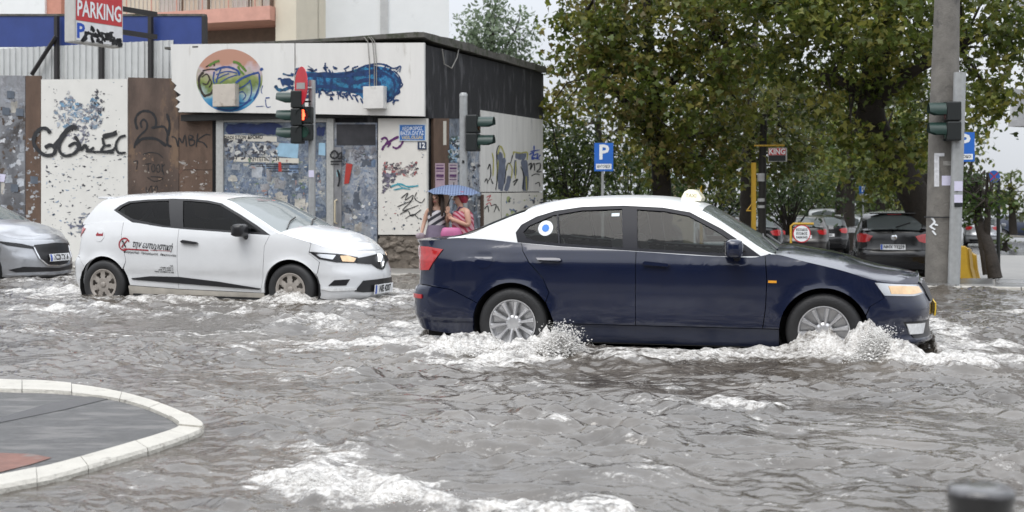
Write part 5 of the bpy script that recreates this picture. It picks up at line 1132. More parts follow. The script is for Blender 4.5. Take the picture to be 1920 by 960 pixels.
strokes('paint_mark', [(3, (1740, 408), (1744, 416), (1739, 424), (1745, 430)), (3, (1744, 420), (1749, 422)), (3, (1741, 432), (1746, 440))], ppl, MATS['sticker_white'], pole, .006)
# parking plates
def p_sign(px, py0, py1, pole_px, Y, w, yaw, label, sub, pole_bottom):
    c = at(px, (py0+py1)/2, Y); g = at(pole_px, 400, Y); root = empty('parking_sign', (g.x, Y, pole_bottom), 0, label, 'sign')
    h = (py1-py0)*Y/FPX; dz = c.z-pole_bottom; dx = c.x-g.x
    b = MB(); b.tube([(0, .05, 0), (0, .05, dz+h/2)], .03, 8); b.build('pole', M_GALV, root, True)
    M_ = Matrix.Translation((dx, 0, dz)) @ Matrix.Rotation(yaw, 4, 'Z')
    b = MB(); b.box((-w/2, 0, -h/2), (w/2, .012, h/2), M_); pn = b.build('panel', M_SBLUE, root)
    f = lambda a, c_: M_ @ Vector((a, -.004, c_))
    text_obj('lettering', 'P', lambda a, c_: f(a, c_+h*.15), MATS['sticker_white'], pn, h*.72, .012)
    o = mesh_obj('lower_plate', [f(-w*.41, -h*.43), f(w*.41, -h*.43), f(w*.41, -h*.24), f(-w*.41, -h*.24)], [(0, 1, 2, 3)], MATS['sticker_white'], pn)
    text_obj('lettering', sub, lambda a, c_: M_ @ Vector((a, -.007, c_-h*.335)), M_INK, o, h*.13, .001, sx=.75)
p_sign(1132, 268, 321, 1130, 27, .40, R(-10), 'blue P sign with white plate right of the shop', 'ΚΑΤΟΙΚΟΙ', -.2)
p_sign(1808, 248, 303, 1801, 21.5, .33, R(-14), 'blue P sign half hidden behind the right traffic light pole', 'ΚΑΤΟΙΚΟΙ', .0)
p_sign(1619, 348, 368, 1619, 52, .34, R(-8), 'small far blue P sign among the tree trunks', 'ΚΑΤΟΙΚΟΙ', -.5)
# yellow pole, banded black pole, hanging car-park sign, round entrance sign
p = at(1413, 400, 27); yp = empty('yellow_pole', (p.x, 27, -.3), R(10), 'yellow steel post with brackets left of the hanging sign', 'pole')
b = MB(); b.box((-.04, -.04, 0), (.04, .04, zat(305, 27)+.3)); b.build('post', M_YELP, yp)
b = MB(); b.tube([(-.16, 0, zat(395, 27)+.3), (-.0, 0, zat(395, 27)+.3)], .015, 6); b.tube([(-.15, 0, zat(395, 27)+.3), (-.02, 0, zat(380, 27)+.3)], .012, 6); b.build('bracket', M_YELP, yp)
p = at(1428, 400, 28.5); kp = empty('banded_pole', (p.x, 28.5, -.35), 0, 'dark slender trunk-like post with white bands', 'pole')
b = MB(); b.tube([(0, 0, 0), (.02, 0, 2.5), (.05, .0, zat(210, 28.5)+.3)], [.09, .085, .075], 10); b.build('post', mat('dark_post', (.02, .018, .016), .7, var=.3), kp, True)
for y0, y1 in ((325, 340), (372, 378), (385, 390)):
    b = MB(); b.lathe([(.092, zat(y1, 28.5)+.35), (.092, zat(y0, 28.5)+.35)], 12); b.build('white_band', mat('band_white', (.5, .5, .5), .6, var=.2), kp, True)
p = at(1458, 290, 27.6); ks = empty('hanging_sign', (p.x, 27.6, zat(303, 27.6)), R(-12), 'small red and dark sign half hidden by leaves', 'sign')
h = 26*27.6/FPX; w = .40
b = MB(); b.box((-w/2, 0, 0), (w/2, .09, h), None, .006); b.build('box', mat('king_casing', (.4, .4, .38), .5), ks)
fr2 = mesh_obj('red_field', [(-w/2+.01, -.004, h*.47), (w/2-.03, -.004, h*.47), (w/2-.03, -.004, h*.96), (-w/2+.01, -.004, h*.96)], [(0, 1, 2, 3)], MATS['sign_red'], ks)
mesh_obj('dark_field', [(-w/2+.01, -.004, h*.04), (w/2-.03, -.004, h*.04), (w/2-.03, -.004, h*.45), (-w/2+.01, -.004, h*.45)], [(0, 1, 2, 3)], M_SIGD, ks)
text_obj('lettering', 'KING', lambda a, c: Vector((a-.01, -.008, h*.71+c)), MATS['sticker_white'], fr2, .17, .005, sx=.85)
b = MB(); b.tube([(-.5, .05, h+.05), (.15, .05, h+.05)], .02, 6); b.tube([(0, .05, h), (0, .05, h+.06)], .012, 6); b.build('hanger', M_YELP, ks)
p = at(1503, 438, 23.5); rs_ = empty('entrance_sign', (p.x, 23.5, -.15), 0, 'round white car park entrance sign on a yellow frame', 'sign')
zc = zat(438, 23.5)+.15; r = 17*23.5/FPX
V = [(r*math.cos(t), -.01, zc+r*math.sin(t)) for t in lin(0, 6.283*27/28, 28)]+[(r*math.cos(t), .01, zc+r*math.sin(t)) for t in lin(0, 6.283*27/28, 28)]
dk = mesh_obj('disc', V, [list(range(28)), list(range(55, 27, -1))]+[(i, 28+i, 28+(i+1) % 28, (i+1) % 28) for i in range(28)], M_NOENT, rs_)
fi = mesh_obj('white_field', [(r*.88*math.cos(t), -.014, zc+r*.88*math.sin(t)) for t in lin(0, 6.283*27/28, 28)], [list(range(28))], MATS['sticker_white'], rs_)
for tx, dz in (('ΕΙΣΟΔΟΣ', .07), ('ΕΞΟΔΟΣ', 0), ('PARKING', -.07)): text_obj('lettering', tx, lambda a, c: Vector((a, -.018, zc+dz+c)), M_INK, fi, .058, .0015, sx=.85)
b = MB(); x0 = -20*23.5/FPX; b.tube([(x0, 0, 0), (x0, 0, zc+.14), (x0+.05, 0, zc+.18), (.22, 0, zc+.18)], .022, 8); b.build('frame', M_YELP, rs_, True)
# yellow barrier blocks along the right pavement edge
rb = random.Random(2)
for i in range(8):
    d = 1.0+i*.66; p = base(1800+i*3.0, d); o = None
    if i == 0:
        b = MB(); pr_ = [(-.17, 0), (.17, 0), (.12, .2), (.09, .52), (-.09, .52), (-.12, .2)]
        V = [(x, y, z) for y in (.0, .58) for x, z in pr_]; k = 6
        b.add(V, [tuple(range(k)), tuple(range(2*k-1, k-1, -1))]+[(j, k+j, k+(j+1) % k, (j+1) % k) for j in range(k)]); bar = b.build('barrier_block', M_YELP); o = bar
    else: o = bar.copy(); COL.objects.link(o)
    o.location = (p.x, p.y, zg(d)-.005); o.rotation_euler = (0, 0, TB+R(rb.uniform(-2, 2)))
    tag(o, 'yellow barrier block, %s back from the grey traffic light pole' % ('nearest', 'second', 'third', 'fourth', 'fifth', 'sixth', 'seventh', 'farthest')[i], 'barrier', 'yellow barrier blocks')
# black bollard in the foreground
Yb = 2.6; c = at(1839, 915, Yb); bo = empty('bollard', (c.x, Yb, .085), 0, 'black bollard with wet domed top in the lower right corner', 'bollard')
hb_ = c.z-.085
b = MB(); b.lathe([(.075, 0), (.075, .03), (.064, .05), (.063, hb_-.03), (.066, hb_-.025), (.066, hb_-.008)], 32); b.build('post', mat('bollard_black', (.012, .012, .013), .3, var=.3, scale=20, coat=.4), bo, True, 40)
b = MB(); b.lathe([(.0665, hb_-.009), (.0655, hb_-.002), (.058, hb_+.004), (.03, hb_+.0055), (0, hb_+.005)], 32); b.build('cap', mat('bollard_cap', (.05, .048, .05), .12, var=.6, scale=28, coat=.8, bump=.4, bscale=40), bo, True, 60)
# ------------------------------------------------------------------ trees: tapered limbs and crowns of leaf-sized faces
M_BARK = mat('bark', (.028, .022, .017), .85, var=.4, scale=6, bump=.8, bscale=25, dirt=(.06, .055, .04), dscale=3, dth=.62)
M_LEAF = attr_mat('leaves', .42, var=.2, scale=8, spec=.4, transl=.4)
def np_mesh(name, V, F, cols, m, parent=None, smooth=False):
    """fast mesh from arrays: V (n,3), F (m,k) all k-gons, per-face colours"""
    me = bpy.data.meshes.new(name); nv, nf, k = len(V), len(F), F.shape[1]
    me.vertices.add(nv); me.vertices.foreach_set('co', np.ascontiguousarray(V, np.float32).ravel())
    me.loops.add(nf*k); me.loops.foreach_set('vertex_index', np.ascontiguousarray(F, np.int32).ravel())
    me.polygons.add(nf); me.polygons.foreach_set('loop_start', np.arange(0, nf*k, k, dtype=np.int32)); me.polygons.foreach_set('loop_total', np.full(nf, k, np.int32))
    me.update(calc_edges=True); me.materials.append(m)
    if smooth: me.polygons.foreach_set('use_smooth', np.ones(nf, bool))
    if cols is not None:
        a = me.attributes.new('col', 'FLOAT_COLOR', 'FACE'); c = np.ones((nf, 4), np.float32); c[:, :3] = cols; a.data.foreach_set('color', c.ravel())
    return link(bpy.data.objects.new(name, me), parent)
LEAF = np.array([(0, 0), (.30, .16), (.52, .02), (.46, .42), (.20, .55), (0, 1.0), (-.20, .55), (-.46, .42), (-.52, .02), (-.30, .16)], float)
LEAF_S = np.array([(0, 0), (.26, .4), (.16, .8), (0, 1.0), (-.16, .8), (-.26, .4)], float)
def leaves(name, centers, size, pal, seed, parent, shape=LEAF, droop=.5, clump=.35, per=26):
    """twigs end at centers; each carries a spray of leaves"""
    rg = np.random.default_rng(seed); n = len(centers)
    C = np.repeat(np.array(centers, float), per, 0); N = len(C)
    tw = rg.normal(size=(n, 3)); tw /= np.linalg.norm(tw, axis=1)[:, None]; tw[:, 2] = tw[:, 2]*.5-droop*.5
    P = C+rg.normal(size=(N, 3))*clump*np.array([1, 1, .75])*rg.random((N, 1))**.35+np.repeat(tw, per, 0)*clump*.5
    ax = rg.normal(size=(N, 3)); ax[:, 2] -= droop; ax /= np.linalg.norm(ax, axis=1)[:, None]          # leaf length
    nm = rg.normal(size=(N, 3)); nm[:, 2] += .9; sd = np.cross(ax, nm); sd /= np.linalg.norm(sd, axis=1)[:, None]; up = np.cross(sd, ax)
    s = size*rg.uniform(.55, 1.25, N)
    k = len(shape); V = np.zeros((N, k, 3))
    for i, (a, b) in enumerate(shape): V[:, i] = P+sd*(a*s)[:, None]+ax*(b*s)[:, None]+up*((-abs(a)*.35-b*b*.12)*s)[:, None]
    F = np.arange(N*k).reshape(N, k)
    pal = np.array(pal); wts = rg.integers(0, len(pal), n); alt = rg.integers(0, len(pal), N)
    pick = np.where(rg.random(N) < .62, np.repeat(wts, per), alt); cols = pal[pick]*rg.uniform(.7, 1.3, (N, 1))
    return np_mesh(name, V.reshape(-1, 3), F, np.clip(cols, 0, 1), M_LEAF, parent)
def blobs(lst, seed, dens):
    """scatter points through ellipsoids given as (px, py, Y, rx_px, ry_px, rdepth)"""
    rg = random.Random(seed); out = []
    for px, py, Y, rx, ry, rd in lst:
        c = at(px, py, Y); a, b_ = rx*Y/FPX, ry*Y/FPX; n = max(6, int(dens*a*b_*rd))
        for _ in range(n):
            while True:
                q = Vector([rg.uniform(-1, 1) for _ in range(3)])
                if q.length < 1: break
            q = q.normalized()*q.length**.55
            out.append((c.x+q.x*a, c.y+q.y*rd, c.z+q.z*b_))
    return out
def tree(name, label, trunk, limbs, crown, dens, size, pal, seed, group=None, per=26, clump=.35, shape=LEAF, droop=.5, cat='tree'):
    """trunk: [(px, py, Y, radius)]; limbs: lists of the same; crown: ellipsoids"""
    b0 = at(*trunk[0][:3]); root = empty(name, b0, 0, label, cat, group)
    def pts(l): return catmull([at(x, y, Y)-b0 for x, y, Y, r in l], 5), None
    b = MB()
    for l in [trunk]+limbs:
        p = catmull([at(x, y, Y)-b0 for x, y, Y, r in l], 6); m = len(p)
        rad = [interp([(i*6, q[3]) for i, q in enumerate(l)], j)*(1+.2*noise.noise(Vector((j*.9, seed, 0)))) for j in range(m)]
        b.tube(p, rad, 10)
    b.build('trunk', M_BARK, root, True, 60)
    cs = [tuple(Vector(c)-b0) for c in blobs(crown, seed, dens)]
    leaves('crown', cs, size, pal, seed, root, shape, droop, clump, per)
    # twigs that carry the sprays
    rg = random.Random(seed); tb = MB(); srcs = [p for l in limbs+[trunk] for p in catmull([at(x, y, Y)-b0 for x, y, Y, r in l], 4)]
    for c in rg.sample(cs, min(len(cs), 70)):
        c = Vector(c); s_ = min(srcs, key=lambda q: (q-c).length); 
        if (s_-c).length > 4: continue
        mid = (s_+c)/2+Vector([rg.uniform(-.2, .2) for _ in range(3)])+Vector((0, 0, .2)); tb.tube([s_, mid, c], [.035, .022, .008], 5, False)
    if tb.v: tb.build('twigs', M_BARK, root, True, 60)['kind'] = 'stuff'
    return root
GRN = [(.075, .11, .018), (.11, .145, .024), (.055, .08, .015), (.155, .175, .03), (.21, .205, .04), (.09, .12, .02)]
OLV = [(.105, .125, .022), (.16, .165, .03), (.22, .205, .042), (.08, .10, .018), (.23, .195, .055), (.14, .115, .032)]
DRK = [(.028, .05, .015), (.042, .068, .02), (.055, .082, .024), (.072, .095, .03)]
LGT = [(.09, .13, .04), (.12, .15, .05), (.07, .11, .035), (.15, .17, .07)]
tree('plane_tree', 'large plane tree with dark leaning trunk behind the concrete pole',
     [(1752, 520, 27, .36), (1742, 430, 27, .35), (1705, 345, 27, .33), (1655, 270, 26.8, .29), (1632, 200, 26.5, .27), (1645, 110, 26.3, .26), (1668, 0, 26, .2), (1680, -120, 26, .12)],
     [[(1645, 190, 26.5, .2), (1685, 150, 26, .15), (1720, 130, 25.5, .1), (1800, 90, 25, .06)], [(1640, 120, 26.3, .18), (1560, 60, 26, .12), (1480, 20, 25.6, .07)], [(1632, 210, 26.5, .16), (1590, 160, 26, .1), (1540, 140, 25.8, .05)], [(1715, 350, 27, .2), (1780, 320, 27, .12), (1820, 290, 27, .05)]],
     [(1560, 60, 26, 150, 90, 2.2), (1700, 40, 25, 160, 80, 2), (1450, 40, 26, 110, 80, 2), (1820, 40, 25, 110, 90, 1.6), (1850, 140, 25, 60, 80, 1.2), (1820, 200, 25, 70, 45, .9), (1720, 210, 27.5, 70, 70, 1.5), (1740, 320, 28.5, 70, 70, 1.2), (1560, 170, 26.5, 90, 60, 1.6), (1890, 30, 25, 50, 60, 1), (1600, -40, 26, 300, 70, 2.5), (1700, 130, 27, 70, 40, 1), (1650, 330, 26, 45, 35, .6), (1600, 250, 25.8, 40, 40, .6), (1690, 260, 26, 30, 40, .5)],
     13, .145, GRN+OLV[:4], 3, None, 46, .30)
tree('plane_tree', 'plane tree with drooping olive brown foliage right of the shop',
     [(1240, 470, 30, .26), (1242, 380, 30, .24), (1236, 290, 30, .2), (1225, 180, 30, .17), (1215, 60, 29.8, .12), (1210, -60, 29.6, .08)],
     [[(1236, 280, 30, .14), (1180, 200, 29.6, .09), (1120, 140, 29, .05)], [(1228, 190, 30, .13), (1290, 120, 29.6, .08), (1340, 60, 29, .05)], [(1225, 160, 30, .1), (1150, 60, 29.5, .06), (1100, 20, 29, .03)]],
     [(1120, 60, 29.5, 90, 70, 1.8), (1070, 130, 29.2, 60, 50, 1.2), (1045, 190, 30, 45, 30, 1), (1220, 40, 29.5, 130, 90, 2), (1330, 60, 29, 110, 90, 2), (1160, 160, 29, 100, 70, 1.6), (1270, 170, 28.8, 110, 80, 1.6), (1380, 160, 29, 90, 80, 1.6), (1200, 260, 29, 80, 60, 1.3), (1310, 260, 29, 90, 60, 1.3), (1390, 260, 29.4, 60, 60, 1.2), (1250, -40, 29.5, 220, 60, 2), (1250, 320, 29.5, 60, 35, 1), (1340, 330, 30, 60, 40, 1)],
     13, .15, OLV+GRN, 5, None, 44, .30)
tree('plane_tree', 'slender tree with yellow green crown behind the hanging sign',
     [(1400, 470, 34, .2), (1400, 390, 34, .18), (1402, 280, 34, .15), (1410, 150, 34, .1), (1420, 20, 34, .06)], [[(1402, 270, 34, .1), (1450, 200, 33.5, .06), (1490, 170, 33, .03)]],
     [(1430, 180, 33.5, 80, 70, 1.6), (1480, 230, 33.5, 80, 60, 1.5), (1430, 300, 34, 60, 40, 1.2), (1520, 200, 34, 70, 70, 1.4), (1500, 290, 34, 50, 35, 1), (1390, 200, 34, 60, 60, 1.2)],
     10, .16, [(.09, .11, .025), (.13, .14, .03), (.06, .08, .02), (.16, .15, .04)], 7, None, 34, .32)
for i, (px, Y, cx, cyy, rx, ry, pal, lab) in enumerate([
    (1575, 56, 1570, 250, 90, 90, GRN, 'thin trunked park tree left of the far parking sign'),
    (1592, 50, 1620, 280, 90, 70, LGT[:3]+GRN, 'dark straight trunk nearest the far parking sign'),
    (1650, 60, 1680, 290, 80, 80, DRK+GRN, 'shaded park tree right of the far parking sign'),
    (1540, 70, 1520, 260, 100, 90, LGT[:2]+GRN, 'pale green park tree far behind the grey hatchback'),
    (1630, 75, 1640, 220, 110, 110, GRN+LGT[:2], 'distant park tree high above the far parking sign'),
    (1290, 55, 1280, 240, 110, 110, DRK+GRN, 'dense park tree deep behind the taxi roof'),
    (1120, 52, 1120, 240, 100, 100, DRK+OLV, 'dense park tree deep behind the shop corner'),
    (1370, 60, 1380, 230, 100, 110, GRN+DRK, 'park tree deep behind the yellow post'),
    (1740, 62, 1740, 250, 100, 110, DRK+GRN, 'park tree deep behind the concrete pole')]):
    tree('park_tree', lab, [(px, 470, Y, .24), (px, 400, Y, .22), (px+3, 320, Y, .18), (px+2, cyy-ry*.3, Y, .1)], [[(px+2, 330, Y, .12), ((px+cx*2)/3, 280, Y, .08), (cx+rx*.4, cyy, Y, .04)]],
         [(cx, cyy, Y, rx, ry, 3), (cx-rx*.5, cyy+ry*.45, Y, rx*.6, ry*.5, 2), (cx+rx*.5, cyy+ry*.4, Y, rx*.6, ry*.55, 2), (cx, cyy-ry*.8, Y, rx*.9, ry*.6, 2.5)], 2.2, .30, pal, 20+i, 'trees in the park', 34, .6, LEAF_S)
def shrub(name, label, px, py_base, Y, crown, pal, seed, dens=34, size=.13, per=24, shape=LEAF_S, clump=.28, group=None):
    b0 = at(px, py_base, Y); root = empty(name, b0, 0, label, 'shrub', group); rg = random.Random(seed); b = MB()
    cs = [Vector(c)-b0 for c in blobs(crown, seed, dens)]
    for c in rg.sample(cs, min(26, len(cs))): b.tube([(rg.uniform(-.1, .1), rg.uniform(-.1, .1), 0), tuple(c*.5+Vector((0, 0, .1))), tuple(c)], [.03, .02, .008], 5, False)
    b.build('stems', M_BARK, root, True, 60); leaves('foliage', [tuple(c) for c in cs], size, pal, seed, root, shape, .2, clump, per)
shrub('shrub', 'dense evergreen shrub between the shop and the blue P sign', 1075, 440, 31, [(1075, 300, 31, 60, 60, 1.4), (1055, 250, 31, 45, 45, 1.1), (1110, 340, 31, 50, 45, 1.2), (1045, 350, 31, 45, 50, 1.1), (1030, 300, 31.5, 40, 60, 1.1), (1110, 280, 31, 40, 40, 1)], DRK+GRN[:2], 51, 44)
shrub('shrub', 'dark green hedge shrub right of the banded post', 1480, 440, 36, [(1475, 350, 36, 50, 50, 1.3), (1530, 370, 36, 45, 40, 1.2), (1440, 370, 36, 40, 40, 1.2)], DRK, 52, 26, .16)
shrub('shrub', 'dark shrub behind the blue P sign', 1180, 440, 34, [(1180, 340, 34, 60, 55, 1.3), (1250, 350, 34, 60, 50, 1.3)], DRK+GRN[:1], 53, 26, .16)
shrub('shrub', 'low park shrubs behind the taxi roof lamp', 1330, 440, 37, [(1320, 350, 37, 60, 45, 1.3), (1380, 360, 37, 50, 45, 1.2)], DRK+OLV[:2], 54, 24, .17)
shrub('shrub', 'light green shrub under the park trees by the black hatchback', 1690, 440, 42, [(1690, 360, 42, 60, 45, 1.3), (1740, 370, 42, 40, 40, 1.2)], LGT[:3]+GRN, 55, 16, .2)
for i, (px, Y, w_px, h_px, pal, lab) in enumerate([(1560, 62, 70, 60, LGT, 'bright green bush above the row of parked cars'), (1660, 66, 60, 55, LGT+GRN, 'bright green bush above the black hatchback roof'), (1060, 48, 60, 45, DRK, 'low dark bush behind the black car by the shop'), (1190, 60, 80, 40, DRK+GRN[:2], 'low park bush under the blue P sign'), (1330, 62, 90, 40, GRN, 'low park bush behind the taxi roof'), (1470, 66, 90, 42, DRK+LGT[:1], 'low park bush behind the grey hatchback'), (1590, 84, 90, 34, LGT[:3]+GRN, 'sunlit green bank between the far trunks'), (1700, 80, 90, 40, GRN+LGT[:1], 'low park bush behind the black hatchback'), (1830, 84, 70, 30, GRN, 'low green bush far down the right pavement')]):
    shrub('shrub', lab, px, 430, Y, [(px, 372, Y, w_px, h_px, 1.2), (px-w_px*.6, 385, Y, w_px*.6, h_px*.8, 1.2), (px+w_px*.6, 380, Y, w_px*.6, h_px*.9, 1.2)], pal, 80+i, 7, .3, 22, LEAF_S, .5, 'low bushes in the park')
# far poplar over the roof with haze painted into its leaves, small street trees on the right pavement
tree('poplar', 'pale hazy tree beyond the shop roof', [(925, 330, 75, .3), (925, 150, 75, .25), (922, 60, 75, .15)], [[(925, 140, 75, .12), (890, 70, 75, .05)], [(924, 130, 75, .12), (965, 60, 75, .05)]],
     [(925, 70, 75, 50, 50, 2), (890, 60, 75, 40, 40, 1.8), (965, 60, 75, 40, 42, 1.8), (925, 20, 75, 30, 30, 1.4), (880, 100, 75, 45, 30, 1.8), (970, 100, 75, 45, 30, 1.8)], 5.0, .30, [(.14, .19, .11), (.18, .23, .14), (.12, .16, .09), (.22, .27, .18)], 61, None, 30, .55, LEAF_S, 0)
tree('street_tree', 'small leaning street tree on the right pavement', [(1866, 522, 21.5, .12), (1856, 470, 21.6, .10), (1838, 420, 21.8, .08), (1828, 380, 22, .05)], [[(1850, 450, 21.7, .06), (1852, 400, 21.6, .05), (1850, 370, 21.6, .03)]],
     [(1838, 385, 21.8, 34, 22, .5), (1815, 395, 21.9, 22, 18, .4), (1858, 375, 21.6, 24, 20, .4), (1822, 345, 22, 20, 18, .3)], 40, .11, [(.05, .09, .02), (.07, .11, .025), (.035, .06, .015)], 62, None, 18, .16, LEAF_S)
tree('street_tree', 'thin young tree behind the leaning one on the right pavement', [(1848, 515, 23, .05), (1838, 450, 23, .045), (1826, 400, 23, .04), (1815, 350, 23, .025)], [], [(1818, 345, 23, 22, 20, .4), (1835, 360, 23, 24, 16, .4)], 30, .11, [(.03, .045, .012), (.045, .06, .018)], 63, None, 14, .18, LEAF_S)
tree('street_tree', 'round pale tree at the far right edge', [(1900, 440, 60, .2), (1898, 400, 60, .16), (1896, 350, 60, .1)], [], [(1900, 350, 60, 40, 38, 1.6), (1885, 380, 60, 30, 26, 1.4), (1925, 370, 60, 40, 40, 1.5)], 4, .26, LGT+OLV[:2], 64, None, 22, .4)
shrub('shrub', 'fallen leafy branch on the wet right pavement', 1885, 470, 27, [(1890, 455, 27, 14, 8, .3)], LGT[:2], 65, 60, .1, 14, LEAF_S, .12)
# dark lamp post with a round blue sign, right pavement
p = at(1872, 450, 26); lp_ = empty('sign_post', (p.x, 26, -.2), 0, 'dark post with round blue sign on the right pavement', 'sign')
b = MB(); b.tube([(0, 0, -.1), (0, 0, zat(335, 26)+.2)], .04, 8); b.build('pole', M_SIGD, lp_, True)
rb_ = .125; zc = zat(331, 26)+.2; xo = -.11
V = [(xo+rb_*math.cos(t), -.05, zc+rb_*math.sin(t)) for t in lin(0, 6.283*23/24, 24)]
sdk = mesh_obj('disc', V, [list(range(24))], M_SBLUE, lp_)
for s_ in (-1, 1):
    mesh_obj('red_bar', [(xo-.08*s_-.014, -.054-.002*(s_ > 0), zc-.08), (xo-.08*s_+.014, -.054-.002*(s_ > 0), zc-.08), (xo+.08*s_+.014, -.054-.002*(s_ > 0), zc+.08), (xo+.08*s_-.014, -.054-.002*(s_ > 0), zc+.08)], [(0, 1, 2, 3)], M_NOENT, sdk)
# little kiosk roof glimpsed among the trees
p = at(1268, 345, 40); kk = empty('kiosk', (p.x, 40, -.8), 0, 'small kiosk with pale pitched roof among the trees', 'kiosk')
zr_ = zat(336, 40)+.8
b = MB(); b.box((-.35, -.3, 0), (.5, .5, zr_)); b.build('wall', mat('kiosk_beige', (.32, .27, .18), .8), kk)
b = MB(); b.add([(-.6, -.5, zr_), (.75, -.5, zr_), (.75, .7, zr_), (-.6, .7, zr_), (0, .1, zr_+.28), (.2, .1, zr_+.28)], [(0, 1, 5, 4), (1, 2, 5), (2, 3, 4, 5), (3, 0, 4), (3, 2, 1, 0)]); b.build('roof', mat('kiosk_roof', (.38, .44, .48), .5), kk)
b = MB(); b.tube([(.72, -.45, 0), (.72, -.45, zr_)], .05, 8); b.build('post', M_YELP, kk)
# ------------------------------------------------------------------ parked cars
P_BLACK = mat('black_paint', (.008, .008, .009), .22, coat=.4, var=.1)
P_GREY = mat('grey_paint', (.075, .07, .066), .28, .5, coat=.5)
P_SILV = mat('silver_paint', (.40, .41, .43), .28, .55, coat=.6)
P_DBLUE = mat('blue_paint', (.02, .03, .06), .3, coat=.5)
P_PWHITE = mat('plain_white_paint', (.62, .63, .64), .28, coat=.6)
M_TAILC = mat('tail_clear', (.55, .25, .24), .15, coat=1, var=.5, scale=25)
gl_rear = glass_mat('rear_glass', (.25, .28, .28), film=.25, filmcol=(.4, .45, .45))  # diffuse film lays sky reflection into the pane as colour
def hatch(paint, loc, hd, label, group, lamp=M_RED, sz=1.0, tail=None):
    sp = dict(CLIO, paint=paint, roof=paint, cpil=paint, rim=M_ALLOY, mirror_m=paint, glass=gl_rear, glass_front=gl_rear, reart=.84)
    sp['rearx'] = (.14, .385); sp['roofx'] = (.385, 2.27)
    keep = ('side_trim', 'headlight_housing', 'headlight_glass', 'grille', 'lower_intake', 'door_handle')
    ov = [o for o in CLIO['overlays'] if o[0] in keep]
    ov += [('tail_light', tail or [(('r', .44), .93), (('r', .60), .97), (.24, .985), (.36, .95), (.26, .80), (('r', .64), .79), (('r', .52), .82)], lamp, .012, .03),
           ('bumper_moulding', [(('r', 0), .50), (('r', .62), .50), (.30, .51), (.30, .535), (('r', .62), .53), (('r', 0), .53)], M_TRIM, .012, .03),
           ('rear_diffuser', [(('r', 0), .25), (('r', .55), .25), (('r', .60), .36), (('r', 0), .37)], M_TRIM, .008, .03)]
    sp['overlays'] = ov; sp['rimkind'] = 'alloy'
    r_, B_ = car(sp, loc, hd, label, 'car', group, 'parked_car'); r_.scale = (sz, sz, sz); return r_, B_
def rear_at(px, Y, hd, z): p = at(px, 400, Y); return (p.x, p.y, z)
HD = math.atan2(VX.y, VX.x)
bk, BK = hatch(P_BLACK, rear_at(1676, 26.6, HD, -.335), HD+R(3), 'black parked hatchback seen from behind beside the concrete pole', 'cars in the car park')
plate(bk, BK, 'r', -.02, .70, .50, .11, 'NHX 23259')
b = MB(); M_ = Matrix.Translation((BK.S(BK.p0, .9).x-.01, 0, .90)) @ Matrix.Rotation(R(-90), 4, 'Y')
b.lathe([(0, .018), (.045, .018), (.055, .012), (.065, 0)], 24, M_); b.build('badge', M_CHROME, bk, True)
b = MB(); b.box((.33, -.14, 1.372), (.39, .14, 1.40)); b.build('brake_light', M_RED, bk)
b = MB(); b.tube([BK.T(.16, -.05, .03), BK.T(.25, -.5, .03)], .012, 6); b.build('wiper', M_TRIM, bk)
b = MB(); b.box((.30, -.50, 1.385), (.50, .50, 1.415), None, .012); b.build('rear_spoiler', P_BLACK, bk, True)
gy, BG = hatch(P_GREY, rear_at(1508, 44, HD, -.66), HD+R(8), 'grey parked hatchback behind the round entrance sign', 'cars in the car park')
plate(gy, BG, 'r', .0, .72, .50, .11, 'NIK 6041')
def recolour(root, old, new):
    for o in [root]+list(root.children_recursive):
        if o.type == 'MESH' and o.data.materials and o.data.materials[0] == old:
            o.material_slots[0].link = 'OBJECT'; o.material_slots[0].material = new
def again(src, paint0, paint, loc, hd, label, s=1.0):
    o = copy_tree(src); o.location = loc; o.rotation_euler = (0, 0, hd); o.scale = (s, s, s); recolour(o, paint0, paint)
    tag(o, label, 'car', 'cars in the car park'); return o
again(gy, P_GREY, P_BLACK, rear_at(1552, 47, HD, -.69), HD+R(14), 'dark parked car just right of the grey hatchback')
again(gy, P_GREY, P_PWHITE, rear_at(1586, 50, HD, -.72), HD+R(14), 'white parked car deep between the grey and black hatchbacks')
again(gy, P_GREY, P_PWHITE, rear_at(1548, 58, HD, -.72), HD+R(6), 'white parked van roof rising behind the grey hatchback', 1.12)
again(gy, P_GREY, P_SILV, rear_at(1618, 64, HD, -.86), HD+R(14), 'silver parked car farthest back beside the black hatchback')
again(gy, P_GREY, P_BLACK, rear_at(1418, 40, HD, -.58), HD+R(10), 'black parked car behind the taxi windscreen')
again(gy, P_GREY, P_PWHITE, rear_at(1356, 58, HD, -.80), HD+R(14), 'white roofed parked van behind the taxi lamp', 1.3)
again(gy, P_GREY, P_BLACK, rear_at(985, 36, HD, -.22), R(4), 'black parked car just visible behind the shop side wall', 1.1)
again(gy, P_GREY, P_DBLUE, rear_at(1850, 72, HD, -.95), R(-10), 'dark blue parked car at the far right edge')
again(gy, P_GREY, P_NOTE if False else P_SILV, rear_at(1842, 60, HD, -.9), HD, 'silver parked car glimpsed behind the leaning street tree')
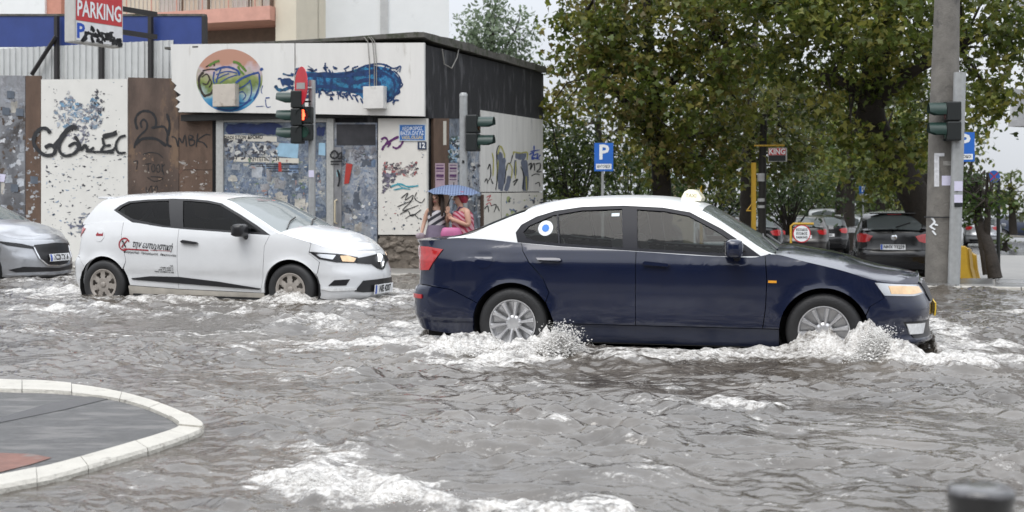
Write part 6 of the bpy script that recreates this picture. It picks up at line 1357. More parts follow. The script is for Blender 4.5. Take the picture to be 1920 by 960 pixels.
# ---- silver saloon nose at the left edge
MAZ = dict(CLIO, paint=P_SILV, roof=P_SILV, rim=M_ALLOY, rimkind='alloy', mirror_m=P_SILV, glass=M_GLASST, glass_front=M_GLASSF, tyre_r=.32, rim_r=.225)
MAZ['panels'] = list(CLIO['panels'])
MAZ['overlays'] = [
  ('headlight_housing', [(3.52, .735), (3.70, .66), (('f', .62), .625), (('f', .46), .60), (('f', .45), .635), (('f', .62), .68)], M_TRIM, .006, .03),
  ('headlight_glass', [(3.515, .740), (3.70, .655), (('f', .62), .62), (('f', .45), .595), (('f', .44), .64), (('f', .62), .685)], M_LAMP, .014, 0),
  ('grille', [(('f', .44), .66), (('f', .46), .62), (('f', .40), .46), (('f', .26), .36), (('f', 0), .34), (('f', 0), .68)], M_TRIM, .012, .03),
  ('grille_rim', [(('f', .47), .63), (('f', .41), .45), (('f', .27), .345), (('f', 0), .325), (('f', 0), .34), (('f', .26), .36), (('f', .395), .46), (('f', .45), .625)], M_CHROME, .02, .03),
  ('lower_intake', [(('f', .76), .30), (('f', .62), .345), (('f', 0), .30), (('f', 0), .25), (('f', .7), .265)], M_TRIM, .008, .03),
  ('bumper_lip', [(3.70, .225), (('f', .70), .215), (('f', 0), .20), (('f', 0), .215), (('f', .70), .235)], P_SILV, .025, .04),
  ('door_handle', CLIO['overlays'][10][1], P_SILV, .034, .03)]
hm = R(-14); nose = at(146, 470, 19.4); c_, s_ = math.cos(hm), math.sin(hm)
mz, BZ = car(MAZ, (nose.x-c_*4.06-.28, nose.y-s_*4.06, .03), hm, 'silver car nosing in at the left edge behind the white hatchback', 'car')
plate(mz, BZ, 'f', .0, .46, .50, .11, 'NZB 7316')
# ------------------------------------------------------------------ two pedestrians under one umbrella
M_SKIN = mat('skin', (.42, .25, .18), .5, var=.06, scale=10)
def skin_body(name, joints, edges, m, parent, lev=1):
    """one continuous surface grown over a posed skeleton: joints {key: (x, y, z, r)}"""
    keys = list(joints); ix = {k: i for i, k in enumerate(keys)}
    me = bpy.data.meshes.new(name); me.from_pydata([joints[k][:3] for k in keys], [(ix[a], ix[b]) for a, b in edges], []); me.update()
    o = bpy.data.objects.new(name, me); COL.objects.link(o); o.modifiers.new('s', 'SKIN'); 
    if not me.skin_vertices:
        bpy.context.view_layer.update()
    sv = me.skin_vertices[0].data if me.skin_vertices else None
    if sv is None:
        bpy.context.view_layer.objects.active = o; bpy.ops.mesh.customdata_skin_add(); sv = me.skin_vertices[0].data
    for k in keys:
        r = joints[k][3]; sv[ix[k]].radius = r if isinstance(r, tuple) else (r, r)
    sv[ix['pelvis']].use_root = True
    ss = o.modifiers.new('d', 'SUBSURF'); ss.levels = lev; ss.render_levels = lev
    dg = bpy.context.evaluated_depsgraph_get(); me2 = bpy.data.meshes.new_from_object(o.evaluated_get(dg)); bpy.data.objects.remove(o)
    me2.materials.clear(); me2.materials.append(m); me2.polygons.foreach_set('use_smooth', [True]*len(me2.polygons)); me2.name = name
    return link(bpy.data.objects.new(name, me2), parent)
def rings(name, rows, m, parent, n=20, wob=0, seed=1, cap=False):
    """cloth or hair as stacked ellipses: (cx, cy, cz, rx, ry)"""
    V = []; Fc = []; rg = random.Random(seed)
    for i, (cx, cy, cz, rx, ry) in enumerate(rows):
        for j in range(n):
            t = 2*math.pi*j/n; w = 1+wob*math.sin(t*5+i*.3)*(i/len(rows)); V.append((cx+rx*math.cos(t)*w, cy+ry*math.sin(t)*w, cz))
    for i in range(len(rows)-1):
        for j in range(n): Fc.append((i*n+j, i*n+(j+1) % n, (i+1)*n+(j+1) % n, (i+1)*n+j))
    if cap: Fc.append(tuple(range(n)))
    return mesh_obj(name, V, [f[::-1] for f in Fc], m, parent, True, 60)
def hand(J, E, wrist, d, side, pre):
    """palm and five curled fingers continuing the forearm direction d"""
    w = Vector(J[wrist][:3]); d = Vector(d).normalized(); sd = Vector(side).normalized(); nn = d.cross(sd)
    J[pre+'palm'] = (*(w+d*.055), .026); E.append((wrist, pre+'palm'))
    for k, (o, l) in enumerate(((-.027, .055), (-.009, .07), (.009, .066), (.026, .05))):
        a = w+d*.09+sd*o; b_ = a+d*l*.5+nn*.012; c = b_+d*l*.28+nn*.03
        for q, p, r in (('a', a, .0095), ('b', b_, .0085), ('c', c, .0075)): J[f'{pre}f{k}{q}'] = (*p, r)
        E += [(pre+'palm', f'{pre}f{k}a'), (f'{pre}f{k}a', f'{pre}f{k}b'), (f'{pre}f{k}b', f'{pre}f{k}c')]
    a = w+d*.04-sd*.036; b_ = a+d*.035-sd*.012+nn*.015
    J[pre+'t0'] = (*a, .011); J[pre+'t1'] = (*b_, .009); E += [(pre+'palm', pre+'t0'), (pre+'t0', pre+'t1')]
def stripe_mat(name, c0, c1, scale, ang, dist=2.0):
    m, t, b_ = new_mat(name); N, L = t.nodes, t.links; tc = N.new('ShaderNodeTexCoord'); mp = N.new('ShaderNodeMapping'); mp.inputs['Rotation'].default_value = (0, R(ang), 0); L.new(tc.outputs['Object'], mp.inputs[0])
    w = N.new('ShaderNodeTexWave'); w.bands_direction = 'Z'; w.inputs['Scale'].default_value = scale; w.inputs['Distortion'].default_value = dist; w.inputs['Detail'].default_value = 1; L.new(mp.outputs[0], w.inputs['Vector'])
    cr = N.new('ShaderNodeValToRGB'); cr.color_ramp.elements[0].position = .45; cr.color_ramp.elements[1].position = .55; cr.color_ramp.elements[0].color = (*c0, 1); cr.color_ramp.elements[1].color = (*c1, 1)
    L.new(w.outputs['Fac'], cr.inputs[0]); L.new(cr.outputs[0], b_.inputs['Base Color']); b_.inputs['Roughness'].default_value = .85; return m
def head(J, E, c, f, neck):
    """skull, jaw and nose; f is the direction faced"""
    c = Vector(c); f = Vector(f).normalized(); up = Vector((0, 0, 1))
    J['skull'] = (*(c-f*.012+up*.025), .086); J['jaw'] = (*(c+f*.025-up*.06), .058); J['crown'] = (*(c-f*.02+up*.075), .062)
    J['nose'] = (*(c+f*.098-up*.01), .013); J['brow'] = (*(c+f*.075+up*.012), .03)
    E += [(neck, 'jaw'), ('jaw', 'skull'), ('skull', 'crown'), ('skull', 'brow'), ('brow', 'nose')]
def face(parent, c, f):
    c = Vector(c); f = Vector(f).normalized(); sd = f.cross(Vector((0, 0, 1))).normalized()
    for s_ in (-1, 1):
        b = MB(); p = c+f*.083+sd*.033*s_+Vector((0, 0, .004)); b.tube([p-f*.01, p+f*.006], .012, 8); b.build('eye', mat('eye_dark', (.02, .015, .012), .3), parent)
    b = MB(); p = c+f*.082-Vector((0, 0, .058)); b.tube([p-sd*.024, p+f*.008, p+sd*.024], .007, 6); b.build('mouth', mat('lips', (.30, .08, .08), .5), parent)
def person(px, d, zf_, label):
    p = base(px, d); return empty('person', (p.x, p.y, zf_), 0, label, 'person'), p
# girl on the left, facing the street, one arm up with a small bag, the other reaching for the umbrella handle
g, gp = person(819, -1.35, -.07, 'person in striped top and mauve skirt with long dark hair under umbrella')
f = Vector((-.25, -1, -.1))
J = {'pelvis': (0, 0, .88, (.13, .10)), 'waist': (0, 0, 1.02, (.105, .085)), 'chest': (0, .0, 1.19, (.13, .095)), 'neckb': (0, .01, 1.31, .055), 'neck': (0, 0, 1.36, .048),
     'lsh': (-.15, .0, 1.26, .05), 'lel': (-.215, -.03, 1.03, .038), 'lwr': (-.25, -.12, .86, .028), 'rsh': (.15, 0, 1.26, .05), 'rel': (.19, -.05, 1.04, .038), 'rwr': (.20, -.19, 1.17, .028),
     'lhip': (-.085, 0, .82, .085), 'lkn': (-.09, -.02, .46, .055), 'lan': (-.09, .0, .08, .036), 'lft': (-.10, -.14, .03, .03), 'rhip': (.085, 0, .82, .085), 'rkn': (.09, -.02, .46, .055), 'ran': (.09, .02, .08, .036), 'rft': (.10, -.12, .03, .03)}
E_ = [('pelvis', 'waist'), ('waist', 'chest'), ('chest', 'neckb'), ('neckb', 'neck'), ('chest', 'lsh'), ('lsh', 'lel'), ('lel', 'lwr'), ('chest', 'rsh'), ('rsh', 'rel'), ('rel', 'rwr'), ('pelvis', 'lhip'), ('lhip', 'lkn'), ('lkn', 'lan'), ('lan', 'lft'), ('pelvis', 'rhip'), ('rhip', 'rkn'), ('rkn', 'ran'), ('ran', 'rft')]
hc = (-.01, -.02, 1.46); head(J, E_, hc, f, 'neck'); hand(J, E_, 'lwr', (-.1, -.3, -1), (1, -.2, 0), 'l'); hand(J, E_, 'rwr', (.0, -.3, .8), (1, 0, 0), 'r')
bd = skin_body('body', J, E_, M_SKIN, g); face(bd, hc, f)
rings('top', [(0, 0, .98, .150, .118), (0, 0, 1.05, .150, .118), (0, 0, 1.14, .165, .125), (0, -.005, 1.2, .160, .125), (0, 0, 1.25, .13, .10)], stripe_mat('striped_top', (.03, .03, .04), (.50, .48, .50), 3.2, 32, .5), g)
rings('skirt', [(0, 0, 1.0, .150, .118), (0, 0, .9, .180, .145), (0, 0, .75, .21, .165), (0, 0, .55, .235, .19), (.01, 0, .38, .25, .20)], mat('mauve_cloth', (.15, .12, .17), .85, var=.25, scale=9, bump=.3, bscale=15), g, 24, .05)
hr_ = []
for z, rx, ry, oy in ((1.585, .02, .02, .02), (1.575, .07, .08, .02), (1.54, .10, .108, .025), (1.47, .112, .115, .035), (1.38, .118, .095, .055), (1.28, .125, .075, .06), (1.17, .12, .06, .06), (1.08, .09, .04, .06)): hr_.append((-.01, oy, z, rx, ry))
rings('hair', hr_, mat('dark_hair', (.035, .022, .015), .6, var=.3, scale=30, stretch=(6, 6, .5), bump=.4, bscale=60), g, 22, .06)
for s_ in (-1, 1):
    b = MB(); b.tube([(s_*.085, -.05, 1.52), (s_*.10, -.07, 1.42), (s_*.10, -.09, 1.28), (s_*.09, -.10, 1.15)], [.03, .036, .036, .018], 8); b.build('hair_lock', MATS['dark_hair'], g, True)
bg_ = tag(rings('clutch_bag', [(0, 0, 0, .03, .02), (0, 0, .03, .075, .035), (0, 0, .07, .08, .04), (0, 0, .11, .05, .03), (0, 0, .115, .0, .0)], mat('pale_bag', (.30, .24, .27), .6, var=.4, scale=20), None, 16), 'small pale bag in hand of the person in mauve', 'bag')
bg_.location = (gp.x-.265, gp.y-.17, .69)
# woman on the right, turned to the left, looking down at her joined hands
w, wp_ = person(866, -1.3, -.07, 'person with red hair in red and pink patterned dress, looking down')
f = Vector((-1, -.35, -.35))
J = {'pelvis': (.02, 0, .86, (.15, .14)), 'waist': (.02, 0, 1.02, (.14, .13)), 'chest': (.015, .0, 1.18, (.14, .14)), 'neckb': (-.01, .0, 1.30, .065), 'neck': (-.03, 0, 1.36, .054),
     'lsh': (.09, -.15, 1.23, .062), 'lel': (.13, -.20, .99, .052), 'lwr': (-.10, -.20, 1.08, .034), 'rsh': (-.06, .15, 1.23, .06), 'rel': (-.09, .16, 1.0, .05), 'rwr': (-.16, -.10, 1.08, .033),
     'lhip': (.02, -.09, .80, .10), 'lkn': (.0, -.09, .45, .065), 'lan': (.03, -.09, .08, .042), 'lft': (-.09, -.11, .03, .034), 'rhip': (.02, .09, .80, .10), 'rkn': (-.0, .09, .45, .065), 'ran': (.02, .09, .08, .042), 'rft': (-.10, .08, .03, .034)}
E_ = [('pelvis', 'waist'), ('waist', 'chest'), ('chest', 'neckb'), ('neckb', 'neck'), ('chest', 'lsh'), ('lsh', 'lel'), ('lel', 'lwr'), ('chest', 'rsh'), ('rsh', 'rel'), ('rel', 'rwr'), ('pelvis', 'lhip'), ('lhip', 'lkn'), ('lkn', 'lan'), ('lan', 'lft'), ('pelvis', 'rhip'), ('rhip', 'rkn'), ('rkn', 'ran'), ('ran', 'rft')]
hc = (-.055, -.01, 1.455); head(J, E_, hc, f, 'neck'); hand(J, E_, 'lwr', (-.8, .1, .5), (0, .5, .8), 'l'); hand(J, E_, 'rwr', (-.2, -.6, .6), (.6, .3, .5), 'r')
bd = skin_body('body', J, E_, mat('tanned_skin', (.45, .25, .18), .5, var=.06), w); face(bd, hc, f)
rings('dress', [(.02, 0, .42, .27, .25), (.02, 0, .6, .25, .235), (.02, 0, .8, .215, .205), (.02, 0, .95, .185, .18), (.015, 0, 1.08, .185, .18), (.01, 0, 1.18, .175, .18), (.0, 0, 1.235, .14, .15)], stripe_mat('red_dress', (.30, .03, .06), (.46, .24, .28), 4.5, -38, 7), w, 24, .03)
for s_ in (-1, 1):
    b = MB(); b.tube([(-.09, s_*.07, 1.22), (-.03, s_*.085, 1.305), (.06, s_*.09, 1.27), (.12, s_*.08, 1.2)], .014, 6); b.build('strap', mat('dark_strap', (.08, .03, .09), .7), w, True)
rings('hair', [(-.02, -.005, 1.57, .02, .02), (-.02, -.005, 1.565, .07, .075), (-.01, 0, 1.53, .098, .102), (.01, .0, 1.48, .095, .105), (.03, 0, 1.42, .075, .09), (.04, 0, 1.37, .04, .05)], mat('red_hair', (.26, .02, .045), .55, var=.3, scale=30, bump=.3), w, 20, .04)
pb = tag(rings('shoulder_bag', [(0, 0, 0, .10, .05), (0, 0, .04, .17, .075), (0, 0, .14, .18, .075), (0, 0, .22, .15, .06), (.0, 0, .235, .12, .02)], mat('pink_bag', (.42, .11, .24), .55, var=.15, scale=8, bump=.3), None, 18, .05), 'bright pink bag held low between the two people', 'bag')
pb.location = (wp_.x-.17, wp_.y-.22, .66)
# umbrella
up_ = at(851, 345, gp.y+.12); um = empty('umbrella', (up_.x, up_.y, 0), 0, 'blue checked umbrella shared by the two people', 'umbrella')
def check_mat():
    m, t, b_ = new_mat('checked_cloth'); N, L = t.nodes, t.links; tc = N.new('ShaderNodeTexCoord'); outs = []
    for dr_ in ('X', 'Y'):
        wv = N.new('ShaderNodeTexWave'); wv.bands_direction = dr_; wv.inputs['Scale'].default_value = 7; L.new(tc.outputs['Object'], wv.inputs['Vector']); outs.append(wv.outputs['Fac'])
    ad = N.new('ShaderNodeMath'); L.new(outs[0], ad.inputs[0]); L.new(outs[1], ad.inputs[1])
    cr = N.new('ShaderNodeValToRGB'); cr.color_ramp.elements[0].color = (.02, .04, .10, 1); cr.color_ramp.elements[1].color = (.14, .19, .31, 1); cr.color_ramp.elements[0].position = .15; cr.color_ramp.elements[1].position = .7
    hf = N.new('ShaderNodeMath'); hf.operation = 'MULTIPLY'; hf.inputs[1].default_value = .55; L.new(ad.outputs[0], hf.inputs[0]); L.new(hf.outputs[0], cr.inputs[0]); L.new(cr.outputs[0], b_.inputs['Base Color']); b_.inputs['Roughness'].default_value = .6; return m
M_CHK = check_mat(); ru = .46; zu = up_.z
tilt = Matrix.Translation((0, 0, zu-.02)) @ Matrix.Rotation(R(2), 4, 'Y') @ Matrix.Rotation(R(7), 4, 'X')
for k in range(8):
    V = []; Fc = []; n1, n2 = 8, 7
    for i in range(n1+1):
        rr_ = ru*i/n1
        for j in range(n2):
            t = R(45*(k+j/(n2-1))); sag = math.sin(math.pi*j/(n2-1)); q = rr_*(1-.07*sag*(i/n1)); V.append(tilt @ Vector((q*math.cos(t), q*math.sin(t), -.125*(i/n1)**1.9-.0+.012*sag*(i/n1))))
    for i in range(n1):
        for j in range(n2-1): Fc.append((i*n2+j, (i+1)*n2+j, (i+1)*n2+j+1, i*n2+j+1))
    mesh_obj('canopy_panel', V, Fc, M_CHK, um, True, 60)
    t = R(45*k); b = MB(); b.tube([tilt @ Vector((ru*q*math.cos(t), ru*q*math.sin(t), -.125*q**1.9-.006)) for q in (0, .4, .75, 1.0, 1.03)], .004, 5); b.build('rib', M_SIGD, um)
b = MB(); b.tube([tilt @ Vector((0, 0, .05)), tilt @ Vector((0, 0, -.1)), (-.13, -.27, 1.18), (-.135, -.27, 1.12)], .008, 6); b.build('shaft', M_SIGD, um)
b = MB(); b.tube([(-.13, -.27, 1.2), (-.138, -.275, 1.08)], .014, 8); b.build('handle', M_SIGD, um)
# ------------------------------------------------------------------ flood water
def pnoise(x, y, seed):
    """2-D gradient noise on arrays"""
    rg = np.random.default_rng(seed); ang = rg.uniform(0, 2*np.pi, 4096); gx, gy = np.cos(ang), np.sin(ang); pm = rg.permutation(4096)
    xi = np.floor(x).astype(np.int64); yi = np.floor(y).astype(np.int64); xf = x-xi; yf = y-yi
    u = xf*xf*xf*(xf*(xf*6-15)+10); v = yf*yf*yf*(yf*(yf*6-15)+10)
    def g(i, j):
        h = pm[(pm[(xi+i) & 4095]+yi+j) & 4095]; return gx[h]*(xf-i)+gy[h]*(yf-j)
    a = g(0, 0); b = g(1, 0); c = g(0, 1); d = g(1, 1)
    return (a+(b-a)*u)+((c+(d-c)*u)-(a+(b-a)*u))*v
def seg_dist(X, Y, pts):
    """distance to a polyline and the parameter along it"""
    best = np.full(X.shape, 1e9); par = np.zeros(X.shape); n = len(pts)-1
    for i in range(n):
        ax, ay = pts[i]; bx, by = pts[i+1]; dx, dy = bx-ax, by-ay; L2 = dx*dx+dy*dy+1e-12
        t = np.clip(((X-ax)*dx+(Y-ay)*dy)/L2, 0, 1); d = np.hypot(X-ax-t*dx, Y-ay-t*dy); m = d < best; best = np.where(m, d, best); par = np.where(m, (i+t)/n, par)
    return best, par
NR, NC = 640, 860
rowsY = 4.2*np.exp(np.linspace(0, math.log(29/4.2), NR)); cols_ = np.linspace(-.66, .66, NC)
YY = np.repeat(rowsY[:, None], NC, 1); XX = cols_[None, :]*rowsY[:, None]
U = (XX-CN.x)*UX.x+(YY-CN.y)*UX.y; D = (XX-CN.x)*VX.x+(YY-CN.y)*VX.y
wx = (U+.35*pnoise(U*.8, D*1.1, 1))*1.25; wy = (D+.25*pnoise(U*.7, D*1.2, 2))*1.25
far = np.clip((YY-12)/12, 0, 1)
hgt = .040*pnoise(wx/1.3, wy/.85, 3)
rid = lambda x, y, s: (1-2*np.abs(pnoise(x, y, s)))
amp = .5+.75*np.clip(pnoise(wx/2.6, wy/1.7, 8)*2.4+.5, 0, 1.5)
hgt += .88*amp*(.030*rid(wx/1.0, wy/.55, 4)+.058*pnoise(wx/.46, wy/.27, 5)+.016*rid(wx/.30, wy/.17, 9)+.027*pnoise(wx/.20, wy/.10, 6)+.009*pnoise(wx/.10, wy/.055, 7))
isl_c = [(p.x, p.y) for p in ig[::3]]
di_, _ = seg_dist(XX, YY, isl_c); calm = np.clip(di_/.55, .12, 1); hgt *= calm; hgt += -.01*(1-calm)
foam = np.zeros_like(hgt)
def gp2(px, py): q = ground_at(px, py, .03); return (q.x, q.y)
# crests and foam lines read off the photograph: (strength, width m, height m, points)
lines = [
 (1.25, .26, .05, [(800, 678), (880, 688), (980, 684), (1060, 676)]), (.95, .22, .035, [(800, 650), (900, 665), (1040, 662)]),
 (.80, .14, .05, [(1060, 676), (1160, 680), (1280, 678), (1400, 676), (1490, 678)]), (1.2, .20, .05, [(1480, 676), (1560, 678), (1640, 680), (1710, 686)]),
 (.55, .30, .03, [(420, 640), (560, 648), (680, 655), (800, 662)]), (.45, .22, .02, [(400, 655), (520, 662), (640, 655)]), (.5, .25, .02, [(560, 610), (680, 622), (790, 640)]),
 (1.8, .15, .06, [(505, 885), (545, 905), (610, 918), (690, 930), (770, 945)]), (1.6, .16, .05, [(570, 862), (620, 885), (720, 905), (790, 920)]), (1.1, .15, .03, [(780, 945), (900, 958), (1060, 962), (1200, 962)]), (.6, .2, .02, [(540, 845), (600, 840), (640, 860)]),
 (.30, .12, .05, [(1170, 748), (1260, 752), (1380, 758), (1480, 770)]), (.4, .25, .02, [(1180, 770), (1300, 765), (1460, 768)]),
 (.75, .30, .06, [(0, 560), (120, 566), (230, 572), (330, 570), (430, 574), (560, 578)]), (.8, .22, .06, [(440, 578), (520, 586), (620, 584), (720, 580)]), (.5, .3, .03, [(0, 590), (150, 596), (300, 600), (480, 604)]), (.45, .3, .02, [(0, 620), (200, 626), (400, 628), (640, 612)]),
 (.6, .2, .05, [(1790, 660), (1850, 668), (1920, 664)]), (.5, .25, .03, [(1770, 700), (1850, 694), (1930, 690)]), (.35, .3, .02, [(1700, 590), (1800, 600), (1920, 596)]), (.35, .2, .02, [(1780, 620), (1860, 630), (1930, 628)]),
 (.3, .25, .02, [(900, 720), (1100, 712), (1300, 718)]), (.25, .2, .02, [(960, 800), (1060, 812), (1180, 806)]), (.3, .2, .02, [(420, 700), (560, 706), (700, 698)]), (.3, .12, .02, [(1000, 880), (1150, 892), (1290, 884)])]
jx = XX+.12*pnoise(XX*4, YY*4, 11)+.08*pnoise(XX*11, YY*11, 12); jy = YY+.20*pnoise(XX*3+7, YY*3, 13)+.10*pnoise(XX*9, YY*9, 14)
modf = 1+1.1*pnoise(XX*2.2, YY*2.6, 16)+.9*pnoise(U*1.5, D*7, 17); modh = 1+1.2*pnoise(XX*7, YY*7, 15)
for st, wd, hh, pl in lines:
    P_ = [gp2(*q) for q in pl]
    d, t = seg_dist(jx, jy, P_); w = np.exp(-(d/wd)**2)*np.clip(np.minimum(t, 1-t)*8+.25, 0, 1)
    foam += .62*st*w*modf; hgt += .7*hh*w*modh
# swell pushed up round the two moving cars
def car_local(loc, th): c, s_ = math.cos(th), math.sin(th); dx = XX-loc[0]; dy = YY-loc[1]; return dx*c+dy*s_, -dx*s_+dy*c
for root_, th, L_, hw, lift, fm in ((taxi, TH, 4.66, .90, .055, .35), (clio, THC, 4.06, .86, .07, .3), (mz, hm, 4.06, .86, .07, .1)):
    lx, ly = car_local(root_.location, th)
    ox = np.maximum(np.maximum(-lx, lx-L_), 0); oy = np.maximum(np.abs(ly)-hw, 0); dd_ = np.hypot(ox, oy)
    w = np.exp(-(dd_/(.55 if root_ is taxi else 1.1))**2); hgt += lift*w
    if root_ is taxi: hgt -= .05*np.where((dd_ <= 0), 1, 0)
    foam += fm*np.exp(-((dd_-.22)/.22)**2)
    hgt += .03*w*rid(XX/.3, YY/.2, 21)
rise = np.interp(D, [-24, -10.4, -8.4, 0], [0, 0, .07, .075]); hgt += rise; 
# frothy relief where there is foam
fcl = np.clip(foam, 0, 1.3)
spk = .75+.75*np.abs(pnoise(XX/.09, YY/.07, 41))+.45*np.abs(pnoise(XX/.035, YY/.03, 42))
for (px_, py_, sx_, hh) in ((1048, 670, .15, .15), (1015, 672, .15, .12), (965, 674, .2, .12), (900, 668, .25, .12), (835, 672, .22, .11), (1640, 682, .15, .15), (1608, 682, .15, .12), (1560, 676, .2, .13), (1500, 674, .2, .09), (1690, 688, .16, .08), (535, 588, .2, .09), (560, 590, .2, .07), (232, 572, .25, .08)):
    q = gp2(px_, py_); w = np.exp(-(np.hypot((XX-q[0]), (YY-q[1])*1.6)/sx_)**2)
    hgt += hh*w*spk; foam += 1.1*w
fcl = np.clip(foam, 0, 1.3)
hgt += fcl*(.020*np.abs(pnoise(XX/.13, YY/.10, 31))+.016*np.abs(pnoise(XX/.05, YY/.045, 32)))
foam += .45*np.clip(rid(wx/1.4, wy/.22, 43)-.35, 0, 1)+.38*np.clip(rid(wx/.5, wy/.12, 44)-.40, 0, 1)
foam += np.clip((hgt-rise-.075)*5, 0, .25)
foam = np.minimum(foam, .80+.25*pnoise(XX*5, YY*6, 51))
ins = np.zeros(XX.shape, bool); pg_ = [(p.x, p.y) for p in ig]+[(-30, ig[-1].y), (-30, ig[0].y)]; j_ = len(pg_)-1
for i_ in range(len(pg_)):      # no water inside the island's kerb
    (x1_, y1_), (x2_, y2_) = pg_[i_], pg_[j_]; j_ = i_
    if y1_ != y2_: ins ^= ((y1_ > YY) != (y2_ > YY)) & (XX < (x2_-x1_)*(YY-y1_)/(y2_-y1_)+x1_)
hgt = np.where(ins, -.08, hgt)
V = np.stack([XX, YY, hgt], -1).reshape(-1, 3)
idx = np.arange(NR*NC).reshape(NR, NC); Fq = np.stack([idx[:-1, :-1], idx[:-1, 1:], idx[1:, 1:], idx[1:, :-1]], -1).reshape(-1, 4)
keep = (D.reshape(-1)[Fq].min(1) < -1.86)
Fq = Fq[keep]; used = np.unique(Fq); remap = np.zeros(NR*NC, np.int64); remap[used] = np.arange(len(used))
def water_mat():
    m, t, b_ = new_mat('flood_water'); N, L = t.nodes, t.links
    at_ = N.new('ShaderNodeAttribute'); at_.attribute_name = 'foam'; tc = N.new('ShaderNodeTexCoord')
    def nz_(s, d, r=.6, sc=(1, 1, 1)):
        mp = N.new('ShaderNodeMapping'); mp.inputs['Scale'].default_value = sc; mp.inputs['Rotation'].default_value = (0, 0, -TB); L.new(tc.outputs['Object'], mp.inputs[0])
        n = N.new('ShaderNodeTexNoise'); n.inputs['Scale'].default_value = s; n.inputs['Detail'].default_value = d; n.inputs['Roughness'].default_value = r; L.new(mp.outputs[0], n.inputs['Vector']); return n.outputs['Fac']
    n1 = nz_(13, 12, .8, (1, 1.5, 1)); n6 = nz_(45, 6, .7); n2 = nz_(.9, 5, .6); n3 = nz_(34, 5, .6, (1, 1.5, 1)); n4 = nz_(5, 4, .6, (1, 2.2, 1))
    nc = N.new('ShaderNodeMapRange'); nc.inputs[1].default_value = .28; nc.inputs[2].default_value = .72; L.new(n1, nc.inputs[0])
    su = N.new('ShaderNodeMath'); su.operation = 'SUBTRACT'; L.new(at_.outputs['Fac'], su.inputs[0]); L.new(nc.outputs[0], su.inputs[1])
    mr = N.new('ShaderNodeMapRange'); mr.inputs[1].default_value = .0; mr.inputs[2].default_value = .42; L.new(su.outputs[0], mr.inputs[0])
    cr = N.new('ShaderNodeValToRGB'); e = cr.color_ramp.elements; e[0].position = .3; e[0].color = (.040, .032, .024, 1); e[1].position = .7; e[1].color = (.112, .097, .081, 1); L.new(n2, cr.inputs[0])
    mx_ = N.new('ShaderNodeMix'); mx_.data_type = 'RGBA'; L.new(mr.outputs[0], mx_.inputs[0]); L.new(cr.outputs[0], mx_.inputs[6]); cf = N.new('ShaderNodeValToRGB'); cf.color_ramp.elements[0].position = .36; cf.color_ramp.elements[0].color = (.30, .275, .245, 1); cf.color_ramp.elements[1].position = .60; cf.color_ramp.elements[1].color = (.70, .69, .665, 1); L.new(n6, cf.inputs[0]); L.new(cf.outputs[0], mx_.inputs[7]); L.new(mx_.outputs[2], b_.inputs['Base Color'])
    ro = N.new('ShaderNodeMapRange'); ro.inputs[3].default_value = .03; ro.inputs[4].default_value = .6; L.new(mr.outputs[0], ro.inputs[0]); L.new(ro.outputs[0], b_.inputs['Roughness'])
    b_.inputs['IOR'].default_value = 1.5; b_.inputs['Specular IOR Level'].default_value = 1.0
    b1 = N.new('ShaderNodeBump'); b1.inputs['Strength'].default_value = .45; b1.inputs['Distance'].default_value = .03; L.new(n4, b1.inputs['Height'])
    b2 = N.new('ShaderNodeBump'); b2.inputs['Strength'].default_value = .1; b2.inputs['Distance'].default_value = .008; L.new(n3, b2.inputs['Height']); L.new(b1.outputs[0], b2.inputs['Normal']); L.new(b2.outputs[0], b_.inputs['Normal'])
    return m
M_WATER = water_mat()
wt = np_mesh('flood_water', V[used], remap[Fq], None, M_WATER, None, True)
fa = wt.data.attributes.new('foam', 'FLOAT', 'POINT'); fa.data.foreach_set('value', foam.reshape(-1)[used].astype(np.float32)); wt['kind'] = 'structure'
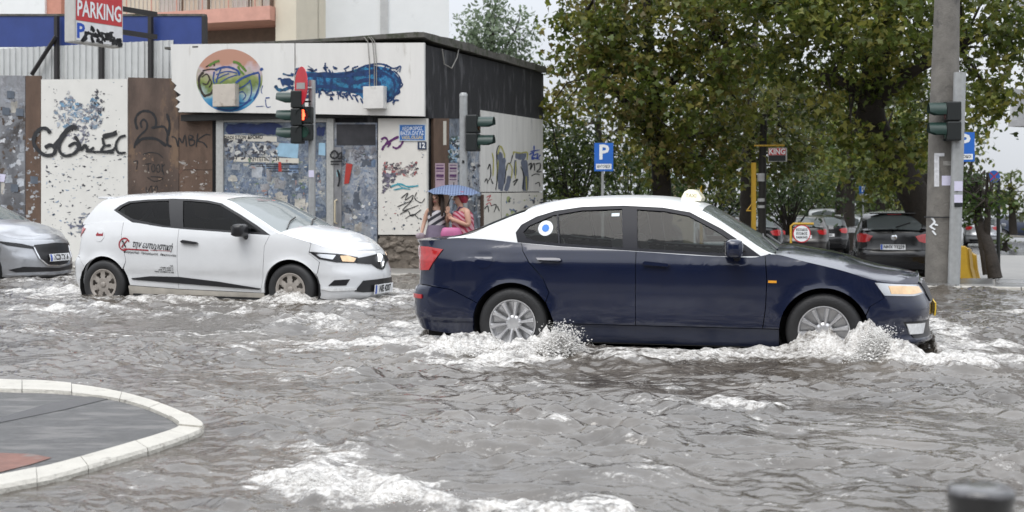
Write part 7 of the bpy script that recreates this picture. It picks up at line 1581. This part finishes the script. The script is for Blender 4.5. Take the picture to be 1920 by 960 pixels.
# splashes thrown up by the wheels: masses of froth and drops
M_SPRAY_W = mat('white_spray_water', (.70, .685, .66), .35, var=.12, scale=20, spec=.5)
ICO = bmesh.new(); bmesh.ops.create_icosphere(ICO, subdivisions=1, radius=1); IV = np.array([v.co[:] for v in ICO.verts]); IF = np.array([[v.index for v in f_.verts] for f_ in ICO.faces]); ICO.free()
def splash(label, specs, seed, rs=1.0):
    rg = np.random.default_rng(seed); Ps = []; Rs = []
    for (x0, y0, x1, y1, hmax, n, lean, spread) in specs:
        a = ground_at(x0, y0, .05); c = ground_at(x1, y1, .05)
        t = rg.random(n); hprof = hmax*(1-(2*t-1)**2)**.6*(.55+.45*np.abs(np.sin(t*9+seed)))
        z = rg.random(n)**1.25; px_ = a.x+(c.x-a.x)*t+lean*z*hmax+rg.normal(size=n)*spread*(.4+z); py_ = a.y+(c.y-a.y)*t+rg.normal(size=n)*spread*1.1
        Ps.append(np.stack([px_, py_, .02+hprof*z+rg.normal(size=n)*.012], 1)); Rs.append(rs*(.0022+.009*rg.random(n)**2.6)*(1.3-.85*z))
    P_ = np.concatenate(Ps); r_ = np.concatenate(Rs); n = len(P_); k = len(IV)
    jit = rg.uniform(.7, 1.3, (n, k, 1)); V_ = P_[:, None]+IV[None]*r_[:, None, None]*jit*np.array([1.5, 1, .9])
    F_ = (IF[None]+np.arange(n)[:, None, None]*k).reshape(-1, 3)
    o = np_mesh('splash', V_.reshape(-1, 3), F_, None, M_SPRAY_W, None, True); tag(o, label, 'splash', None, 'stuff')
splash('white splash at the taxi rear wheel', [(1005, 672, 1080, 668, .34, 9000, .16, .04), (880, 668, 1040, 672, .17, 5200, 0, .05), (800, 668, 910, 670, .14, 3600, -.05, .05)], 1)
splash('white splash at the taxi front wheel', [(1595, 684, 1680, 682, .36, 9000, .10, .04), (1470, 672, 1620, 680, .15, 4800, 0, .05), (1640, 684, 1710, 688, .10, 1800, .12, .05)], 2)
splash('low spray along the taxi sill', [(1080, 668, 1480, 672, .07, 5200, 0, .05)], 3)
splash('foam crest breaking in the foreground', [(510, 885, 700, 930, .07, 5200, 0, .06), (650, 915, 860, 950, .06, 4400, 0, .06)], 4, .42)
splash('small splash at the white hatchback front wheel', [(505, 580, 560, 580, .14, 1400, .05, .04), (580, 580, 740, 578, .08, 1800, 0, .08), (215, 566, 250, 568, .1, 1000, .05, .05)], 5)
